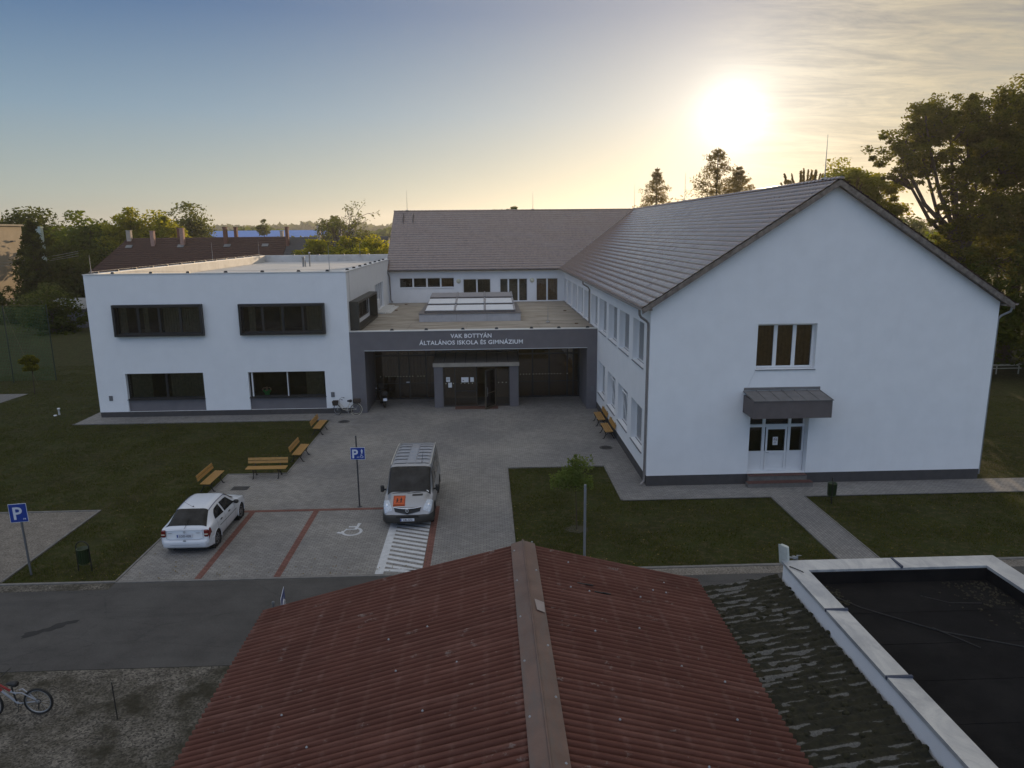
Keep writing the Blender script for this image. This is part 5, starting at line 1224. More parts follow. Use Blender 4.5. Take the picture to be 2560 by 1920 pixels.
    m = MB(); m.box(-.60, .60, .12, 4.0, .18, .24); m.tube([(-.4, .25, .22), (-.4, .0, .21)], .025, 8); m.build('underside', M_RUBBER, t)
    for s in (1, -1):
        m = MB(); qq = [(u_at(3.72), 3.9), (u_at(3.98), 4.0), (u_at(3.93), 5.2), (u_at(3.70), 5.3)]
        if s < 0: qq = [(u, 18-v) for u, v in qq]
        bd.panel(m, qq, 6, 6, .01); m.build('headlight', mat('head_lens', (.5, .5, .52), .1, coat=1), t)
    return t
make_hatch()

# --- silver van, nose to the camera; local y from rear (0) to nose (4.9)
def make_van():
    t = thing('parked_van', (-3.02, 30.45, 0), 'silver van with an orange school-bus plate parked nose to the camera', 'van', rz=R(180)+R(0))
    paint = mat('silver_van_paint', (.31, .315, .33), .35, .03, 2, metal=.35, coat=.4)
    S = [(.00, .80, .40, 1.0, 1.70, .62), (.03, .90, .32, 1.05, 1.86, .72), (.10, .935, .27, 1.06, 1.90, .78), (.5, .945, .25, 1.06, 1.93, .80), (1.5, .95, .25, 1.06, 1.945, .80), (2.6, .95, .25, 1.06, 1.94, .80), (3.1, .95, .25, 1.06, 1.90, .79), (3.35, .95, .25, 1.06, 1.82, .78), (3.6, .95, .25, 1.06, 1.64, .78), (3.9, .948, .25, 1.05, 1.36, .80), (4.1, .945, .25, 1.02, 1.17, .80),
         (4.3, .94, .25, .97, 1.10, .76), (4.55, .925, .25, .88, 1.0, .68), (4.75, .89, .25, .74, .84, .62), (4.88, .82, .26, .58, .66, .58), (4.96, .70, .28, .48, .54, .5), (4.99, .55, .32, .42, .46, .42)]
    bd = Body([ring8(*s_) for s_ in S])
    ar = [(.95, .33, .40), (4.05, .33, .40)]
    mb = MB(); bd.mesh(mb, 220, 54, ar)
    n0 = bd.r[0]; mb.add([p for p in n0]+[(-p[0], p[1], p[2]) for p in reversed(n0[1:-1])], [tuple(range(2*len(n0)-2))])
    body = mb.build('body', paint, t)
    def u_at(y):
        ys = [q[0] for q in S]
        for i in range(len(ys)-1):
            if ys[i] <= y <= ys[i+1]: return i+(y-ys[i])/(ys[i+1]-ys[i])
        return len(ys)-1
    q = lambda y, v: (u_at(y), v)
    m = MB()
    for ay, az, r in ar:
        for s in (1, -1): m.lathe([(r+.01, -.34), (r+.01, -.012)], (s*.94, ay, az), (s, 0, 0), 32); m.lathe([(0, -.34), (r+.01, -.34)], (s*.94, ay, az), (s, 0, 0), 32)
    m.build('wheel_arch', M_RUBBER, body)
    m = MB()
    for ay, az, r in ar:
        for s in (1, -1): m.tube([(s*.942, ay+math.cos(R(a))*(r+.004), az+math.sin(R(a))*(r+.004)) for a in range(-8, 189, 7)], .02, 8)
    m.build('arch_lip', M_BLACK, body)
    for x in (.82, -.82):
        for y in (.95, 4.05): make_wheel(t, x, y, .33, .21)
    g_ = MB(); bd.panel(g_, [q(3.22, 6.12), q(4.12, 6.02), q(4.12, 11.98), q(3.22, 11.88)], 14, 26, .010); g_.build('windscreen', M_CARGLASS, t)
    ss = MB(); bd.panel(ss, [q(4.05, 11.1), q(4.09, 11.1), q(4.09, 11.5), q(4.05, 11.5)], 3, 4, .014); ss.build('windscreen_sticker', M_PVC, t)
    for far in (False, True):
        g_ = MB(); bd.panel(g_, [q(2.75, 5.15), q(3.95, 5.12), q(3.35, 5.93), q(2.75, 5.95)], 14, 6, .008, far=far); g_.build('front_side_window', M_CARGLASS, t)
        g_ = MB(); bd.panel(g_, [q(1.45, 5.15), q(2.62, 5.15), q(2.62, 5.93), q(1.45, 5.93)], 10, 6, .008, far=far); g_.build('middle_side_window', M_CARGLASS, t)
        g_ = MB(); bd.panel(g_, [q(.25, 5.15), q(1.32, 5.15), q(1.32, 5.93), q(.25, 5.9)], 10, 6, .008, far=far); g_.build('rear_side_window', M_CARGLASS, t)
    # ribbed roof with a smooth centre strip, roof rails and aerial
    for k in range(6):
        y = .55+k*.42
        for s in (1, -1):
            rb = MB(); bd.panel(rb, [q(y+.02, 6.75 if s > 0 else 11.25), q(y+.29, 6.75 if s > 0 else 11.25), q(y+.27, 8.35 if s > 0 else 9.65), q(y, 8.35 if s > 0 else 9.65)], 3, 8, .016); rb.build('roof_rib', paint, t)
    for k in range(7):
        y = .52+k*.42-.06
        for s in (1, -1):
            rb = MB(); pts = [tuple(bd.pt(u_at(y), v)+Vector((0, 0, .005))) for v in (np.linspace(6.72, 8.4, 8) if s > 0 else np.linspace(11.28, 9.6, 8))]; rb.tube(pts, .005, 5); rb.build('roof_groove', mat('groove_grey', (.10, .105, .115), .6), t)
    cs = MB(); bd.panel(cs, [q(.45, 8.45), q(2.95, 8.45), q(2.95, 9.55), q(.45, 9.55)], 14, 4, .022); cs.build('roof_strip', paint, t)
    rl_ = MB()
    for s in (1, -1):
        rl_.tube([tuple(bd.pt(u_at(y), 6.30 if s > 0 else 11.70)+Vector((0, 0, .035))) for y in np.linspace(.15, 3.08, 14)], .022, 8)
    rl_.build('roof_rail', mat('pale_rail', (.60, .58, .52), .35, metal=.5), t)
    m = MB(); m.tube([(-.42, 2.98, 1.9), (-.42, 2.9, 1.99), (-.42, 2.3, 2.22)], [.018, .008, .004], 6); m.build('aerial', M_BLACK, t)
    # bonnet air slot, orange plate with two figures
    m = MB(); bd.panel(m, [q(4.28, 9.55), q(4.38, 9.55), q(4.36, 10.75), q(4.26, 10.75)], 3, 8, .008); m.build('bonnet_vent', M_BLACK, t)
    # child-transport plate lies on the bonnet
    p0 = bd.pt(u_at(4.56), 8.05); pm = MB()
    def bonnet(x, y):   # point on the bonnet above plan position
        v0 = 9-abs(x)/.76*3.2; return bd.pt(u_at(y), v0 if x > 0 else 18-v0)
    bo = lambda x, y, o: (x, y, bonnet(x, y).z+o)
    ox0, ox1, oy0, oy1 = .10, .54, 4.40, 4.76
    pm.add([bo(ox0, oy0, .045), bo(ox1, oy0, .075), bo(ox1, oy1, .085), bo(ox0, oy1, .045), bo(ox0, oy0, -.02), bo(ox1, oy0, -.02), bo(ox1, oy1, -.02), bo(ox0, oy1, -.02)], [(0, 3, 2, 1), (0, 1, 5, 4), (1, 2, 6, 5), (2, 3, 7, 6), (3, 0, 4, 7)])
    po = pm.build('orange_plate', mat('orange_plate', (.50, .075, .012), .5), t)
    fg = MB()
    def plate_pt(a, b_):    # a 0..1 across as seen from the front (left to right), b 0..1 upward
        A = Vector(bo(ox1, oy1, .089)); B_ = Vector(bo(ox0, oy1, .049)); C = Vector(bo(ox1, oy0, .079)); D_ = Vector(bo(ox0, oy0, .049))
        return (A*(1-a)+B_*a)*(1-b_)+(C*(1-a)+D_*a)*b_
    def bar(a0, b0, a1, b1, w=.012): fg.tube([tuple(plate_pt(a0, b0)), tuple(plate_pt(a1, b1))], w, 5)
    for cx, h in ((.34, .85), (.66, 1.0)):
        fg.lathe([(.024, 0), (.018, .006), (0, .008)], tuple(plate_pt(cx, .22+.52*h)), (0, .3, 1), 10)
        bar(cx, .22+.43*h, cx, .22+.24*h, .022); bar(cx, .22+.24*h, cx-.10, .18); bar(cx, .22+.24*h, cx+.10, .20); bar(cx, .22+.40*h, cx-.12, .22+.28*h); bar(cx, .22+.40*h, cx+.12, .22+.28*h)
    bar(.04, .04, .96, .04, .005); bar(.04, .96, .96, .96, .005); bar(.04, .04, .04, .96, .005); bar(.96, .04, .96, .96, .005)
    fg.build('children_symbol', M_BLACK, po)
    # lights, grille, bumper
    for s in (1, -1):
        m = MB(); qq = [(u_at(4.42), 4.7), (u_at(4.86), 4.75), (u_at(4.83), 6.45), (u_at(4.50), 5.95)]
        if s < 0: qq = [(u, 18-v) for u, v in qq]
        bd.panel(m, qq, 10, 8, .010); o = m.build('headlight', mat('van_lens', (.45, .50, .56), .12, .25, 14, coat=1), t)
        p = bd.pt(u_at(4.66), 5.4 if s > 0 else 12.6); m = MB(); m.lathe([(.07, 0), (.055, .012), (0, .016)], tuple(p+Vector((0, .004, .0))), (s*.5, .6, .6), 14); m.build('headlight_bulb', mat('bright_lens', (.75, .78, .82), .1, metal=.5), o)
    m = MB()
    def nose(x, z, o=.0): # nose surface by x, z
        return 4.99-.20*(x/.75)**2-.12*max(0, z-.45)-(.0 if z < .75 else (z-.75)*.5)+o
    m.prism([(-.50, nose(.5, .80, .015), .80), (0, nose(0, .80, .02), .78), (.50, nose(.5, .80, .015), .80), (.46, nose(.46, .6, .01), .67), (0, nose(0, .6, .02), .59), (-.46, nose(.46, .6, .01), .67)], (0, -.12, 0)); m.build('grille', M_BLACK, t)
    m = MB(); m.tube([(-.52, nose(.52, .80, .02), .815), (-.26, nose(.26, .8, .03), .80), (0, nose(0, .8, .035), .79), (.26, nose(.26, .8, .03), .80), (.52, nose(.52, .80, .02), .815)], [.016, .024, .026, .024, .016], 8); m.build('chrome_bar', mat('chrome', (.6, .62, .66), .15, metal=.9), t)
    m = MB(); m.ring((0, 5.01, .735), (0, 1, 0), .062, .009, 22, 6); m.tube([(-.055, 5.012, .745), (-.01, 5.016, .735), (.01, 5.016, .735), (.055, 5.012, .725)], .009, 6); m.build('badge', mat('chrome', (0, 0, 0)), t)
    m = MB()
    prof = [(-.06, .22), (.0, .25), (.035, .33), (.04, .46), (.01, .545), (-.08, .56)]
    def bmp(u, v):
        a = (u-.5)*2; k = v*(len(prof)-1); i = min(int(k), len(prof)-2); f = k-i; yy = prof[i][0]*(1-f)+prof[i+1][0]*f; zz = prof[i][1]*(1-f)+prof[i+1][1]*f
        return (math.sin(a*1.5)*.95/math.sin(1.5), 4.985+yy-.78*max(0, abs(a)-.35)**1.9, zz)
    m.grid(bmp, 44, 12); m.build('front_bumper', mat('dark_bumper', (.030, .029, .027), .6), t)
    m = MB(); m.box(-.42, .42, 5.0, 5.03, .47, .53); m.box(-.40, .40, 5.0, 5.028, .24, .29); m.build('air_intake', M_RUBBER, t)
    for s in (1, -1):
        m = MB(); m.lathe([(.05, 0), (.042, .012), (0, .014)], (.70*s, 4.80, .36), (s*.35, .9, 0), 14); m.build('fog_lamp', mat('bright_lens', (0, 0, 0)), t)
        m = MB(Matrix.Translation((1.06*s, 3.72, 1.16))); m.rbox(-.07, .07, -.05, .05, -.13, .13, .03); m.cbox((-.09*s, 0, -.04), (.12, .05, .06)); m.build('wing_mirror', M_BLACK, t)
    M = Matrix.Translation((0, 5.035, .335)) @ Matrix.Rotation(math.pi, 4, 'Z'); lic(t, M, 'LBL-572')
    m = MB(); m.tube([(.62, 4.20, 1.13), (.30, 4.17, 1.155), (-.05, 4.16, 1.165)], .010, 5); m.tube([(.05, 4.22, 1.12), (-.3, 4.18, 1.15), (-.62, 4.14, 1.14)], .010, 5); m.build('wiper', M_BLACK, t)
    m = MB(); m.box(-.7, .7, .2, 4.8, .2, .27); m.build('underside', M_RUBBER, t)
    m = MB()
    for s in (1, -1):
        for y in (2.68, 1.38): m.tube([tuple(bd.pt(u_at(y), v if s > 0 else 18-v)) for v in np.linspace(2.1, 6.1, 14)], .005, 4)
        m.tube([tuple(bd.pt(u_at(y), 4.1 if s > 0 else 13.9)) for y in np.linspace(.2, 3.6, 20)], .006, 4)
    m.build('panel_gap', mat('groove_grey', (0, 0, 0)), t)
    for s in (1, -1):
        p = bd.pt(u_at(2.85), 4.55 if s > 0 else 13.45); m = MB(); m.rbox(p.x-.02, p.x+.02, p.y-.09, p.y+.09, p.z-.02, p.z+.03, .008); m.build('door_handle', M_BLACK, t)
    return t
make_van()

# ------------------------------------------------------------------ bicycles and scooter
def wheel(t, c, r, axis, tyre=.022, rimm=None, spokes=18, name='wheel', guard=None):
    m = MB(); m.ring(c, axis, r-tyre, tyre, 40, 8); o = m.build(name, M_RUBBER, t)
    m = MB(); m.ring(c, axis, r-tyre*2.1, tyre*.55, 40, 6); ax = Vector(axis).normalized(); m.tube([tuple(Vector(c)-ax*.045), tuple(Vector(c)+ax*.045)], .022, 8); m.build('rim', rimm or M_STEEL, o)
    m = MB(); u = ax.orthogonal().normalized(); w = ax.cross(u)
    for k in range(spokes):
        a = 2*math.pi*k/spokes; d = u*math.cos(a)+w*math.sin(a); m.tube([tuple(Vector(c)+ax*(.03 if k % 2 else -.03)), tuple(Vector(c)+d*(r-tyre*2))], .0022, 4)
    so_ = m.build('spokes', M_STEEL, o); so_['kind'] = 'stuff'
    return o
t = thing('city_bicycle', (-8.5, 43.16, 0), 'cream city bicycle with wicker baskets leaning by the left pillar of the portal', 'bicycle', rz=R(0))
cream = mat('cream_paint', (.55, .50, .40), .4)
rw, fw_ = (.55, 0, .34), (-.56, -.04, .34)
wheel(t, rw, .34, (0, 1, 0), .021, cream); wheel(t, fw_, .34, (.62, .78, 0), .021)
m = MB(); m.ring(rw, (0, 1, 0), .375, .022, 24, 6, a0=R(-20), a1=R(190)); m.build('mudguard', cream, t)
m = MB()
bbk = (.02, 0, .28); st = (.20, 0, .78); hd = (-.42, 0, .80)
m.tube([bbk, (.16, 0, .66), st], .017, 8); m.tube([(-.44, 0, .66), (-.25, 0, .36), bbk], .019, 8); m.tube([(-.42, 0, .74), (-.12, 0, .42), (.1, 0, .50)], .015, 8); m.tube([bbk, rw], .012, 6); m.tube([(.16, 0, .66), rw], .010, 6)
m.tube([(-.40, 0, .90), (-.46, 0, .62), (-.50, -.02, .5)], .018, 8); m.tube([(-.50, -.02, .50), (-.545, .02, .45), (-.56, .01, .34)], .012, 6); m.tube([(.2, 0, .66), (.85, 0, .72)], .008, 6); m.tube([(.75, .0, .72), rw], .007, 6)
m.build('frame', cream, t)
m = MB(); m.tube([(-.22, -.28, 1.0), (-.32, -.26, 1.03), (-.40, -.06, .98), (-.40, .06, .98), (-.32, .26, 1.03), (-.22, .28, 1.0)], .011, 6); m.tube([(-.4, 0, .98), (-.40, 0, .88)], .012, 6); m.build('handlebar', M_STEEL, t)
m = MB(); m.tube([(-.16, -.28, .99), (-.26, -.28, 1.02)], .018, 8); m.tube([(-.16, .28, .99), (-.26, .28, 1.02)], .018, 8); m.build('grip', M_BLACK, t)
m = MB(); m.lathe([(0, -.14), (.045, -.12), (.075, .0), (.10, .10), (.06, .15), (0, .15)], (.18, 0, .86), (1, 0, .0), 12); m.tube([st, (.21, 0, .84)], .012, 6); m.build('saddle', M_BLACK, t)
wick = mat('wicker', (.05, .038, .03), .9, .3, 40)
m = MB(Matrix.Translation((-.66, -.02, .62))); m.add([(-.13, -.16, 0), (.13, -.16, 0), (.13, .16, 0), (-.13, .16, 0), (-.17, -.2, .26), (.17, -.2, .26), (.17, .2, .26), (-.17, .2, .26), (-.15, -.18, .25), (.15, -.18, .25), (.15, .18, .25), (-.15, .18, .25), (-.11, -.14, .02), (.11, -.14, .02), (.11, .14, .02), (-.11, .14, .02)], [(3, 2, 1, 0), (0, 1, 5, 4), (1, 2, 6, 5), (2, 3, 7, 6), (3, 0, 4, 7), (4, 5, 9, 8), (5, 6, 10, 9), (6, 7, 11, 10), (7, 4, 8, 11), (8, 9, 13, 12), (9, 10, 14, 13), (10, 11, 15, 14), (11, 8, 12, 15), (12, 13, 14, 15)]); m.build('front_basket', wick, t)
m = MB(); m.rbox(.40, .85, -.16, .16, .735, .98, .04); m.build('rear_basket', wick, t)
m = MB(); m.ring(bbk, (0, 1, 0), .085, .008, 20, 5); m.tube([bbk, (.12, -.08, .16), (.12, -.14, .16)], .009, 6); m.tube([bbk, (-.09, .08, .40), (-.09, .14, .40)], .009, 6); m.tube([(.05, -.05, .26), (.16, -.16, .01)], .009, 6); m.build('crank', M_STEEL, t)

t = thing('mountain_bicycle', (-10.95, 15.25, 0), 'red and white mountain bicycle standing in the gravel, cut by the left frame edge', 'bicycle')
red = mat('bike_red', (.26, .014, .012), .35); wht = mat('bike_white', (.30, .32, .36), .35)
rw, fw_ = (.53, 0, .335), (-.53, 0, .335)
wheel(t, rw, .335, (0, 1, 0), .027, M_STEEL); wheel(t, fw_, .335, (.25, .97, 0), .027, M_STEEL)
m = MB(); m.tube([(-.30, 0, .80), (-.06, 0, .62)], .026, 8); m.tube([(-.32, 0, .70), (-.25, 0, .63)], .03, 8); m.build('top_tube', red, t)
m = MB(); m.tube([(-.25, 0, .63), (.08, 0, .30)], .026, 8); m.tube([(-.06, 0, .62), (.06, 0, .55)], .024, 8); m.tube([(.10, .05, .60), (.18, .05, .64), rw], .013, 6); m.tube([(.10, -.05, .60), (.22, -.05, .60), rw], .013, 6); m.tube([(.08, 0, .30), rw], .012, 6); m.build('frame', wht, t)
m = MB(); m.tube([(-.31, 0, .86), (-.34, 0, .70)], .022, 8); m.tube([(-.36, .06, .66), (-.50, .06, .34)], .016, 6); m.tube([(-.36, -.06, .66), (-.50, -.06, .34)], .016, 6); m.tube([(.06, 0, .30), (.02, 0, .45), (-.02, 0, .72)], .017, 8); m.build('fork', M_BLACK, t)
m = MB(); m.tube([(-.22, .34, .98), (-.24, .28, .97), (-.30, .06, .92), (-.30, -.06, .92), (-.24, -.28, .97), (-.14, -.30, 1.02)], .013, 6); m.build('handlebar', M_BLACK, t)
m = MB(); m.lathe([(0, -.14), (.03, -.11), (.06, .0), (.075, .09), (.05, .13), (0, .13)], (0, 0, .80), (1, 0, 0), 12); m.build('saddle', M_BLACK, t)
m = MB(); m.ring((.08, 0, .30), (0, 1, 0), .09, .008, 20, 5); m.ring(rw, (0, 1, 0), .055, .012, 16, 5); m.tube([(.08, 0, .30), (.10, -.08, .14), (.10, -.15, .14)], .009, 6); m.tube([(.55, -.03, .30), (.54, -.05, .16)], .014, 6); m.build('crank', M_BLACK, t)

t = thing('motor_scooter', (-6.62, 45.35, 0), 'black motor scooter parked in the shade of the portal, number plate showing', 'scooter', rz=R(18))
m = MB(); m.ring((0, -.55, .25), (1, 0, 0), .19, .06, 26, 8); m.build('wheel', M_RUBBER, t); m = MB(); m.ring((0, .62, .25), (1, 0, 0), .19, .06, 26, 8); m.build('wheel', M_RUBBER, t)
blk = mat('scooter_black', (.012, .010, .009), .3, coat=.4)
m = MB(); m.grid(lambda u, v: ((.16+.05*math.sin(u*3))*math.cos(v*2*math.pi), -.78+1.0*u, .58+.10*math.sin(u*3)*.5+.22*math.sin(v*2*math.pi)*(.6+.5*math.sin(u*2.6+.3))), 16, 18); m.rbox(-.15, .15, -.25, .45, .22, .32, .04); m.rbox(-.19, .19, .38, .52, .30, .95, .06); m.rbox(-.13, .13, -.80, -.45, .42, .60, .05); m.build('body', blk, t)
m = MB(); m.rbox(-.14, .14, -.72, .15, .76, .86, .05); m.rbox(-.17, .17, -.92, -.58, .84, 1.10, .05); m.build('seat', M_BLACK, t)
m = MB(); m.tube([(0, .62, .25), (0, .50, .7), (0, .42, 1.05)], .035, 8); m.tube([(-.34, .30, 1.08), (-.15, .40, 1.06), (.15, .40, 1.06), (.34, .30, 1.08)], .018, 8); m.tube([(-.3, .34, 1.08), (-.34, .42, 1.28)], .008, 5); m.tube([(.3, .34, 1.08), (.34, .42, 1.28)], .008, 5); m.cbox((-.35, .42, 1.30), (.12, .02, .08)); m.cbox((.35, .42, 1.30), (.12, .02, .08)); m.build('handlebar', M_BLACK, t)
m = MB(); m.grid(lambda u, v: (-.17+.34*u, .52+.05*math.cos((u-.5)*3), 1.0+.34*v), 6, 4); m.build('windshield', blk, t)
m = MB(Matrix.Translation((0, -.88, .50)) @ Matrix.Rotation(R(-18), 4, 'X')); m.rbox(-.12, .12, -.006, 0, 0, .17, .004); m.build('licence_plate', M_SW, t)
m = MB(); m.lathe([(.035, 0), (.025, .012), (0, .015)], (-.34, .28, 1.12), (0, -1, .2), 10); m.build('mirror_glint', M_SW, t)

# ------------------------------------------------------------------ person behind the right ground-floor window
def skin_fig(name, m, verts, edges, radii, parent, sub=2):
    me = bpy.data.meshes.new(name); me.from_pydata(verts, edges, []); o = bpy.data.objects.new(name, me); link(o, parent)
    md = o.modifiers.new('skin', 'SKIN'); md.use_smooth_shade = True
    for i, r in enumerate(radii):
        me.skin_vertices[0].data[i].radius = r if isinstance(r, tuple) else (r, r)
    me.skin_vertices[0].data[0].use_root = True
    o.modifiers.new('sub', 'SUBSURF').levels = sub; o.modifiers['sub'].render_levels = sub
    me.materials.append(m); dg = bpy.context.evaluated_depsgraph_get(); me2 = bpy.data.meshes.new_from_object(o.evaluated_get(dg)); o.modifiers.clear(); o.data = me2
    for p in me2.polygons: p.use_smooth = True
    return o
t = thing('person', (-13.52, 44.25, .0), 'person in a bright green t-shirt behind the ground-floor window, arms raised behind the head', 'person')
t.scale = (1.12, 1.12, 1.12); skin = mat('skin', (.62, .40, .28), .6, .03)
V_ = [(0, 0, .80), (0, 0, .95), (0, .0, 1.08), (0, 0, 1.20), (0, -.01, 1.27), (0, -.02, 1.36), (0, -.015, 1.44), (.15, 0, 1.19), (.25, -.03, 1.30), (.16, .04, 1.36), (.07, .09, 1.37), (-.15, 0, 1.19), (-.26, -.03, 1.29), (-.17, .04, 1.36), (-.07, .09, 1.37), (.09, 0, .74), (.09, 0, .42), (.09, .02, .05), (.09, -.08, .02), (-.09, 0, .74), (-.09, 0, .42), (-.09, .02, .05), (-.09, -.08, .02)]
E_ = [(0, 1), (1, 2), (2, 3), (3, 4), (4, 5), (5, 6), (3, 7), (7, 8), (8, 9), (9, 10), (3, 11), (11, 12), (12, 13), (13, 14), (0, 15), (15, 16), (16, 17), (17, 18), (0, 19), (19, 20), (20, 21), (21, 22)]
Rr = [(.12, .085), (.11, .08), (.115, .085), (.10, .07), (.042, .042), (.075, .085), (.07, .08), .05, .038, .03, .028, .05, .038, .03, .028, .07, .05, .035, .03, .07, .05, .035, .03]
body = skin_fig('body', skin, V_, E_, Rr, t)
Vs = [(0, 0, .82), (0, 0, .95), (0, 0, 1.08), (0, 0, 1.19), (0, 0, 1.225), (.16, 0, 1.195), (.225, -.02, 1.26), (-.16, 0, 1.195), (-.225, -.02, 1.25)]
skin_fig('t_shirt', mat('green_shirt', (.12, .55, .16), .85, .05), Vs, [(0, 1), (1, 2), (2, 3), (3, 4), (3, 5), (5, 6), (3, 7), (7, 8)], [(.15, .11), (.14, .10), (.14, .105), (.12, .085), (.06, .055), .068, .058, .068, .058], t)
skin_fig('trousers', mat('dark_trousers', (.02, .02, .03), .9), [(0, 0, .84), (0, 0, .74), (.095, 0, .68), (.095, 0, .42), (.095, .01, .09), (-.095, 0, .68), (-.095, 0, .42), (-.095, .01, .09)], [(0, 1), (1, 2), (2, 3), (3, 4), (1, 5), (5, 6), (6, 7)], [(.14, .10), (.135, .10), .085, .065, .055, .085, .065, .055], t)
m = MB(); m.lathe([(0, .10), (.05, .09), (.078, .05), (.084, .02)], (0, .02, 1.42), (0, .25, 1), 14); m.build('hair', mat('brown_hair', (.05, .03, .018), .8), t)
m = MB(); m.lathe([(0, 0), (.010, .0), (.008, .02), (0, .024)], (0, -.092, 1.385), (0, -1, 0), 8)
m.build('nose', skin, t)
m = MB()
for s in (1, -1): m.lathe([(.009, 0), (0, .006)], (.03*s, -.088, 1.41), (0, -1, 0), 8)
m.box(-.02, .02, -.094, -.088, 1.345, 1.352); m.build('face_features', M_BLACK, t)
#@@BACKGROUND
# ------------------------------------------------------------------ trees
def leaves(name, C, size, m, parent, org, aspect=.5, droop=0):
    n = len(C); s = rng.uniform(.6, 1.3, n)*size
    a = rng.normal(size=(n, 3)); a[:, 2] *= .6
    if droop: a[:, 2] -= droop
    a /= np.linalg.norm(a, axis=1)[:, None]; b = rng.normal(size=(n, 3)); b -= (b*a).sum(1)[:, None]*a; b /= np.linalg.norm(b, axis=1)[:, None]
    a *= s[:, None]; b *= (s*aspect)[:, None]
    v = np.stack([C-a, C+b, C+a, C-b], 1).reshape(-1, 3)-np.array(org); f = np.arange(4*n).reshape(-1, 4)
    return np_mesh(name, v, f, m, parent)
def tree(name, x, y, lobes, n, size, m, label, group=None, trunk_r=.25, clumps=14, z0=0, sig=.28, limbs=True, cat='tree', lean=(0, 0), fill=.35, leafname='crown'):
    """lobes: (cx, cy, cz, rx, ry, rz) in world metres"""
    t = thing(name, (x, y, z0), label, cat, group); org = (x, y, z0)
    tot = sum(l[3]*l[4]*l[5] for l in lobes); C = []; tips = []
    for (cx, cy, cz, rx, ry, rz) in lobes:
        k = max(4, int(clumps*(rx*ry*rz)**.67/3)); d = rng.normal(size=(k, 3)); d /= np.linalg.norm(d, axis=1)[:, None]
        rad = np.where(rng.random(k) < fill, rng.uniform(.2, .6, k), rng.uniform(.62, 1.0, k)); cc = np.array([cx, cy, cz])+d*rad[:, None]*np.array([rx, ry, rz])
        nl = int(n*rx*ry*rz/tot); w = rng.integers(0, k, nl); sg = sig*min(rx, ry, rz)
        C.append(cc[w]+np.clip(rng.normal(size=(nl, 3)), -1.5, 1.5)*np.array([sg*1.15, sg*1.15, sg*.75])*rng.uniform(.4, 1.2, (k, 1))[w]); tips.append((Vector((cx, cy, cz)), [Vector(c) for c in cc]))
    leaves(leafname, np.concatenate(C), size, m, t, org)
    tb = MB(); top = Vector(np.mean([[l[0], l[1], l[2]-l[5]*.3] for l in lobes], 0)); base = Vector((x, y, z0-.2))
    mid = base.lerp(top, .5)+Vector((lean[0], lean[1], 0)); pts = [base, base.lerp(mid, .5), mid, top]
    tb.tube(pts, [trunk_r*1.25, trunk_r, trunk_r*.8, trunk_r*.4], 10)
    if limbs:
        for c, tp in tips:
            st_ = mid.lerp(top, rng.uniform(0, .6)); kink = st_.lerp(c, .55)+Vector((0, 0, -.1*(c-st_).length)); tb.tube([st_, kink, c], [trunk_r*.5, trunk_r*.33, trunk_r*.2], 7)
            for q in tp[:10]: tb.tube([c.lerp(kink, .3), c.lerp(q, .6)+Vector((0, 0, -.15)), q], [trunk_r*.2, trunk_r*.12, trunk_r*.05], 5)
    tb.build('trunk', M_BARK, t, org)
    return t
def conifer(name, x, y, h, r, label, group, n=9000, z0=0, size=.15, m=None, bare=.12):
    t = thing(name, (x, y, z0), label, 'tree', group); org = (x, y, z0); C = []; tb = MB(); tb.tube([(x, y, z0), (x, y, z0+h)], [.32, .03], 8)
    lev = int(h/.30)
    for k in range(lev):
        f = k/lev
        if f < bare: continue
        z = z0+h*(f+rng.uniform(-.5, .5)/lev); L = r*(1-f)**.80*rng.uniform(.70, 1.15); nb = 4; a0 = rng.uniform(0, 6)
        for j in range(nb):
            a = a0+2*math.pi*j/nb+rng.normal(0, .15); l = L*rng.uniform(.65, 1.12); up = (.42 if f > .6 else .05)+rng.normal(0, .13)
            e = np.array([x+l*math.cos(a), y+l*math.sin(a), z+l*up-.08*l]); s = np.array([x, y, z]); midp = (s+e)/2+np.array([0, 0, -.08*l])
            tb.tube([tuple(s), tuple(midp), tuple(e)], [.05*(1-f)+.012, .03*(1-f)+.01, .006], 5)
            nn = int(n/lev/nb*1.15*(l/r+.25)); q = rng.uniform(.12, 1.03, nn)**.8; p = s+(e-s)*q[:, None]; wdt = .10+.13*l*(1-q)
            p = p+np.stack([rng.normal(0, 1, nn)*wdt*.8, rng.normal(0, 1, nn)*wdt*.8, rng.normal(-.04, .05+.05*l, nn)-abs(rng.normal(0, 1, nn))*(.04+.08*l)*q], 1); C.append(p)
    leaves('crown', np.concatenate(C), size, m or L_CON, t, org, .32, .5); tb.build('trunk', M_BARK, t, org); return t
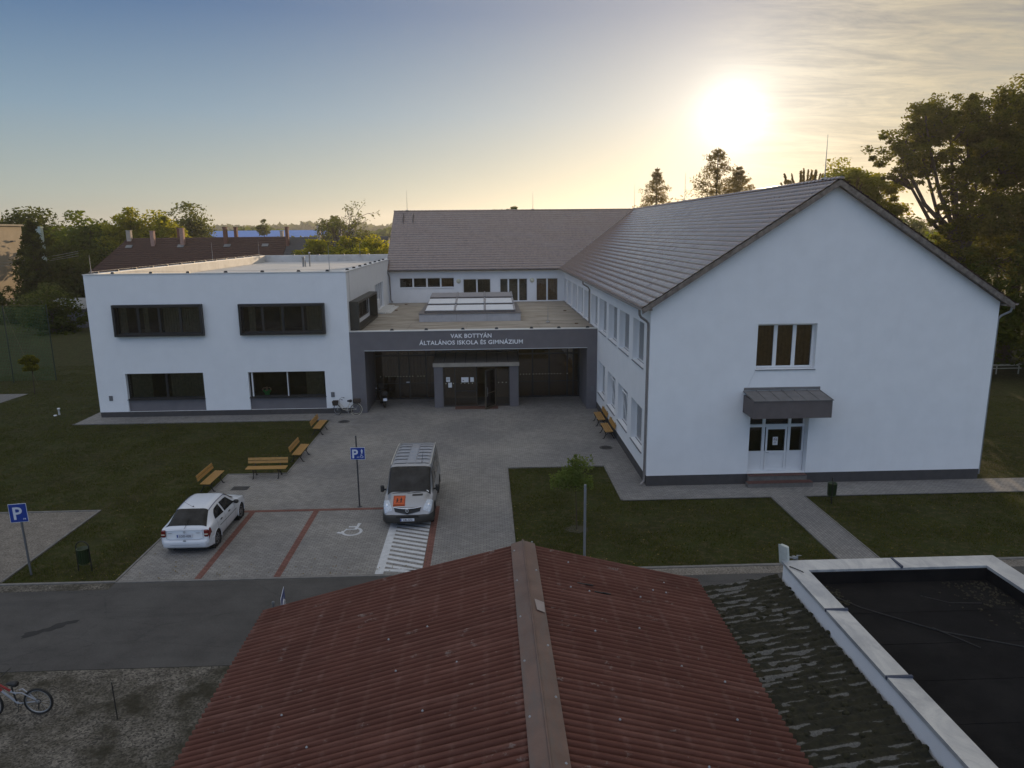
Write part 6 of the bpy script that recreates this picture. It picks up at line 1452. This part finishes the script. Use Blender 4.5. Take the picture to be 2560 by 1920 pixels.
def bare_tree(name, x, y, z0, h, label, group, seed=0):
    t = thing(name, (x, y, z0), label, 'tree', group); r = random.Random(seed); tb = MB(); tips = []
    def grow(p, d, L, rad, lev):
        n = 3; pts = [p]; q = p
        for i in range(n): d = (d+Vector((r.gauss(0, .13), r.gauss(0, .13), r.gauss(.03, .08)))).normalized(); q = q+d*L/n; pts.append(q)
        tb.tube(pts, [rad*(1-.35*i/n) for i in range(n+1)], 5 if lev > 1 else 8)
        if lev >= 5: tips.append(q); return
        for k in range(3 if lev < 4 else 2):
            dd_ = (d+Vector((r.gauss(0, .55), r.gauss(0, .55), r.gauss(.12, .35)))).normalized(); grow(pts[-1] if k < 2 else pts[-2], dd_, L*r.uniform(.55, .85), rad*.58, lev+1)
    grow(Vector((x, y, z0)), Vector((0, 0, 1)), h*.34, h*.026, 0); tb.build('trunk', M_BARK, t, (x, y, z0))
    C = np.array([tuple(q) for q in tips]); k = rng.integers(0, len(C), 1500); leaves('crown', C[k]+rng.normal(0, .25, (1500, 3)), .16, L_OLIVE, t, (x, y, z0)); return t

# saplings
t = tree('sapling', 3.25, 25.09, [(3.2, 25.09, 1.75, .66, .6, .42), (3.17, 25.09, 2.2, .46, .4, .45), (3.15, 25.09, 2.7, .16, .14, .25)], 4200, .050, leaf_mat('leaf_sapling', (.085, .12, .035), (.19, .22, .08), .5), 'thin young tree on the lawn in front of the right wing', None, .022, 34, 0, .42, True)
tree('sapling', -31.6, 50.8, [(-31.6, 50.8, 2.25, .62, .5, .55), (-31.4, 50.8, 2.0, .5, .5, .4)], 2200, .10, leaf_mat('leaf_sapling_dark', (.05, .06, .012), (.20, .18, .03), .45), 'small round-headed young tree in front of the green netting', None, .03, 18, 0, .3)
# conifers behind the long roof
CG = 'conifers beyond the tiled roof'
conifer('conifer_tree', 22.1, 95, 18.6, 8.0, 'dark conifer behind the ridge, leftmost and standing alone', CG, 30000)
conifer('conifer_tree', 26.7, 85, 19.9, 11.0, 'tallest conifer directly under the sun above the ridge', CG, 30000)
conifer('conifer_tree', 29.7, 86.5, 17.9, 8.5, 'denser conifer merging with the right side of the tallest one', CG, 40000)
for i, (x, y, r_, h, lab) in enumerate(((30.4, 70, 2.2, 16.5, 'spiky tree top poking over the ridge left of the gable peak'), (29.6, 60, 1.3, 15.1, 'small tuft of spiky tree top just right of the gable peak'))):
    t = thing('spiky_tree', (x, y, 0), lab, 'tree', 'upright spiky tree tops at the gable peak'); tb = MB(); tb.tube([(x, y, 0), (x, y, h-3.2)], [.3, .2], 8); C = []
    for k in range(17 if r_ > 2 else 9):
        a = rng.uniform(0, 6.28); rr_ = r_*math.sqrt(rng.random()); e = np.array([x+rr_*math.cos(a), y+rr_*math.sin(a), h-.05-.42*rr_*rng.uniform(.6, 1.5)]); s = np.array([x+rr_*.45*math.cos(a), y+rr_*.45*math.sin(a), h-3.6])
        tb.tube([(x, y, h-5), tuple(s), tuple(e)], [.09, .06, .01], 5); nn = 420; q = rng.uniform(0, 1, nn); C.append(s+(e-s)*q[:, None]+rng.normal(0, 1, (nn, 3))*(.13*(1.15-q))[:, None])
    leaves('crown', np.concatenate(C), .11, L_CON, t, (x, y, 0)); tb.build('trunk', M_BARK, t, (x, y, 0))
tree('bushy_tree', 2.9, 100, [(2.9, 100, 12.9, 1.9, 1.9, 1.3)], 1500, .22, L_OLIVE, 'small tree top just showing over the back wing ridge', None, .2)
# big trees on the right
L_WARM = leaf_mat('leaf_warm_dark', (.038, .046, .010), (.135, .132, .026), .55)
tree('large_tree', 37.6, 56, [(30.7, 55, 16.4, 1.9, 2.2, 1.6), (32.6, 55, 18.0, 2.0, 2.4, 1.7), (35.0, 56, 18.7, 2.4, 2.8, 1.8), (38.0, 56, 18.9, 2.6, 3, 2.1), (36.8, 56, 16.2, 2.6, 2.6, 2.1), (33.2, 56, 16.0, 2.2, 2.2, 1.6), (32.0, 56, 14.6, 1.5, 1.8, .9), (39.8, 56, 16, 2.4, 2.6, 2.6), (35.4, 55, 14.0, 1.7, 1.8, 1.4), (36.6, 55, 11.6, 2.2, 2.2, 1.8), (39.2, 56, 12.4, 2.8, 2.4, 2.2), (35.2, 55, 9.3, 1.9, 2, 1.8), (34.4, 55, 11.6, 1.0, 1.4, .8)], 66000, .12, L_WARM, 'large spreading tree with dark foliage right of the gable', 'large trees on the right', .42, 34, 0, .165, lean=(.8, 0), fill=.22)
tree('large_tree', 43.0, 58, [(42.3, 57, 19.8, 2.8, 3.2, 2.9), (43.5, 58, 16, 3.8, 4, 4), (41.5, 56, 11, 3.0, 3, 3), (45.5, 57, 9.5, 4, 4, 4), (40.2, 57, 8.2, 3, 3, 3)], 42000, .14, L_WARM, 'tallest tree, cut by the right edge of the photo', 'large trees on the right', .5, 30, 0, .18, fill=.3)
tree('large_tree', 32.2, 63, [(30.6, 62, 14.6, 1.9, 2, 1.6), (33.0, 62, 13.6, 2.1, 2, 1.6), (31.2, 62, 12.2, 2.2, 2.2, 2.0), (34.0, 62, 11.2, 1.7, 2, 1.5), (35.4, 62, 9.2, 1.8, 2, 1.4)], 30000, .14, L_YELL, 'sunlit yellow-green tree close behind the gable slope', 'large trees on the right', .26, 24, 0, .26, fill=.3)
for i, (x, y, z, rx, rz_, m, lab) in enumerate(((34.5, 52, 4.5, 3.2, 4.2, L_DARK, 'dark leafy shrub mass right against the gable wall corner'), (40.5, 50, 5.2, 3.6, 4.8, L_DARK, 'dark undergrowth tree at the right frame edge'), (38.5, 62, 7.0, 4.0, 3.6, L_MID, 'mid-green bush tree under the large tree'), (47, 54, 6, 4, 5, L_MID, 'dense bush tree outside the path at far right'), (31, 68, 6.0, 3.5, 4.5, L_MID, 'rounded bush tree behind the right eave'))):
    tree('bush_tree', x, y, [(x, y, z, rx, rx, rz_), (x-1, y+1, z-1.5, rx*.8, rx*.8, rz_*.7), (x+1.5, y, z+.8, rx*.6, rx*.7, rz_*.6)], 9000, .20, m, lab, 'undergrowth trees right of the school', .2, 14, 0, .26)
tree('far_tree', 62, 110, [(62, 110, 9, 5, 5, 3.5), (56, 112, 7.5, 5, 4, 3)], 9000, .3, L_OLIVE, 'hazy rounded trees in the gap under the large tree', None, .3)
conifer('conifer_tree', 57.5, 118, 12.5, 3.4, 'hazy distant conifer seen through the gap in the large tree', 'conifers beyond the tiled roof', 4000)
# low fence / bench rail at the right
t = thing('wooden_rail', (36.5, 52, 0), 'pale low rail under the trees at the right edge', 'rail')
m = MB(); m.box(-2.4, 3.5, -.04, .04, .62, .74); m.box(-2.4, 3.5, -.04, .04, .40, .46); m.build('rail', mat('pale_wood', (.45, .42, .36), .8), t)
for x in (-2.2, -.3, 1.6, 3.3): m = MB(); m.box(x-.05, x+.05, -.05, -.041, 0, .8); m.build('post', mat('pale_wood', (0, 0, 0)), t)
# left-hand trees
LG = 'trees beyond the field on the left'
def lt_(x, y, z, rx, rz_, m, lab, n=9000, sz=.26, name='leafy_tree'):
    tree(name, x, y, [(x, y, z, rx, rx*.9, rz_), (x-rx*.55, y, z-rz_*.55, rx*.75, rx*.7, rz_*.8), (x+rx*.55, y+.5, z-rz_*.5, rx*.75, rx*.7, rz_*.8), (x, y-.5, z-rz_*1.3, rx*.9, rx*.8, rz_*.8)], n, sz, m, lab, LG, .3, 13, 0, .25)
lt_(-88, 132, 11.0, 6, 4.2, L_DARK, 'dark tree above the roof of the beige block at the far left edge', 12000, .34)
lt_(-75, 126, 10.6, 5.0, 4.4, L_DARK, 'dark rounded tree right beside the beige block', 12000, .32)
lt_(-61.8, 118, 10.2, 4.4, 4.0, L_MID, 'mid-green rounded tree between the beige block and the yellow tree', 12000, .32)
lt_(-62.5, 110, 5.6, 4.6, 5.4, L_DARK, 'dark tree in front of the pale chimney at the left', 12000, .30)
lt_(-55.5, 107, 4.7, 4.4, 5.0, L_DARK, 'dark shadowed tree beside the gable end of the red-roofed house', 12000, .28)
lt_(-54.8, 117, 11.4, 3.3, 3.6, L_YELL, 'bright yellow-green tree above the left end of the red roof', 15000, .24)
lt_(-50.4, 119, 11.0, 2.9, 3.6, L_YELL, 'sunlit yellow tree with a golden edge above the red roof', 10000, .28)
lt_(-52.0, 133, 11.8, 3.8, 4.6, L_OLIVE, 'tall airy grey-green tree rising behind the yellow trees', 7000, .28)
lt_(-46.5, 122, 7.2, 2.2, 2.8, L_DARK, 'small dark tree where the blue roof begins', 7000, .25)
conifer('conifer_tree', -60.2, 101, 13.2, 4.4, 'drooping dark conifer in front of the trees at the left', CG, 16000, size=.3, m=L_DARK, bare=.05)
lt_(-49.0, 84, 2.6, 2.6, 2.4, L_DARK, 'dark shrub beside the grey shed', 5000, .2, 'shrub')
lt_(-54.5, 92, 2.8, 2.8, 2.4, L_OLIVE, 'olive shrub below the beige block', 5000, .2, 'shrub')
lt_(-62, 94, 2.0, 3.5, 1.8, L_DARK, 'low dark hedge shrub behind the netting', 6000, .22, 'shrub')
# trees between the red roof and the tiled roof
TG = 'sunlit trees behind the flat roof'
bare_tree('thin_tree', -22.4, 99, 0, 14.2, 'half-bare tree standing left of the taller bare tree', TG, 3)
bare_tree('thin_tree', -17.0, 96, 0, 15.6, 'tallest half-bare tree behind the flat roof', TG, 11)
for i, (x, y, z, rx, rz_, m, lab) in enumerate(((-22.6, 98, 8.2, 2.1, 1.7, L_YELL, 'bushy tree at the foot of the left bare tree'), (-17.2, 95, 8.7, 2.3, 1.9, L_YELL, 'bright bushy tree around the taller bare tree'), (-13.6, 92, 8.5, 2.1, 2.0, L_YELL, 'yellow-green tree next to the tiled roof edge'),
        (-23.6, 90, 6.0, 2.0, 1.6, L_YELL, 'green bush at the dark end of the long roof'), (-19.2, 88, 7.0, 2.4, 1.7, L_YELL, 'green bush tree low behind the flat roof'), (-14.6, 87, 7.2, 2.6, 1.8, L_YELL, 'broad yellow-green bush low behind the flat roof'))):
    tree('bushy_tree', x, y, [(x, y, z, rx, rx, rz_), (x-rx*.7, y, z-rz_*.5, rx*.7, rx*.7, rz_*.7), (x+rx*.7, y, z-rz_*.6, rx*.7, rx*.7, rz_*.7), (x, y, z-rz_*1.6, rx, rx, rz_)], 7500, .20, m, lab, TG, .18, 16, 0, .26)
tree('round_tree', -38, 190, [(-38, 190, 12.2, 2.6, 2.6, 3.0)], 3000, .3, L_OLIVE, 'distant round-headed tree above the blue roof', None, .2)
tree('round_tree', -60, 205, [(-60, 205, 12.4, 1.6, 1.6, 2.6)], 900, .3, L_OLIVE, 'distant slender tree above the middle of the blue roof', None, .2)

# ------------------------------------------------------------------ far buildings
def box_house(name, loc, label, cat='building', group=None): return thing(name, loc, label, cat, group)
M_REDR = mat('old_red_tile', (.040, .015, .011), .85, .25, 2, .8, 6, extra=lambda t, c, vec, b: t.mix(t.rng(t.noise(vec, 7, 4, .8), .35, .7), t.mix(1, c, (.7, .7, .7), 'MULTIPLY'), t.mix(1, c, (1.35, 1.3, 1.2), 'MULTIPLY')))
hx0, hx1 = -56.0, -28.6; hy0, hyr, hy1 = 103, 110, 117; O_ = (-42, 110, 0)
t = thing('terraced_house', O_, 'long red-tiled house with many chimneys behind the flat-roofed wing', 'house')
m = MB()
def roofslope(mb, x0, x1, xa0, xa1, ye, yr, ze, zr, n=16):
    for k in range(n):
        a, b_ = k/n, (k+1)/n; L = lambda p, q, f: p+(q-p)*f
        mb.quad((L(x0, xa0, a), L(ye, yr, a), L(ze, zr, a)+.05), (L(x1, xa1, a), L(ye, yr, a), L(ze, zr, a)+.05), (L(x1, xa1, b_), L(ye, yr, b_), L(ze, zr, b_)), (L(x0, xa0, b_), L(ye, yr, b_), L(ze, zr, b_)))
        mb.quad((L(x0, xa0, a), L(ye, yr, a), L(ze, zr, a)-.02), (L(x1, xa1, a), L(ye, yr, a), L(ze, zr, a)-.02), (L(x1, xa1, a), L(ye, yr, a), L(ze, zr, a)+.05), (L(x0, xa0, a), L(ye, yr, a), L(ze, zr, a)+.05))
roofslope(m, -54.2, -28.6, -51.8, -28.6, 102.6, 110, 5.8, 10.4); roofslope(m, -28.6, -54.2, -28.6, -51.8, 117.4, 110, 5.8, 10.4)
m.add([(-54.2, 102.6, 5.83), (-54.2, 117.4, 5.83), (-51.8, 110, 10.38)], [(0, 2, 1)])
m.build('roof', M_REDR, t, O_)
m = MB(); m.box(-53.6, -28.6, 103, 117, 0, 5.8); m.build('wall', mat('far_plaster', (.24, .22, .20), .9), t, O_)
for x in np.arange(-52.6, -29, 3.1): m = MB(); m.box(x, x+1.1, 102.96, 103.0, 3.6, 5.0); m.build('window', M_CARGLASS, t, O_)
def chim(x, y, w, z0, z1, m_, cap=True):
    q = MB(); w *= .68; q.box(x-w/2, x+w/2, y-.3, y+.3, z0, z1); q.box(x-w/2-.05, x+w/2+.05, y-.35, y+.35, z1, z1+.1); q.build('chimney', m_, t, O_)
MB1 = mat('chimney_brick', (.16, .07, .05), .9, .3, 12); MB2 = mat('chimney_plaster', (.42, .36, .30), .9, .15, 5); MB3 = mat('chimney_pink', (.36, .22, .18), .9, .2, 6)
for x, y, w, z0, z1, mm_ in ((-51.4, 109.5, .9, 9.6, 11.4, MB2), (-47.6, 108.4, .75, 8.3, 11.3, MB3), (-44.9, 111.2, .7, 9.2, 11.7, MB1), (-43.4, 108.4, .75, 8.0, 11.65, MB3), (-37.4, 108.8, .7, 9.2, 11.75, MB1), (-36.6, 111, .6, 9.6, 11.75, MB1), (-29.9, 111.0, .6, 9.6, 11.15, MB2), (-29.4+1.0, 108.2, .6, 8.6, 11.7, MB1)):
    chim(x-.0, y, w, z0, z1, mm_)
for x in (-50.9, -43.6, -37.0, -31.6):
    q = MB(Matrix.Translation((x, 108.0, 9.17)) @ Matrix.Rotation(R(31.9), 4, 'X')); q.box(-.45, .45, -.35, .35, .0, .10); q.build('roof_window', mat('roof_glass', (.12, .13, .14), .3), t, O_)
t = thing('terraced_house', (-22, 110, 0), 'dark grey slate-roofed house continuing the long red roof', 'house'); O_ = (-22, 110, 0)
m = MB(); roofslope(m, -28.55, -14, -28.55, -14, 102.6, 110, 5.8, 10.3); roofslope(m, -14, -28.55, -14, -28.55, 117.4, 110, 5.8, 10.3); m.build('roof', mat('grey_slate', (.055, .055, .058), .85, .2, 3), t, O_)
m = MB(); m.box(-28.5, -14, 103, 117, 0, 5.8); m.prism([(-14.02, 103, 5.8), (-14.02, 117, 5.8), (-14.02, 110, 10.2)], (-.2, 0, 0)); m.build('wall', mat('far_plaster', (0, 0, 0)), t, O_)
chim(-23.9, 108.5, .7, 8.8, 11.9, MB2); chim(-21.2, 110.5, .6, 9.4, 11.3, MB2); chim(-17.0, 108, .6, 8.6, 11.0, MB1)
# chimneys of the red roof in front of the blue one, belonging to houses further back
t = thing('warehouse', (-85, 260, 0), 'long low industrial hall with a blue metal roof on the horizon', 'building'); O_ = (-85, 260, 0)
m = MB(); roofslope(m, -112, -46, -112, -46, 240, 262, 8.2, 12.0, 2); roofslope(m, -46, -112, -46, -112, 284, 262, 8.2, 12.0, 2)
m.build('roof', mat('blue_metal_roof', (.13, .26, .60), .5, .08, .3), t, O_)
m = MB(); m.box(-111.5, -46.5, 241, 283, 0, 8.2); m.build('wall', mat('hall_wall', (.4, .42, .45), .8), t, O_)
# beige apartment block at the left edge
t = thing('apartment_block', (-82, 107, 0), 'windowless beige end wall of a block at the far left edge', 'building'); O_ = (-82, 107, 0)
m = MB(); m.box(-92, -69.9, 99, 115, 1.9, 12.3); m.build('wall', mat('beige_render', (.42, .34, .24), .9, .1, .8, extra=grime), t, O_)
m = MB(); m.box(-91.9, -69.95, 99.05, 114.95, 0, 1.9); m.build('plinth', mat('block_plinth', (.16, .15, .14), .9), t, O_)
m = MB(); m.box(-92.3, -69.6, 98.7, 115.3, 12.3, 12.55); m.build('coping', mat('block_coping', (.3, .26, .2), .8), t, O_)
m = MB(); m.box(-69.9, -69.5, 113, 114.6, 7.2, 7.5); m.box(-69.9, -69.5, 112, 112.6, 10.0, 10.2)
m.build('wall_ledge', mat('block_plinth', (0, 0, 0)), t, O_)
t = thing('pale_chimney', (-61.3, 116, 0), 'slim pale green-white chimney among the trees at the left', 'chimney'); m = MB(); m.box(-.34, .34, -.3, .3, 0, 11.9); m.box(-.4, .4, -.36, .36, 11.9, 12.1); m.build('shaft', mat('pale_green_wall', (.42, .5, .44), .9), t)
t.location = (-61.7, 105.5, 0)
# grey timber shed
t = thing('timber_shed', (-50, 89.5, 0), 'low weathered grey shed with a pale sloping roof behind the netting', 'shed'); O_ = (-50, 89.5, 0)
m = MB(); m.box(-52.0, -47.9, 88.4, 91.2, 0, 2.25)
for k in range(20): m.box(-51.98+k*.205, -51.96+k*.205+.02, 88.37, 88.4, .0, 2.2)
m.build('wall', mat('grey_timber', (.13, .13, .14), .9, .3, 3), t, O_)
m = MB(); m.prism([(-52.6, 88.0, 2.25), (-52.6, 91.6, 3.25), (-52.6, 91.6, 3.33), (-52.6, 88.0, 2.33)], (5.2, 0, 0)); m.build('roof', mat('shed_roof', (.20, .20, .19), .8, .2, 2), t, O_)
# green ball-catch netting
t = thing('netting_fence', (-34, 55.5, 0), 'tall green ball-catch netting on poles at the edge of the field', 'fence'); O_ = (-34, 55.5, 0)
netm = mat('green_net', (.03, .13, .055), .7)
m = MB(); x0_, x1_ = -40.5, -32.84
for i, z in enumerate(np.arange(.1, 5.75, .115)):
    m.tube([(x0_+(x1_-x0_)*k/8, 55.4+.02*k, z-.12*math.sin(math.pi*((k*1.0) % 4)/4)*(z/5.7)**2) for k in range(9)], .008, 3, cap=False)
for x in np.arange(x0_, x1_, .115):
    dz_ = .12*math.sin(math.pi*((x-x0_)/(x1_-x0_)*8 % 4)/4); m.tube([(x, 55.45, .05), (x, 55.45, 5.7-dz_)], .008, 3, cap=False)
no = m.build('net', netm, t, O_)
for x, y in ((-40.5, 55.2), (-35.7, 55.15), (-32.84, 55.66)): m = MB(); m.tube([(x, y, 0), (x, y, 5.8)], .04, 8); m.build('pole', mat('green_pole', (.02, .04, .025), .6), t, O_)
m = MB(); m.tube([(-35.7, 55.15, 5.6), (-33.0, 53.6, .05)], .008, 5); m.tube([(x0_, 55.2, 5.72), (-35.7, 55.15, 5.78), (-32.84, 55.66, 5.72)], .010, 5); m.build('guy_wire', mat('rope', (.16, .14, .09), .9), t, O_)
# overhead cables from the block to the long house
t = thing('power_cable', (-60, 105, 0), 'bundle of thin overhead cables running to the end of the red-roofed house', 'cable')
m = MB()
for dz_, s in ((0, .9), (.35, 1.1), (.6, .8)): m.tube([(-80+24*k/12, 108-4*k/12, 7.2+dz_*k/12+.9*(k/12)-s*math.sin(math.pi*k/12)) for k in range(13)], .028, 4)
m.build('wires', mat('cable_pale', (.35, .33, .28), .6), t, (-60, 105, 0))
# distant woods and hills
def wood(name, x0, x1, y, z, zvar, n, size, m, label, depth=30):
    xs = rng.uniform(x0, x1, n); top = z+np.array([zvar*mnoise.noise(Vector((a*.035, y*.01, 1)))+zvar*.5*mnoise.noise(Vector((a*.15, 2, y*.01))) for a in xs]); zz = top*(rng.uniform(0, 1, n)**.5)
    C = np.stack([xs, y+rng.uniform(0, depth, n), zz], 1); o = leaves(name, C, size, m, None, (0, 0, 0), .7); tag(o, label, 'woodland', None, 'stuff')
L_FAR = leaf_mat('far_wood', (.075, .10, .045), (.12, .14, .055), .4)
wood('distant_wood', -260, 120, 330, 11.3, 3.5, 16000, 1.5, L_FAR, 'belt of woodland on the horizon behind the blue hall', 60)
wood('distant_wood', -110, 60, 180, 8.8, 3.0, 12000, .8, L_OLIVE, 'band of tree tops beyond the houses', 30)
wood('distant_wood', 40, 330, 220, 11, 5, 12000, 1.2, L_OLIVE, 'wooded ground behind the large trees on the right', 60)
wood('distant_wood', -700, 500, 900, 19, 7, 16000, 5, leaf_mat('horizon_wood', (.10, .12, .07), (.13, .14, .08), .3), 'farthest forest line on the horizon', 100)
hm = MB(); hm.grid(lambda u, v: (-1500+4200*u, 1500+900*v, max(-1, (14+26*max(0, mnoise.noise(Vector((u*6, 1, 0))))+34*math.exp(-((u-.57)/.05)**2)+20*math.exp(-((u-.72)/.09)**2))*math.sin(math.pi*min(1, v*1.0)))-.5), 120, 14)
tag(hm.build('hills', mat('hill_wood', (.085, .095, .06), .95, .2, .01)), kind='structure')

# ------------------------------------------------------------------ air
hz = MB(); hz.box(-3000, 3000, -420, 3200, -3, 80)
hm_ = bpy.data.materials.new('haze_air'); hm_.use_nodes = True; t = NT(hm_.node_tree); t.n.clear()
ho = t.node('ShaderNodeOutputMaterial'); pv = t.node('ShaderNodeVolumePrincipled'); pv.inputs['Color'].default_value = (.92, .93, .95, 1); pv.inputs['Density'].default_value = .00024; pv.inputs['Anisotropy'].default_value = .55
t.link(pv.outputs[0], ho.inputs['Volume']); tag(hz.build('haze', hm_), kind='stuff')
